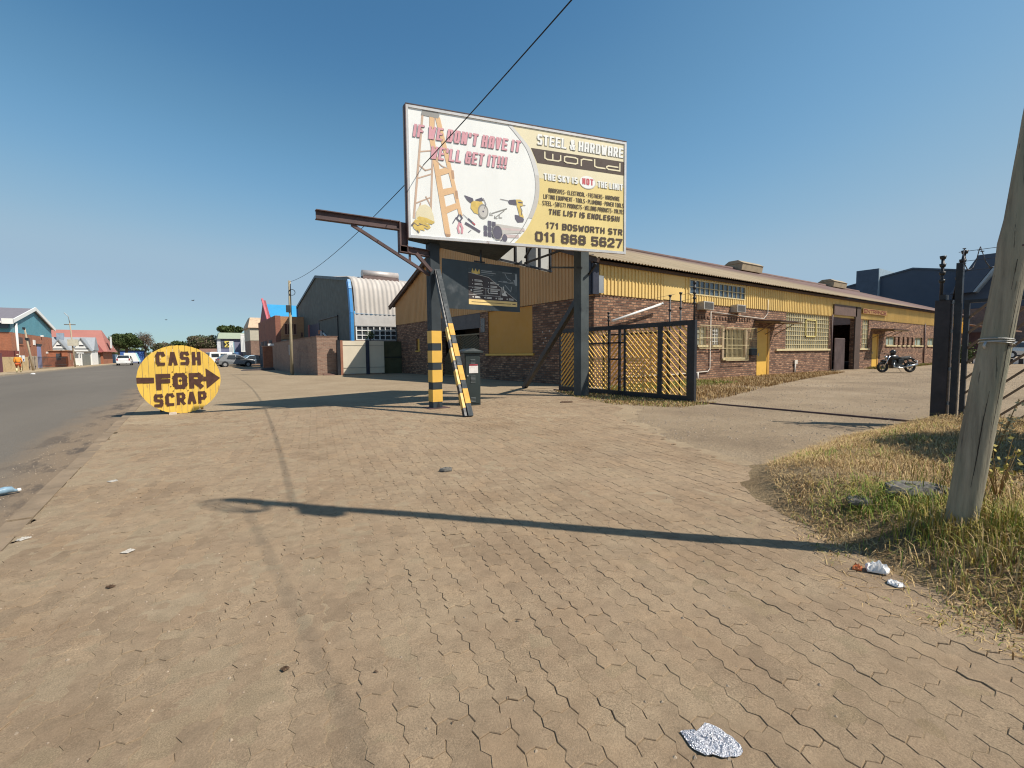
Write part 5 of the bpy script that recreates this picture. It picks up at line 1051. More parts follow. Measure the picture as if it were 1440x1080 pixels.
# ================================================================== CARS
CARGL = glass('car_glass', (.03, .035, .04), .06); TYRE = RUBBER; HUB = mat('hubcap_silver', (.5, .5, .5), .35, .6)
LAMP = mat('lamp_clear', (.6, .6, .58), .2); TAIL = mat('lamp_red', (.35, .02, .02), .3)
def car(name, label, loc, rz, prof, belt, Wd, paint, wx, wr, side_wins, front_win, rear_win, roofk=.80, cat='car', rearl=.85, hubm=None):
    """prof: closed side outline (x forward, z), belt: z above which the cabin narrows"""
    t = thing(name, label, cat, loc, rz); top = max(p[1] for p in prof)
    hw = lambda z: Wd / 2 * (1 if z <= belt else 1 - (1 - roofk) * (z - belt) / (top - belt)) * (1 if z > .35 else .96)
    m = MB(); n = len(prof); k = 0
    m.v = [(x, hw(z), z) for x, z in prof] + [(x, -hw(z), z) for x, z in prof]
    m.face(list(range(n))); m.face([n + i for i in range(n)][::-1])
    for i in range(n): j = (i + 1) % n; m.face((i, n + i, n + j, j))
    m.build('body', paint, t, .04)
    g = 0
    for poly in side_wins:
        for s_ in (1, -1): MB().prism([(x, s_ * (hw(z) - .01), z) for x, z in (poly if s_ > 0 else poly[::-1])], (0, s_ * .022, 0)).build('side_window', CARGL, t)
    for nm, w in (('windscreen', front_win), ('rear_window', rear_win)):
        if w:
            (x0, z0), (x1, z1) = w; d = .012 if nm == 'windscreen' else -.012
            MB().hexa([(x0 - d, -hw(z0) + .10, z0), (x0 - d, hw(z0) - .10, z0), (x1 - d, hw(z1) - .08, z1), (x1 - d, -hw(z1) + .08, z1), (x0 + d, -hw(z0) + .10, z0 + .012), (x0 + d, hw(z0) - .10, z0 + .012), (x1 + d, hw(z1) - .08, z1 + .012), (x1 + d, -hw(z1) + .08, z1 + .012)]).build(nm, CARGL, t)
    for x in wx:
        for s_ in (1, -1):
            MB().cyl((x, s_ * (Wd / 2 - .02), wr + .03), (0, 1, 0), wr + .07, .06, 24).build('wheel_arch', BLACK, t)
            w = MB().torus((x, s_ * (Wd / 2 - .06), wr), (0, 1, 0), wr - .08, .09, 24, 8).build('wheel', TYRE, t)
            hb_ = MB().cyl((x, s_ * (Wd / 2 - .02), wr), (0, 1, 0), wr * .66, .08, 18); hb_.build('rim', hubm or HUB, w)
    xs = [p[0] for p in prof]; xf, xr = max(xs), min(xs)
    for s_ in (1, -1):
        MB().box(xf - .08, s_ * Wd * .36 - .14, .62, xf + .012, s_ * Wd * .36 + .14, .76).build('headlight', LAMP, t)
        MB().box(xr - .012, s_ * Wd * .41 - .10, rearl - .18, xr + .06, s_ * Wd * .41 + .08, rearl + .14).build('tail_light', TAIL, t)
    MB().box(xr - .06, -Wd * .46, .36, xr + .03, Wd * .46, .56).build('bumper', BLACK if 'bakkie' in label or 'pickup' in label else paint, t)
    MB().box(xr - .075, -.26, .60, xr - .061, .26, .71).build('number_plate', SWH, t)
    return t
HATCH = [(1.95, .28), (1.98, .62), (1.80, .84), (1.05, .97), (.35, 1.42), (-.15, 1.50), (-1.15, 1.47), (-1.72, 1.02), (-1.85, .80), (-1.83, .30)]
hw_ = [[(.92, .98), (.36, 1.36), (-.02, 1.40), (-.02, .98)], [(-.08, .98), (-.08, 1.40), (-.75, 1.40), (-.98, 1.0)]]
car('parked_car', 'dark grey hatchback with silver wheels parked in front of the white pickup', (4.75, 64.5, 0), R(7), HATCH, .98, 1.70, mat('car_graphite', (.24, .25, .26), .3, .3, .05), (1.22, -1.18), .29, hw_, ((1.02, .99), (.38, 1.41)), ((-1.70, 1.05), (-1.18, 1.45)))
car('parked_car', 'blue grey sedan half hidden beyond the dark hatchback', (7.2, 67.5, 0), R(10), [(2.1, .28), (2.12, .66), (1.9, .84), (.95, .94), (.3, 1.36), (-.2, 1.42), (-.85, 1.38), (-1.45, 1.0), (-2.1, .92), (-2.15, .4), (-2.1, .28)], .94, 1.72, mat('car_blue_grey', (.12, .17, .22), .3, .5, .05), (1.28, -1.28), .29, [[(.85, .95), (.3, 1.30), (-.1, 1.34), (-.1, .95)], [(-.16, .95), (-.16, 1.34), (-.8, 1.30), (-1.2, .98)]], ((.93, .96), (.32, 1.35)), ((-1.43, 1.02), (-.88, 1.37)))
car('pickup', 'white pickup with a windowed canopy parked behind the dark hatchback', (4.55, 72.5, 0), R(14), [(2.4, .40), (2.42, .80), (2.2, 1.02), (1.2, 1.10), (.62, 1.68), (.2, 1.76), (-2.3, 1.80), (-2.42, 1.10), (-2.42, .45)], 1.08, 1.76, mat('car_white', (.74, .74, .73), .3, 0, .04), (1.55, -1.45), .36, [[(1.05, 1.12), (.62, 1.58), (.25, 1.62), (.25, 1.12)], [(-.35, 1.18), (-.35, 1.62), (-1.1, 1.62), (-1.1, 1.18)], [(-1.3, 1.18), (-1.3, 1.62), (-2.15, 1.62), (-2.15, 1.18)]], ((1.18, 1.12), (.65, 1.66)), ((-2.40, 1.20), (-2.32, 1.70)), .88, 'pickup', .95)
car('road_car', 'white estate car seen from behind, driving away down the road', (-8.15, 97, -.03), R(90), [(2.2, .30), (2.22, .70), (2.0, .92), (1.1, 1.02), (.5, 1.52), (0, 1.62), (-1.7, 1.60), (-2.1, 1.12), (-2.2, .9), (-2.18, .32)], 1.02, 1.80, mat('car_white', (.74, .74, .73)), (1.35, -1.3), .32, [[(.95, 1.05), (.52, 1.46), (0, 1.5), (0, 1.05)], [(-.08, 1.05), (-.08, 1.5), (-.9, 1.5), (-.9, 1.05)], [(-1.0, 1.05), (-1.0, 1.5), (-1.6, 1.48), (-1.85, 1.1)]], ((1.08, 1.04), (.52, 1.51)), ((-2.08, 1.15), (-1.74, 1.57)), .80, 'car', .98)
car('yard_car', 'pale silver hatchback parked beyond the slanting-bar fence and the wooden pole', (62, 7.4, .42), R(-62), HATCH, .98, 1.70, mat('car_silver', (.56, .55, .53), .3, .4, .05), (1.22, -1.18), .29, hw_, ((1.02, .99), (.38, 1.41)), ((-1.70, 1.05), (-1.18, 1.45)))
car('road_car', 'small white car far down the road beside the trees', (-5.6, 135, -.03), R(90), HATCH, .98, 1.7, mat('car_white', (.7, .7, .7)), (1.22, -1.18), .29, hw_, ((1.02, .99), (.38, 1.41)), ((-1.70, 1.05), (-1.18, 1.45)))
tv = thing('trailer', 'white box trailer with a sloping pale cyan end, parked beyond the white estate car', 'trailer', (-8.5, 112, 0))
MB().hexa([(-1.0, 0, .45), (1.2, 0, .45), (1.2, 2.4, .45), (-1.0, 2.4, .45), (-1.0, .1, 2.1), (.65, .1, 2.1), (.65, 2.4, 2.1), (-1.0, 2.4, 2.1)]).build('body', WHITE, tv)
MB().hexa([(1.21, 0, .45), (1.29, 0, .45), (1.29, 2.4, .45), (1.21, 2.4, .45), (.66, .1, 2.1), (.74, .1, 2.1), (.74, 2.4, 2.1), (.66, 2.4, 2.1)]).build('end_panel', mat('cyan_panel', (.35, .66, .68), .5), tv)
for s_ in (-.8, 1.0): MB().cyl((s_, 1.2, .30), (1, 0, 0), .30, .16, 16).build('wheel', RUBBER, tv)

# ================================================================== PERSON (walking away on the far verge)
pe = thing('person', 'person in an orange jacket and shorts walking away past the yellow brick wall', 'person', (-12.5, 60.0, -.02), R(4))
SK = mat('skin_brown', (.16, .085, .05), .6, 0, .1)
def skin(name, V, E, Rr, m, parent, root=0, sub=1):
    me = bpy.data.meshes.new(name); me.from_pydata(V, E, []); o = bpy.data.objects.new(name, me); COL.objects.link(o); o.parent = parent
    s = o.modifiers.new('skin', 'SKIN'); s.use_smooth_shade = True; me.skin_vertices.new() if not me.skin_vertices else None
    for i, r in enumerate(Rr): d = me.skin_vertices[0].data[i]; d.radius = r if isinstance(r, tuple) else (r, r); d.use_root = (i == root)
    sb = o.modifiers.new('sub', 'SUBSURF'); sb.levels = sub; sb.render_levels = sub; me.materials.append(m); return o
HT = 1.62
V = [(0, 0, .86), (0, .01, 1.05), (0, .02, 1.28), (0, .02, 1.40), (0, .04, 1.49), (0, .04, 1.57),
     (-.16, .01, 1.33), (-.22, -.02, 1.08), (-.20, .06, .86), (-.195, .08, .78), (.16, .01, 1.33), (.23, .04, 1.08), (.21, .13, .87), (.205, .15, .79),
     (-.09, 0, .80), (-.11, .05, .47), (-.11, -.05, .10), (-.11, .08, .05), (.09, 0, .80), (.11, .12, .47), (.11, .22, .10), (.11, .34, .06)]
E_ = [(0, 1), (1, 2), (2, 3), (3, 4), (4, 5), (2, 6), (6, 7), (7, 8), (8, 9), (2, 10), (10, 11), (11, 12), (12, 13), (0, 14), (14, 15), (15, 16), (16, 17), (0, 18), (18, 19), (19, 20), (20, 21)]
RR = [(.14, .10), (.14, .10), (.15, .10), .055, (.085, .10), (.07, .085), .06, .045, .035, .04, .06, .045, .035, .04, .085, .06, .04, .035, .085, .06, .04, .035]
skin('body', V, E_, RR, SK, pe)
skin('jacket', [(0, 0, .82), (0, .01, 1.05), (0, .02, 1.30), (0, .02, 1.38), (-.17, .01, 1.33), (-.235, -.02, 1.08), (-.205, .06, .88), (.17, .01, 1.33), (.245, .04, 1.08), (.215, .13, .89)], [(0, 1), (1, 2), (2, 3), (2, 4), (4, 5), (5, 6), (2, 7), (7, 8), (8, 9)], [(.19, .14), (.18, .13), (.18, .12), .075, .08, .068, .058, .08, .068, .058], mat('orange_cloth', (.72, .27, .035), .8, 0, .15, 9), pe)
skin('shorts', [(0, 0, .86), (-.09, 0, .78), (-.115, .04, .50), (.09, 0, .78), (.115, .10, .50)], [(0, 1), (1, 2), (0, 3), (3, 4)], [(.165, .12), .11, .09, .11, .09], mat('red_orange_cloth', (.48, .10, .03), .8), pe)
for s_, y in ((-.11, -.03), (.11, .2)): MB().tube([(s_, y, .06), (s_, y + .02, .25), (s_, y * .8 + .02, .36)], [.055, .058, .062], 10).build('sock', mat('pale_yellow_sock', (.75, .70, .42), .8), pe)
for s_, y in ((-.11, .0), (.11, .26)): MB().ball((s_, y + .04, .045), (.05, .13, .045), 10, 6).build('shoe', BLACK, pe)
MB().ball((0, .03, 1.60), (.098, .11, .065), 12, 6).build('cap', mat('pale_cap', (.62, .50, .36), .8), pe)

# ================================================================== TREES
LG = [leaf_mat('leaf_dark_green', (.030, .050, .014), (.060, .085, .028)), leaf_mat('leaf_mid_green', (.055, .080, .022), (.095, .115, .040)), leaf_mat('leaf_grey_green', (.085, .085, .050), (.13, .12, .075)), leaf_mat('leaf_brown', (.10, .075, .05), (.16, .12, .085))]
BARK = mat('bark', (.13, .10, .075), .9, 0, .3, 6)
def tree(name, label, loc, h, cr, cz, nleaf, pal, lsize, blobs=11, trunk_r=.22, squash=.8, bare=False, cat='tree', seed=1):
    t = thing(name, label, cat, loc); g = np.random.default_rng(seed); rr = random.Random(seed)
    C = []
    for i in range(blobs):
        a = g.uniform(0, 6.28); el = g.uniform(-.5, 1.2); d = cr * g.uniform(.25, .68); C.append((d * math.cos(a) * math.cos(el), d * math.sin(a) * math.cos(el), cz + squash * d * math.sin(el), cr * g.uniform(.32, .50)))
    tk = MB(); tk.tube([(0, 0, -.2), (.05 * h * .1, 0, cz * .45), (.1, .05, cz * .8)], [trunk_r * 1.25, trunk_r, trunk_r * .7], 9)
    for c in C: tk.tube([(.07, .03, cz * rr.uniform(.45, .75)), (c[0] * .5, c[1] * .5, (cz * .7 + c[2]) / 2), (c[0], c[1], c[2])], [trunk_r * .45, trunk_r * .25, trunk_r * .07], 6)
    if bare:
        for c in C:
            for k in range(16): q = Vector(c[:3]); e = q + Vector((rr.uniform(-1, 1), rr.uniform(-1, 1), rr.uniform(-.2, 1.1))) * c[3] * 1.2; tk.tube([q, q.lerp(e, .5) + Vector((0, 0, .1)), e], [trunk_r * .09, trunk_r * .06, trunk_r * .03], 4)
    tk.build('trunk', BARK, t)
    if nleaf:
        bi = g.integers(0, len(C), nleaf); Cc = np.array(C)[bi]; d = g.normal(0, 1, (nleaf, 3)); d /= np.linalg.norm(d, axis=1)[:, None]
        r = Cc[:, 3] * g.uniform(.45, 1.08, nleaf) ** .6; p = Cc[:, :3] + d * r[:, None] * [1, 1, squash]
        u = g.normal(0, 1, (nleaf, 3)); u /= np.linalg.norm(u, axis=1)[:, None]; w = np.cross(u, d + g.normal(0, .6, (nleaf, 3))); w /= np.linalg.norm(w, axis=1)[:, None] + 1e-6
        s = (lsize * g.uniform(.5, 1.4, nleaf))[:, None]; V = np.stack([p - u * s, p - w * s * .55, p + u * s, p + w * s * .55], 1).reshape(-1, 3)
        me = bpy.data.meshes.new('crown'); me.vertices.add(nleaf * 4); me.vertices.foreach_set('co', V.ravel()); me.loops.add(nleaf * 4); me.loops.foreach_set('vertex_index', np.arange(nleaf * 4)); me.polygons.add(nleaf)
        me.polygons.foreach_set('loop_start', np.arange(nleaf) * 4); me.polygons.foreach_set('loop_total', np.full(nleaf, 4))
        for m_ in pal: me.materials.append(m_)
        me.polygons.foreach_set('material_index', g.integers(0, len(pal), nleaf)); me.update(calc_edges=True)
        o = bpy.data.objects.new('crown', me); COL.objects.link(o); o.parent = t
    return t
tree('street_tree', 'dense round dark green tree left of the road beyond the red-roofed building', (-11.4, 140, 0), 7.6, 3.4, 4.7, 9000, [LG[0], LG[0], LG[1]], .20, 16, .3, .8, seed=3)
tree('bare_tree', 'leafless pinkish brown tree behind the dense green tree', (-8.6, 152, 0), 8, 3.4, 5.0, 2200, [LG[3]], .13, 14, .25, .8, True, seed=5)
tree('street_tree', 'broad grey green tree standing over the top right of the yellow drum sign', (3.3, 130, 0), 7, 3.9, 4.0, 9500, [LG[2], LG[2], LG[1], LG[3]], .20, 17, .3, .75, seed=8)
tree('street_tree', 'low dark tree far down the road behind the top of the yellow drum sign', (-1.9, 175, 0), 6, 3.6, 3.6, 4000, [LG[0], LG[1]], .26, 12, .3, .7, seed=9)
tree('street_tree', 'brown green tree at the far end of the road left of the yellow drum sign', (-5.3, 165, 0), 6, 3.5, 3.6, 4200, [LG[2], LG[3], LG[1]], .25, 12, .3, .7, seed=11)
tree('street_tree', 'dark tree crown showing above the green-roofed shop', (8.0, 128, 0), 8, 2.4, 7.2, 2500, [LG[0], LG[1]], .22, 9, .3, .7, seed=14)
tree('street_tree', 'small dark tree crown showing behind the tall white pylon sign', (10.6, 125, 0), 8, 1.4, 7.1, 1500, [LG[0]], .2, 7, .25, .8, seed=15)
tree('street_tree', 'tall pale grey tree behind the right slope of the red roof', (-15.0, 165, 0), 7, 2.6, 5.0, 3000, [LG[2], LG[3]], .22, 9, .3, .9, seed=17)
tree('shade_tree', 'dense bush at the roadside right of the wooden pole, shading the bank', (8.1, -1.75, 0), 4.6, 1.9, 2.5, 15000, [LG[0], LG[1]], .08, 17, .10, .9, seed=21)
# far tree belt closing the street and the skyline
mb = MB(); g = np.random.default_rng(4)
for i in range(5200):
    x = g.uniform(-90, 60); y = g.uniform(260, 300); z = abs(g.normal(0, 1)) * 2.2 + 1.2 + 1.2 * math.sin(x * .21) + .8 * math.sin(x * .5); s = g.uniform(.5, 1.1); u = Vector(g.normal(0, 1, 3)).normalized() * s; w = u.cross(Vector(g.normal(0, 1, 3))).normalized() * s * .7; c = Vector((x, y, max(.3, z)))
    mb.use(LG[int(g.integers(0, 3))]).poly([c - u, c - w, c + u, c + w])
tag(mb.build('tree_belt'), 'far belt of grey green trees closing the end of the street', 'trees', kind='stuff')

# ================================================================== NEIGHBOURS ON THE RIGHT OF THE STREET
def bld(name, label, loc, cat='building', rz=0): return thing(name, label, cat, loc, rz)
# brick boundary wall: sunlit return and shaded street run
bwl = bld('boundary_wall', 'brown brick boundary wall with a sunlit return beside the pale steel gate', (6.66, 30.5, 0), 'wall')
MB().box(0, 0, -.1, 1.25, .23, 2.42).box(0, .231, -.1, .23, 18, 2.42).build('wall', BRK2, bwl)
MB().box(-.03, -.03, 2.424, 1.28, .26, 2.47).box(-.03, .262, 2.424, .26, 18, 2.47).build('coping', mat('coping_brown', (.20, .12, .09), .8, 0, .2, 4), bwl)
MB().box(-.03, 9.0, 1.3, -.004, 9.5, 2.1).build('wall_plate', mat('plate_grey', (.30, .30, .30), .6), bwl)
# pale double gate
mg = thing('metal_gate', 'pale cream double steel gate with a dark post between its leaves', 'gate', (8.02, 29.95, 0))
GP = mat('gate_cream', (.66, .58, .45), .5, 0, .08, 1.2, dirt=((.40, .36, .28), 1.5, .66))
for x0, x1 in ((.06, 1.50), (1.74, 2.72)):
    lf_ = MB().box(x0, 0, .06, x1, .05, 2.16).build('leaf', GP, mg); MB().box(x0, -.02, .42, x1, -.002, .47).box(x0, -.02, 1.86, x1, -.002, 1.89).build('rail', mat('gate_rail_grey', (.42, .38, .31), .6), lf_)
MB().box(1.52, -.06, 0, 1.72, .1, 2.18).build('post', mat('gate_post_navy', (.03, .035, .06), .5), mg); MB().box(-.30, -.05, 0, -.12, .2, 2.2).build('post', BLACK, mg); MB().box(-.10, -.05, 0, .05, .1, 2.18).build('post', mat('gate_post_rust', (.30, .13, .08), .7), mg)
g2w = bld('side_wall', 'dark green wall closing the gap between the pale gate and the warehouse', (10.75, 30.3, 0), 'wall'); MB().box(0, 0, -.1, 1.34, .15, 2.15).build('wall', mat('dark_green_wall', (.075, .075, .04), .8, 0, .3, 2), g2w); MB().box(0, -.03, 1.05, 1.34, -.002, 1.12).build('rail', BLACK, g2w)
tag(MB().poly([(6.9, 30.1, .003), (7.6, 29.9, .003), (7.5, 30.4, .12), (7.0, 30.45, .10)]).poly([(7.0, 30.45, .10), (7.5, 30.4, .12), (7.55, 30.5, .02), (6.95, 30.5, .02)]).build('rubble', mat('rubble_brown', (.14, .08, .06), .9, 0, .5, 20)), 'small brown rubble heap at the foot of the brick boundary wall', 'rubble')
# grey works with the blue trim and mansard roof
gw = bld('grey_works', 'grey workshop with a bright blue corner trim and a rounded corrugated roof', (9.5, 33.2, 0), 'workshop')
gv = [(0, 18.3, -.1), (0, -.45, -.1), (0, -.45, 4.2), (0, 0, 6.45), (0, .5, 6.75), (0, 9.7, 8.0), (0, 18.3, 6.1)]
MB().prism([(x, y, z) for x, y, z in gv][::-1], (.2, 0, 0)).build('street_gable', mat('works_grey_green', (.105, .112, .098), .7, 0, .12, .4), gw)
rp = [(-.50, 4.15), (-.38, 5.0), (-.25, 5.8), (-.02, 6.35), (.45, 6.75), (1.2, 6.95), (9.7, 8.08), (18.4, 6.1)]
mb = MB(); xs = np.arange(.25, 22, .055); k = 0; nX = len(xs)
for yy, z in rp:
    for x in xs: o_ = .03 * math.sin(2 * math.pi * x / .33); mb.v.append((x, yy - (o_ if z < 6.6 else 0), z + (o_ if z >= 6.3 else 0)))
for j in range(len(rp) - 1):
    for i in range(nX - 1): mb.face((j * nX + i, (j + 1) * nX + i, (j + 1) * nX + i + 1, j * nX + i + 1), True)
mb.build('roof', mat('roof_pale_grey', (.47, .43, .39), .7, 0, .15, .8, dirt=((.30, .24, .20), 1.2, .6), streak=(2, .6, .6)), gw)
tr_ = MB(); tp = [(-.50, -.1)] + [(-.52, 2.4), (-.52, 4.15), (-.40, 5.0), (-.27, 5.8), (-.02, 6.45)]
for a, b in zip(tp, tp[1:]): tr_.bar((-.03, a[0], a[1]), (-.03, b[0], b[1]), .20, .36, (0, 1, 0))
tr_.build('corner_trim', mat('trim_blue', (.04, .24, .56), .45, 0, .1), gw)
MB().bar((-.03, .0, 6.55), (-.03, 9.7, 8.08), .12, .22).bar((-.03, 9.7, 8.08), (-.03, 18.4, 6.15), .12, .22).build('verge_trim', mat('verge_slate', (.06, .08, .10), .5), gw)
MB().bar((-.02, 18.3, 6.1), (-.02, 18.3, 3.0), .12, .2).build('rear_trim', mat('trim_blue', (.04, .24, .56)), gw)
MB().box(.2, -.46, 3.30, 22, -.30, 4.14).build('band', mat('band_white', (.52, .50, .48), .7, 0, .1), gw); MB().box(.2, -.44, -.1, 22, -.2, 2.3).build('plinth', BRK2, gw)
wf = MB()
for i in range(31): x = .3 + i * .42; wf.box(x - .03, -.42, 2.3, x + (.06 if i % 4 == 0 else .02), -.36, 3.3)
for z in (2.33, 2.65, 2.98, 3.27): wf.box(.3, -.41, z - .03, 13, -.37, z + .03)
o = wf.build('window', WHITE, gw); MB().box(.3, -.35, 2.3, 22, -.33, 3.3).build('pane', GLASSD, o)
MB().tube([(1.2, .8, 7.18), (3.9, .8, 7.18)], .26, 14).build('roof_vent', mat('vent_zinc', (.50, .45, .42), .5, .3, .15, 3), gw); MB().box(1.2, .55, 6.7, 3.9, 1.05, 6.98).build('vent_base', mat('vent_base_brown', (.16, .11, .10), .7), gw)
MB().box(-.03, 9.0, 2.4, -.004, 12.8, 4.05).build('door', mat('door_navy', (.03, .045, .085), .5), gw); MB().box(-.06, 12.8, 2.6, -.004, 13.3, 4.1).build('door_edge', mat('door_edge_red', (.34, .09, .08), .6), gw)
m = MB(); m.bar((-.05, 3.0, 4.25), (-.05, 9.2, 4.25), .06); m.bar((-.05, 3.0, 2.4), (-.05, 3.0, 4.25), .06); m.build('door_track', BLACK, gw)
MB().cyl((-.10, 8.0, 2.95), (1, 0, 0), .40, .06, 16).build('wall_fan', mat('fan_grey', (.30, .31, .32), .5), gw); MB().bar((-.1, 7.3, 3.1), (-.1, 5.5, 2.5), .10).build('white_strut', WHITE, gw); MB().box(-.12, 8.0, 3.1, -.07, 9.1, 3.4).build('orange_sign', mat('sign_orange', (.5, .16, .07), .6), gw)
# plants on top of the wall
for x, y, lab in ((10.15, 30.7, 'small potted shrub on the wall top above the pale steel gate'),):
    t = thing('shrub', lab, 'shrub', (x, y + .1, 2.0)); m = MB(); g = np.random.default_rng(2)
    for i in range(120): c = Vector(g.normal(0, .15, 3)) + Vector((0, 0, .55)); u = Vector(g.normal(0, 1, 3)).normalized() * .06; w = u.orthogonal() * .6; m.poly([c - u, c - w, c + u, c + w])
    m.build('leaves', LG[0], t); MB().tube([(0, 0, -.0), (0, 0, .5)], .02, 6).build('stem', BARK, t)
# red brick two-storey block
rb = bld('red_office', 'red brick two-storey office with an overhanging upper floor and a dark carport', (7.0, 48.6, 0), 'office')
MB().box(.45, 0, 2.85, 12, 12.4, 5.0).build('upper_storey', brick('orange_brick_block', [(.40, .19, .09), (.46, .23, .115), (.50, .26, .135)], (.40, .26, .16), ms=.008), rb)
MB().box(0, 0, 1.9 + .55, .446, 12.4, 5.06).build('shaded_pier', brick('shaded_red_brick', [(.24, .085, .055), (.29, .105, .065), (.33, .12, .08)], (.26, .16, .12)), rb)  # darker copy of the brick: street-side shade put into the colour
MB().box(.45, .15, 2.58, 12, .5, 2.84).build('sill_band', mat('band_pale', (.55, .48, .42), .7), rb)
f = MB()
for i in range(5): f.box(.75 + .26 * i, -.05, 3.30, .79 + .26 * i, -.01, 4.3)
f.box(.72, -.06, 3.24, 1.86, 0, 3.31); f.box(.72, -.05, 4.29, 1.86, -.01, 4.34); o = f.build('window', mat('window_frame_salmon', (.46, .25, .16), .6), rb); MB().box(.74, -.02, 3.31, 1.85, -.008, 4.3).build('pane', glass('dark_red_glass', (.10, .04, .03), .1), o)
MB().box(2.2, -.04, 3.1, 2.35, -.01, 3.5).build('wall_lamp', mat('lamp_brown', (.12, .05, .04)), rb)
MB().box(.0, 3, 0, 12, 12.2, 2.44).build('ground_storey', mat('carport_shade', (.055, .058, .07), .8, 0, .2, 1), rb)  # shade under the upper floor put into this dark colour
MB().box(-.85, -1.2, 2.20, .35, -1.1, 2.38).build('fluorescent_lamp', mat('lamp_white_tube', (.75, .75, .75), .4), rb)
for y in (2.5, 6, 8.5): MB().box(-.25, y, 1.5, -.02, y + .3, 2.8).build('wall_bracket', mat('bracket_grey', (.22, .20, .20), .7), rb)
gp_ = bld('gate_pier', 'red brown brick gate pier with a pale coping in front of the red office', (6.15, 50.8, 0), 'gate pier'); MB().box(0, 0, -.1, 1.25, .4, 2.15).build('pier', BRKR, gp_); MB().box(-.06, -.06, 2.15, 1.3, .46, 2.25).build('coping', mat('coping_salmon', (.46, .26, .18), .8), gp_)
MB().tube([(1.35, -.1, .3), (1.25, -.1, 2.3)], .09, 8).build('drainpipe', mat('pipe_salmon', (.5, .26, .2), .7), gp_)
rd = thing('ramp_debris', 'low dark bent sheet lying on the pavement in front of the red brick gate pier', 'debris', (5.0, 45.5, 0)); MB().hexa([(-1.2, 0, 0), (1.4, 0, 0), (1.4, .9, 0), (-1.2, .9, 0), (-1.0, .1, .10), (1.3, .1, .22), (1.3, .8, .22), (-1.0, .8, .10)]).build('sheet', mat('debris_dark', (.06, .05, .05), .9), rd)
# blue-roofed hall and spire end
br = bld('blue_hall', 'hall with a bright blue pitched roof and a red pointed gable edge', (8.6, 64.5, 0), 'hall')
MB().prism([(0, 0, 5.5), (0, 9, 5.5), (0, 4.5, 8.6)], (.3, 0, 0)).build('gable', mat('gable_dark_red', (.26, .07, .08), .7), br)
MB().hexa([(.3, -.2, 5.55), (14, -.2, 5.55), (14, 4.5, 8.0), (.3, 4.5, 8.0), (.3, -.2, 5.65), (14, -.2, 5.65), (14, 4.5, 8.1), (.3, 4.5, 8.1)]).build('roof', mat('roof_bright_blue', (.05, .30, .55), .45, 0, .06, .5), br)
MB().box(.3, .1, -.1, 14, 9, 5.5).build('wall', BRKR, br); MB().bar((-.1, -.1, 5.5), (-.1, 4.5, 8.75), .22).build('bargeboard', mat('barge_pink_red', (.50, .13, .15), .6), br)
cb_ = bld('cream_block', 'narrow block with a flaky buff tiled roof over cream and brown walls', (7.95, 79, 0)); MB().box(0, 0, -.1, 7, 8, 3.6).build('lower_wall', BRK2, cb_); MB().box(-.04, -.04, 3.6, 7.04, 8, 5.5).build('upper_wall', mat('cream_plaster', (.52, .47, .37), .8, 0, .1), cb_)
MB().hexa([(-.3, -.3, 5.5), (7.3, -.3, 5.5), (7.3, 8, 5.5), (-.3, 8, 5.5), (.3, 2.5, 7.2), (7, 2.5, 7.2), (7, 5, 7.2), (.3, 5, 7.2)]).build('roof', mat('roof_buff', (.55, .40, .27), .8, 0, .3, 2.0, dirt=((.4, .22, .14), 2, .55)), cb_)
sh = bld('green_roof_shop', 'blue-walled shop with a pale green roof and a yellow emblem board', (5.0, 100, 0), 'shop')
MB().box(0, 0, -.1, 6.5, 8, 4.5).build('wall', mat('shop_mauve_blue', (.17, .17, .24), .8, 0, .2, .6), sh); MB().hexa([(-.25, -.4, 4.5), (6.8, -.4, 4.5), (6.8, 8, 4.5), (-.25, 8, 4.5), (.2, 3, 5.75), (6.6, 3, 5.75), (6.6, 6, 5.75), (.2, 6, 5.75)]).build('roof', mat('roof_pale_green', (.33, .37, .27), .7, 0, .1), sh)
MB().box(-.6, -1.2, 1.9, 3.2, -.02, 2.05).box(-.6, -1.25, 1.55, 3.2, -1.18, 2.02).build('awning', mat('awning_blue', (.08, .17, .36), .6), sh); MB().box(-.3, -.06, -.1, .25, -.01, 4.45).build('corner_pier', mat('pier_white', (.6, .6, .6)), sh)
eb = MB().box(.35, -.12, 2.9, 1.75, -.03, 4.15).build('emblem_board', mat('emblem_dark', (.10, .11, .13), .5), sh); m = MB(); PS = lambda u, v, d=0: Vector((u, -.13 - d, v))
m.use(mat('emblem_yellow', (.72, .56, .12), .5)); put_poly(m, PS, [(.85, 2.95), (1.7, 2.95), (1.7, 4.1), (.85, 4.1)], .0); m.use(BLACK); put_line(m, PS, [(1.52, 3.85), (1.2, 3.75), (1.5, 3.4), (1.2, 3.1)], .18, .02); put_poly(m, PS, [(.7, 3.95), (1.12, 3.5), (.7, 3.05)], .03)
m.build('emblem', None, eb); MB().box(4.9, -.1, 0, 6.4, -.02, 3.0).build('shopfront', mat('shopfront_dark_red', (.18, .05, .07), .6), sh); MB().box(4.6, -.14, 2.0, 5.6, -.11, 2.4).build('fascia_sign', mat('fascia_cream', (.6, .52, .38)), sh)
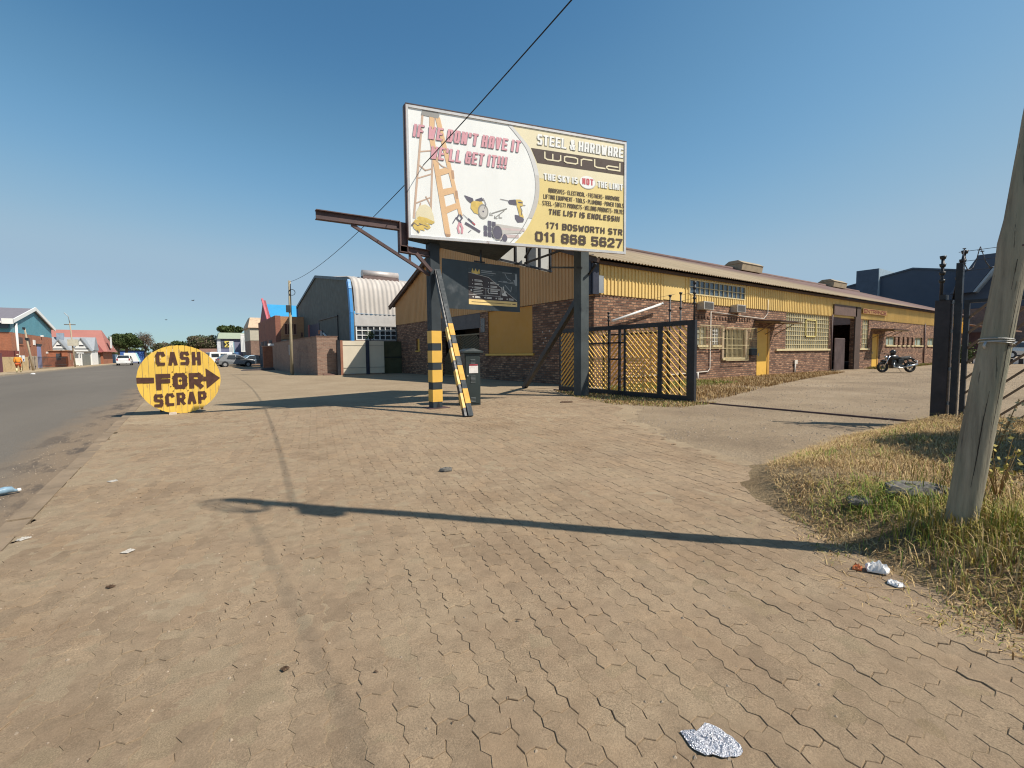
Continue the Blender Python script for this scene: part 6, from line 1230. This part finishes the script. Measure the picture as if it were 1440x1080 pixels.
def pylon(loc, w, z0, z1, lab, edge):
    t = thing('pylon_sign', lab, 'sign', loc); MB().box(-w / 2, 0, z0, w / 2, .25, z1).build('panel', WHITE, t); MB().box(w / 2, -.02, z0 - .2, w / 2 + .10, .27, z1 + .1).build('edge', edge, t); MB().box(-.12, .05, 0, .12, .2, z0).build('post', DGREY, t)
    m = MB(); r_ = random.Random(int(w * 100))
    for k in range(3): put_line(m, lambda u, v, d=0: Vector((u, -.01 - d, v)), [(-w * .28 + k * w * .26, z0 + .25), (-w * .28 + k * w * .26, z1 - r_.uniform(.3, .8))], .05, .002)
    m.build('lettering', mat('pylon_grey_blue', (.28, .34, .40), .6), t); MB().box(-w / 2, -.02, z1 + .02, w / 2, .27, z1 + .26).build('cap', WHITE, t)
pylon((8.0, 90, 0), .78, 2.0, 4.75, 'tall white pylon sign with a cyan edge before the green-roofed shop', mat('edge_cyan', (.15, .42, .5), .5)); pylon((6.3, 91, 0), .62, 1.5, 3.55, 'shorter white pylon sign before the green-roofed shop', mat('edge_cyan', (.15, .42, .5)))
bs_ = bld('blue_shed', 'small blue building with a dark chimney beyond the tall pylon sign', (9.2, 97, 0), 'shed'); MB().box(.1, 0, -.1, 5, 6, 5.3).build('wall', mat('shed_blue', (.16, .26, .38), .8), bs_); MB().box(.2, .3, 5.3, .8, 1, 6.0).build('chimney', DGREY, bs_); MB().hexa([(-.1, -.2, 5.3), (5, -.2, 5.3), (5, 6, 5.3), (-.1, 6, 5.3), (.1, 1, 5.6), (5, 1, 5.6), (5, 5, 5.6), (.1, 5, 5.6)]).build('roof', mat('shed_roof_blue', (.10, .18, .28), .6), bs_)
cw_ = bld('cream_wall', 'cream and buff garden walls at the far end of the street', (-3.2, 150, 0), 'wall'); MB().box(-4.2, 0, -.1, -1.4, .3, 2.6).build('wall', mat('far_buff', (.55, .44, .30), .8), cw_); MB().box(-1.2, 1, -.1, 1.6, 1.3, 3.4).box(2.0, 0, -.1, 9, .3, 1.7).build('wall', mat('far_cream', (.66, .58, .44), .8), cw_)
fh = bld('far_house', 'small pinkish house with a dark maroon wall behind the white pickup', (1.8, 112, 0), 'house'); MB().box(0, 0, -.1, 4, 5, 1.9).build('wall', mat('maroon_wall', (.12, .045, .07), .8), fh); MB().box(2.4, -.1, -.1, 3.5, -.02, 2.4).build('pink_pier', mat('pink_pier', (.45, .30, .24), .8), fh); MB().hexa([(-.2, -.2, 1.9), (4.2, -.2, 1.9), (4.2, 5, 1.9), (-.2, 5, 1.9), (.5, 2, 2.9), (3.5, 2, 2.9), (3.5, 3, 2.9), (.5, 3, 2.9)]).build('roof', mat('roof_brown', (.2, .11, .08), .8), fh)

# ================================================================== LEFT SIDE OF THE STREET
bf = bld('blue_gable_factory', 'red brick factory with a teal blue sheeted gable and white roof edging', (-16, 75, 0), 'factory')
TEAL = mat('teal_sheet', (.10, .27, .33), .55, 0, .08, .5)
MB().box(-30, 0, -.1, 0, 19.4, 4.2).build('brick_wall', BRKR, bf)
MB().prism([(.0, 0, 4.21), (.0, 19.4, 4.21), (.0, 19.4, 5.45), (.0, 9.7, 7.55), (.0, 0, 5.4)], (-.2, 0, 0)).box(-30, -.01, 4.21, -.2, .2, 5.4).build('gable_cladding', TEAL, bf)
MB().hexa([(-30, -.5, 5.35), (.3, -.5, 5.35), (.3, 9.7, 7.58), (-30, 9.7, 7.58), (-30, -.5, 5.43), (.3, -.5, 5.43), (.3, 9.7, 7.66), (-30, 9.7, 7.66)]).hexa([(-30, 9.7, 7.58), (.3, 9.7, 7.58), (.3, 19.9, 5.4), (-30, 19.9, 5.4), (-30, 9.7, 7.66), (.3, 9.7, 7.66), (.3, 19.9, 5.48), (-30, 19.9, 5.48)]).build('roof', mat('roof_mauve_grey', (.20, .18, .20), .7, 0, .1), bf)
MB().bar((.32, -.55, 5.38), (.32, 9.7, 7.62), .12, .42).bar((.32, 9.7, 7.62), (.32, 19.95, 5.42), .12, .42).build('barge_trim', WHITE, bf); MB().box(-30, -.62, 5.2, .3, -.5, 5.42).build('gutter', WHITE, bf); MB().box(-.5, -.7, 5.1, .38, -.45, 5.7).build('trim_end', WHITE, bf)
MB().box(-30, -.3, 4.65, -.1, -.05, 5.1).build('dark_band', mat('dark_band', (.06, .09, .12), .6), bf)
for y, z0, z1, w in ((2.8, 3.0, 3.75, 1.6), (6.2, 3.0, 3.75, 1.4)): o = MB().box(-.05, y, z0, .02, y + w, z1).build('window', mat('window_rust', (.10, .06, .05), .6), bf); MB().box(.02, y - .1, z0 - .2, .08, y + w + .1, z0 - .1).build('sill', BRKR, o)
MB().box(-.05, 10.6, -.1, .03, 12.6, 2.9).build('door', mat('door_lilac', (.24, .26, .42), .6), bf); MB().box(0, 10.4, 2.9, .1, 12.8, 3.15).build('door_lintel', BLACK, bf)
MB().tube([(.12, 1.6, 5.3), (.12, 1.6, .1)], .12, 8).build('downpipe', WHITE, bf); MB().box(.0, 8.9, 2.95, .08, 9.8, 3.6).build('white_box', WHITE, bf)
MB().box(-3.6, -.06, 2.3, -2.4, .02, 3.7).build('window', mat('window_rust', (.1, .06, .05)), bf); MB().box(-8, -.06, 2.3, -6, .02, 3.7).build('window', mat('window_rust', (.1, .06, .05)), bf); MB().box(.0, 15.3, 1.9, .05, 16.4, 2.15).build('name_plate', WHITE, bf); MB().box(.0, 13.0, 4.15, .25, 13.4, 4.35).build('lamp', WHITE, bf)
yw = bld('yellow_wall', 'yellow brick front wall with a white notice board and spiked railing', (-14, 62.2, 0), 'wall'); MB().box(-.23, 0, -.1, 0, 8.8, 1.40).build('wall', BRKY, yw); MB().box(-.25, -2.2, -.1, .05, 0, 1.75).build('pillar', mat('pillar_maroon', (.14, .05, .06), .7), yw)
m = MB()
for i in range(60): m.bar((-.6, -1.5 + i * .17, 1.2), (-.6, -1.5 + i * .17, 2.05), .03)
m.build('railing', mat('rail_red_brown', (.18, .05, .04), .6), yw); nb_ = MB().box(.0, 5.6, .92, .04, 7.4, 1.55).build('notice_board', SWH, yw); m = MB(); m.box(.041, 5.9, 1.0, .05, 6.3, 1.2).box(.041, 6.7, 1.0, .05, 7.1, 1.2); m.build('printed_mark', mat('notice_blue', (.05, .06, .22), .6), nb_)
pl_ = bld('palisade_fence', 'black palisade fence before the lilac door of the factory', (-14, 71.4, 0), 'fence'); m = MB()
for i in range(34): m.bar((0, i * .56, 0), (0, i * .56, 1.45), .035)
m.bar((0, 0, .35), (0, 19.2, .35), .05); m.bar((0, 0, 1.3), (0, 19.2, 1.3), .05); m.build('pales', BLACK, pl_); m = MB()
for y in (.2, 1.3, 2.6): m.box(-.1, y, 0, .1, y + .35, 1.5)
m.build('post', mat('post_buff', (.34, .27, .20), .8), pl_)
rr_ = bld('red_roof_hall', 'long building with a big salmon red hipped roof behind the grey fence', (-30, 122, 0), 'hall')
MB().box(.5, .6, -.1, 16.4, 15, 2.6).build('wall', BRKR, rr_); MB().hexa([(-2, 0, 2.45), (17.2, 0, 2.45), (17.2, 16, 2.45), (-2, 16, 2.45), (0, 7.5, 7.0), (15.6, 7.5, 7.0), (15.6, 8.5, 7.0), (0, 8.5, 7.0)]).build('roof', mat('roof_salmon', (.38, .155, .125), .7, 0, .08, .5), rr_)
MB().hexa([(11.0, -2.5, 2.3), (16.6, -2.5, 2.3), (16.6, .4, 2.5), (11.0, .4, 2.5), (11.6, -1, 4.0), (15.5, -1, 4.0), (15.5, .6, 4.4), (11.6, .6, 4.4)]).build('porch_roof', mat('roof_dark_red', (.26, .065, .055), .7), rr_)
m = MB()
for i in range(8): m.box(6.0 + i * 1.15, .55, .9, 6.7 + i * 1.15, .6, 2.2)
m.build('window', WHITE, rr_); MB().box(17.25, 4, 3.2, 17.3, 6.6, 5.6).build('wall_sign', WHITE, rr_) ; MB().box(-.2, 7.6, 7.0, 4.5, 8.3, 7.4).build('ridge_cap', mat('roof_dark_red', (.26, .065, .055)), rr_)
ch = bld('white_cottage', 'white house with black timber and two grey-roofed gables beside the factory', (-19.2, 110, 0), 'house')
MB().box(0, 1, -.1, 5.4, 8, 2.6).build('wall', WHITE, ch); SLT = mat('slate_roof', (.30, .32, .34), .7, 0, .1)
for x0, x1, zt, y0 in ((.2, 2.5, 4.3, 0), (3.0, 5.4, 4.6, .2)):
    MB().prism([(x0, y0, 2.4), (x1, y0, 2.4), ((x0 + x1) / 2, y0, zt)], (0, .3, 0)).build('gable', WHITE, ch)
    m = MB(); xm = (x0 + x1) / 2
    for a in (x0 - .1, x1 + .1): m.bar((a, y0 + 2, 2.4), (xm, y0 + 2, zt + .15), 4.4, .12, (0, 0, 1))
    m.build('roof', SLT, ch); m = MB(); m.box(x0 + .3, y0 - .03, 2.75, x1 - .3, y0 - .005, 2.9); m.box(xm - .3, y0 - .03, 3.3, xm + .3, y0 - .005, 3.5); m.build('timber_band', BLACK, ch)
MB().hexa([(-.2, 2, 2.6), (5.6, 2, 2.6), (5.6, 8, 2.6), (-.2, 8, 2.6), (-.2, 4.5, 5.0), (5.6, 4.5, 5.0), (5.6, 5.2, 5.0), (-.2, 5.2, 5.0)]).build('main_roof', SLT, ch); MB().box(.5, 3.8, 4.5, 1.4, 4.8, 5.7).build('dormer', mat('dormer_grey_blue', (.28, .33, .40), .7), ch)
gh_ = bld('guard_house', 'small orange brick guard house with one dark window by the pavement', (-14.0, 91.5, 0), 'guard house'); MB().box(-2.0, 0, -.1, 0, 4.0, 2.25).build('wall', BRKR, gh_); MB().box(-2.15, -.15, 2.25, .15, 4.15, 2.37).build('roof', mat('guard_roof', (.30, .17, .10), .8), gh_); MB().box(.002, 1.4, .95, .03, 2.3, 1.9).build('window', GLASSD, gh_); MB().box(-1.2, -.03, .95, -.7, -.002, 1.9).build('window', GLASSD, gh_)
gf = bld('grey_panel_fence', 'grey green sheet fence with white edging before the red-roofed hall', (-14, 103, 0), 'fence'); MB().box(-.08, 0, 0, 0, 26, 1.85).build('sheet', mat('fence_grey_green', (.19, .19, .165), .7, 0, .12, .5), gf); MB().box(-.1, -4, 1.95, .02, 1.5, 2.15).box(-.1, -2.6, 0, .02, -2.3, 1.95).box(-.1, -.6, 0, .02, -.3, 1.95).build('white_post', WHITE, gf)
blf = bld('blue_panel_fence', 'steel blue sheet fence beyond the grey fence', (-14, 129.4, 0), 'fence'); MB().box(-.08, 0, 0, 0, 22, 2.0).build('sheet', mat('fence_steel_blue', (.17, .25, .33), .7, 0, .1, .5), blf)
bc = bld('blue_shack', 'bright blue low building beside the dense green tree', (-13.6, 152, 0), 'shed'); MB().box(0, 0, -.1, 5, 4, 2.9).build('wall', mat('shack_blue', (.05, .12, .36), .7), bc); MB().box(-.2, -.2, 2.9, 5.2, 4.2, 3.05).build('roof', DGREY, bc)
def lpole(loc, h, lean, lab, arm):
    t = thing('utility_pole', lab, 'utility pole', loc); MB().tube([(0, 0, -.1), (lean * .5, 0, h * .5), (lean, 0, h)], [.10, .085, .07], 10).build('shaft', timber('far_pole_' + ('a' if arm else 'b'), (.38, .31, .22), (.34, .28, .19)), t)
    if arm: MB().bar((lean - .6, 0, h - .25), (lean + .6, 0, h - .25), .10).build('crossarm', BARK, t); MB().box(lean - .35, -.3, h * .48, lean + .75, .3, h * .48 + .9).build('transformer', mat('transformer_buff', (.5, .47, .38), .6), t); MB().tube([(lean, 0, h), (lean - .1, 0, h + .9), (lean - .5, -.2, h + 1.4)], .05, 6).build('lamp_arm', GALV, t)
    else: MB().box(lean - .14, -.10, h - .12, lean + .06, .08, h + .12).build('junction_box', BLACK, t); MB().box(lean - .0, -.12, h * .72, lean + .24, .1, h * .72 + .25).build('bracket', BLACK, t)
lpole((-13.0, 67.6, 0), 4.3, -.42, 'leaning wooden pole beside the yellow brick wall', False); lpole((-13.0, 89.6, 0), 6.2, -.25, 'tall wooden pole with a crossarm and transformer by the guard house', True)

# ================================================================== RIGHT REAR: NAVY SHED, BRICK LOWER BLOCK, RAMP
ns = bld('navy_shed', 'large navy blue industrial shed rising behind the brick warehouse', (80, 0, 0), 'shed')
NAV = mat('navy_sheet', (.050, .075, .115), .55, 0, .12, .25)
MB().prism([(0, -40, 6.3), (0, -40, 9.0), (0, 10, 10.2), (0, 20.1, 12.2), (0, 20.2, 12.2), (0, 26.2, 11.0), (0, 32, 9.8), (0, 32, 6.3)], (40, 0, 0)).build('cladding', NAV, ns)
MB().prism([(-.15, -40, 9.0), (-.15, 10, 10.25), (-.15, 20.1, 12.25), (-.15, 32, 9.85), (-.15, 32, 9.7), (-.15, 20.1, 12.05), (-.15, 10, 10.05), (-.15, -40, 8.8)], (.14, 0, 0)).build('verge_trim', mat('verge_navy', (.06, .09, .13), .5), ns)
MB().box(.0, -40, -.1, 40, 32, 6.28).build('lower_wall', brick('dark_plum_brick', [(.19, .11, .085), (.24, .14, .11), (.28, .17, .13)], (.25, .19, .16)), ns)
du = MB().box(-.6, 23.7, 8.5, 5.5, 26.3, 12.65).build('roof_duct', mat('duct_blue', (.055, .085, .13), .5), ns); MB().box(-.6, 23.62, 8.5, 5.5, 23.695, 12.65).build('duct_lit_side', mat('duct_lit_tone', (.30, .37, .42), .5, .1), du)  # pale panel puts the sunlit side of the duct into colour
MB().hexa([(-1.6, 14.0, 8.2), (2.5, 14.0, 8.2), (2.5, 16.0, 8.2), (-1.6, 16.0, 8.2), (-1.6, 11.4, 12.55), (2.5, 11.4, 12.55), (2.5, 13.6, 12.55), (-1.6, 13.6, 12.55)]).build('sloping_duct', NAV, ns); MB().hexa([(-1.6, 13.7, 8.2), (2.5, 13.7, 8.2), (2.5, 13.95, 8.2), (-1.6, 13.95, 8.2), (-1.6, 11.1, 12.5), (2.5, 11.1, 12.5), (2.5, 11.35, 12.5), (-1.6, 11.35, 12.5)]).build('duct_lit_side', mat('duct_lit_tone', (.3, .37, .42)), ns)  # sunlit side of the sloping duct painted as a paler panel
la = bld('lean_to', 'dark brown brick lean-to with a white post at the far end of the warehouse', (66.3, 10.2, 0), 'lean-to')
MB().box(0, 0, -.1, 10, 5, 3.0).build('wall', mat('lean_to_plum', (.13, .08, .085), .8, 0, .2), la); MB().hexa([(-1.5, -.8, 3.1), (10, -.8, 3.1), (10, 5, 4.4), (-1.5, 5, 4.4), (-1.5, -.8, 3.25), (10, -.8, 3.25), (10, 5, 4.6), (-1.5, 5, 4.6)]).build('roof', mat('lean_to_rust', (.20, .115, .08), .7, 0, .2), la)
MB().box(-.75, -.6, 0, -.4, -.3, 3.1).build('white_post', WHITE, la); MB().box(-1.2, -.72, 2.55, 3, -.6, 2.72).build('white_beam', WHITE, la)
lt_ = thing('lattice_screen', 'yellow lattice screen at the far corner of the warehouse', 'screen', (61.5, 11.75, 2.9)); m = MB()
for i in range(-4, 18):
    for s_ in (1, -1):
        x0 = .25 * i; a, b = (x0, 0), (x0 + .95 * s_, .95)
        if min(a[0], b[0]) >= 0 and max(a[0], b[0]) <= 3.6: m.bar((a[0], .02 * s_, a[1]), (b[0], .02 * s_, b[1]), .06)
m.box(0, -.04, -.05, 3.6, .04, 0).box(0, -.04, .95, 3.6, .04, 1.0); m.build('lattice', YPAINT, lt_)
rp_ = tag(MB().box(57, 3.5, -.1, 80, 9.9, .42).build('loading_ramp', mat('ramp_concrete', (.34, .28, .21), .9, 0, .15, .8)), kind='structure'); 
kb = thing('painted_kerb', 'white painted kerb along the low loading ramp beside the silver car', 'kerb', (56.8, 3.5, 0)); m = MB()
for i in range(11): m.box(0, .6 * i, 0, .18, .6 * i + .32, .47)
m.build('white_block', WHITE, kb); MB().box(.02, 0, 0, .16, 6.4, .44).build('kerb', BLACK, kb)
sbush = thing('shrub', 'olive yard shrub near the far corner of the warehouse', 'shrub', (58.5, 10.9, 0)); m = MB(); g = np.random.default_rng(6)
for i in range(700): c = Vector(g.normal(0, .5, 3)) * .8 + Vector((0, 0, .75)); c.z = max(.05, c.z); u = Vector(g.normal(0, 1, 3)).normalized() * .11; w = u.cross(Vector(g.normal(0, 1, 3))).normalized() * .07; m.poly([c - u, c - w, c + u, c + w])
m.build('leaves', LG[1], sbush); MB().tube([(0, 0, 0), (0, 0, .8)], .05, 6).build('stem', BARK, sbush)

# ================================================================== SMALL THINGS LYING ABOUT
def slab(name, label, cat, outline, z0, h, m, crumple=0., group=None, seed=0):
    """thin irregular sheet from its outline, with a crumpled top"""
    g = np.random.default_rng(seed); P = np.array(outline, float); c = P.mean(0); rings = 7; n = 28
    d = np.concatenate([P, P[:1]]); seg = np.linalg.norm(np.diff(d, axis=0), axis=1); cum = np.concatenate([[0], np.cumsum(seg)]); q = np.linspace(0, cum[-1], n, endpoint=False)
    O = np.stack([np.interp(q, cum, d[:, 0]), np.interp(q, cum, d[:, 1])], 1); mb = MB()
    for r in range(1, rings + 1):
        for i in range(n): p = c + (O[i] - c) * r / rings; mb.v.append((p[0], p[1], z0 + h + (g.normal(0, crumple) if r < rings else g.normal(0, crumple * .5) - h * .55)))
    k = len(mb.v); mb.v.append((c[0], c[1], z0 + h))
    for r in range(rings - 1):
        for i in range(n): j = (i + 1) % n; mb.face((r * n + i, (r + 1) * n + i, (r + 1) * n + j, r * n + j))
    for i in range(n): mb.face((k, i, (i + 1) % n))
    b0 = len(mb.v)
    for i in range(n): p = c + (O[i] - c) * .97; mb.v.append((p[0], p[1], z0 + .001))
    for i in range(n): j = (i + 1) % n; mb.face(((rings - 1) * n + i, b0 + i, b0 + j, (rings - 1) * n + j))
    return tag(mb.build(name, m), label, cat, group)
m, nt, b = nmat('crumpled_foil'); p = pos(nt); v = N(nt, 'TexVoronoi'); v.inputs['Scale'].default_value = 190; L(nt, p, v.inputs['Vector'])
L(nt, ramp(nt, noise(nt, p, 260, 3, .7), [(.35, (.36, .36, .40)), (.55, (.66, .66, .70)), (.7, (.92, .92, .94))]), b.inputs['Base Color']); b.inputs['Metallic'].default_value = .35; b.inputs['Roughness'].default_value = .35; bump(nt, b, v.outputs['Distance'], 1.0, .006)
slab('foil_scrap', 'torn scrap of crumpled silver foil lying on the pavers in the foreground', 'foil', [(1.252, .851), (1.268, .845), (1.285, .818), (1.312, .819), (1.348, .822), (1.363, .806), (1.366, .775), (1.364, .737), (1.358, .71), (1.345, .692), (1.319, .687), (1.296, .698), (1.292, .712), (1.276, .706), (1.258, .743), (1.242, .742), (1.228, .775), (1.230, .800), (1.245, .83)], .002, .008, m, .0035, seed=3)
PAP = mat('litter_paper', (.74, .72, .70), .7, 0, .08, 30)
h = lambda x, y: bank_h(x, y) + .015
slab('paper_scrap', 'crumpled white wrapper with red print in the dry grass, above the round white scrap', 'litter', [(3.03, .90), (3.09, .93), (3.14, .87), (3.12, .82), (3.07, .82), (3.05, .86)], h(3.08, .87) - .012, .028, PAP, .010, seed=4)
slab('paper_scrap', 'round white paper scrap lying at the edge of the dry grass', 'litter', [(2.96, .79), (3.0, .80), (3.02, .75), (2.99, .72), (2.95, .74)], h(2.98, .76) - .012, .012, PAP, .003, seed=5)
slab('red_wrapper', 'orange red wrapper bit beside the crumpled white wrapper', 'litter', [(3.0, .96), (3.05, .97), (3.06, .93), (3.02, .92)], h(3.03, .94) - .012, .016, mat('wrapper_orange', (.5, .16, .06), .5), .006, seed=6)
slab('concrete_slab', 'tilted broken grey concrete slab lying in the grass left of the wooden pole', 'slab', [(3.92, 1.06), (4.08, 1.16), (4.36, .98), (4.32, .80), (4.12, .86), (3.97, .93)], h(4.1, 1.0) - .03, .065, mat('grey_lump', (.13, .12, .105), .9, 0, .35, 12, .006, 40), .006, seed=7)
slab('concrete_lump', 'small grey lump half sunk in the green grass beside the tilted slab', 'stone', [(3.72, 1.22), (3.82, 1.28), (3.92, 1.20), (3.87, 1.12), (3.76, 1.13)], h(3.8, 1.2) - .02, .035, mat('grey_lump', (.23, .22, .2)), .006, seed=8)
slab('flat_stone', 'grey flat stone lying on the paving in front of the striped brace', 'stone', [(2.12, 4.36), (2.2, 4.40), (2.27, 4.35), (2.24, 4.29), (2.15, 4.30)], 0, .03, mat('grey_lump', (.23, .22, .2)), .003, seed=9)
slab('paper_flake', 'pale flat paper flake on the sandy pavement nearest the kerb', 'litter', [(-.40, 3.73), (-.35, 3.78), (-.32, 3.74), (-.36, 3.70)], .004, .003, mat('flake_grey', (.40, .37, .33), .8), .002, seed=10)
slab('paper_flake', 'white torn flake on the kerb edge above the plastic bottle', 'litter', [(-1.0, 4.42), (-.96, 4.47), (-.92, 4.43), (-.97, 4.39)], .004, .004, mat('flake_grey', (.40, .37, .33), .8), .003, seed=11)
slab('paper_flake', 'grey white flake halfway up the sandy pavement', 'litter', [(-.70, 6.0), (-.63, 6.04), (-.61, 5.97), (-.67, 5.94)], .002, .006, mat('flake_grey', (.40, .37, .33), .8), .002, seed=12)
slab('dark_leaf', 'dark brown leaf on the sandy pavement at the left, below the pale flake', 'leaf', [(-.41, 3.21), (-.39, 3.225), (-.365, 3.20), (-.39, 3.185)], .004, .004, BIT, .003, seed=13)
slab('dark_leaf', 'dark brown leaf lying among the pavers left of centre in the foreground', 'leaf', [(.245, 1.945), (.268, 1.95), (.28, 1.93), (.252, 1.922)], .004, .004, BIT, .003, seed=14)
slab('dark_stick', 'short bent dark stick on the sand between the cabinet and the brick warehouse', 'stick', [(7.55, 8.62), (7.85, 8.52), (7.95, 8.60), (7.75, 8.66), (7.6, 8.70)], .002, .03, BIT, .008, seed=15)
bt = thing('plastic_bottle', 'crushed pale blue plastic bottle lying in the gutter', 'bottle', (-1.50, 6.10, -.02), R(28)); PLB = mat('plastic_pale_blue', (.20, .30, .38), .25, 0, .2, 20)
MB().tube([(-.14, 0, .035), (-.12, 0, .036), (0, 0, .03), (.08, 0, .034), (.12, 0, .03), (.145, 0, .014), (.16, 0, .014)], [.02, .034, .028, .034, .03, .014, .013], 12).build('body', PLB, bt); MB().tube([(.16, 0, .014), (.185, 0, .014)], .016, 10).build('cap', WHITE, bt); MB().tube([(-.04, 0, .032), (.04, 0, .032)], .0335, 12).build('label', SWH, bt)
slab('paper_flake', 'white litter scrap on the far side of the road', 'litter', [(-10.2, 52), (-10.0, 52.2), (-9.9, 52), (-10.05, 51.9)], -.03, .07, PAP, .02, seed=16)
# birds
for i, (x, y, z, s, lab) in enumerate(((.85, 60, 7.2, .55, 'larger dark bird flying high over the far street'), (-2.3, 90, 7.0, .6, 'small distant bird flying above the dark trees at the end of the street'))):
    t = thing('bird', lab, 'bird', (x, y, z), R(40)); m = MB()
    m.tube([(-.22 * s, 0, 0), (-.08 * s, 0, .01), (.10 * s, 0, .02), (.2 * s, 0, .05), (.27 * s, 0, .04)], [.02 * s, .06 * s, .07 * s, .045 * s, .01], 8)
    for q in (1, -1): m.poly([(.1 * s, q * .05, .04), (-.08 * s, q * .05, .03), (-.12 * s, q * .30 * s, .16 * s), (-.02 * s, q * .46 * s, .10 * s), (.10 * s, q * .28 * s, .18 * s)])
    m.poly([(-.2 * s, -.03, 0), (-.2 * s, .03, 0), (-.36 * s, .08, .0), (-.36 * s, -.08, 0)]); m.build('body', mat('bird_dark', (.05, .05, .055), .8), t)
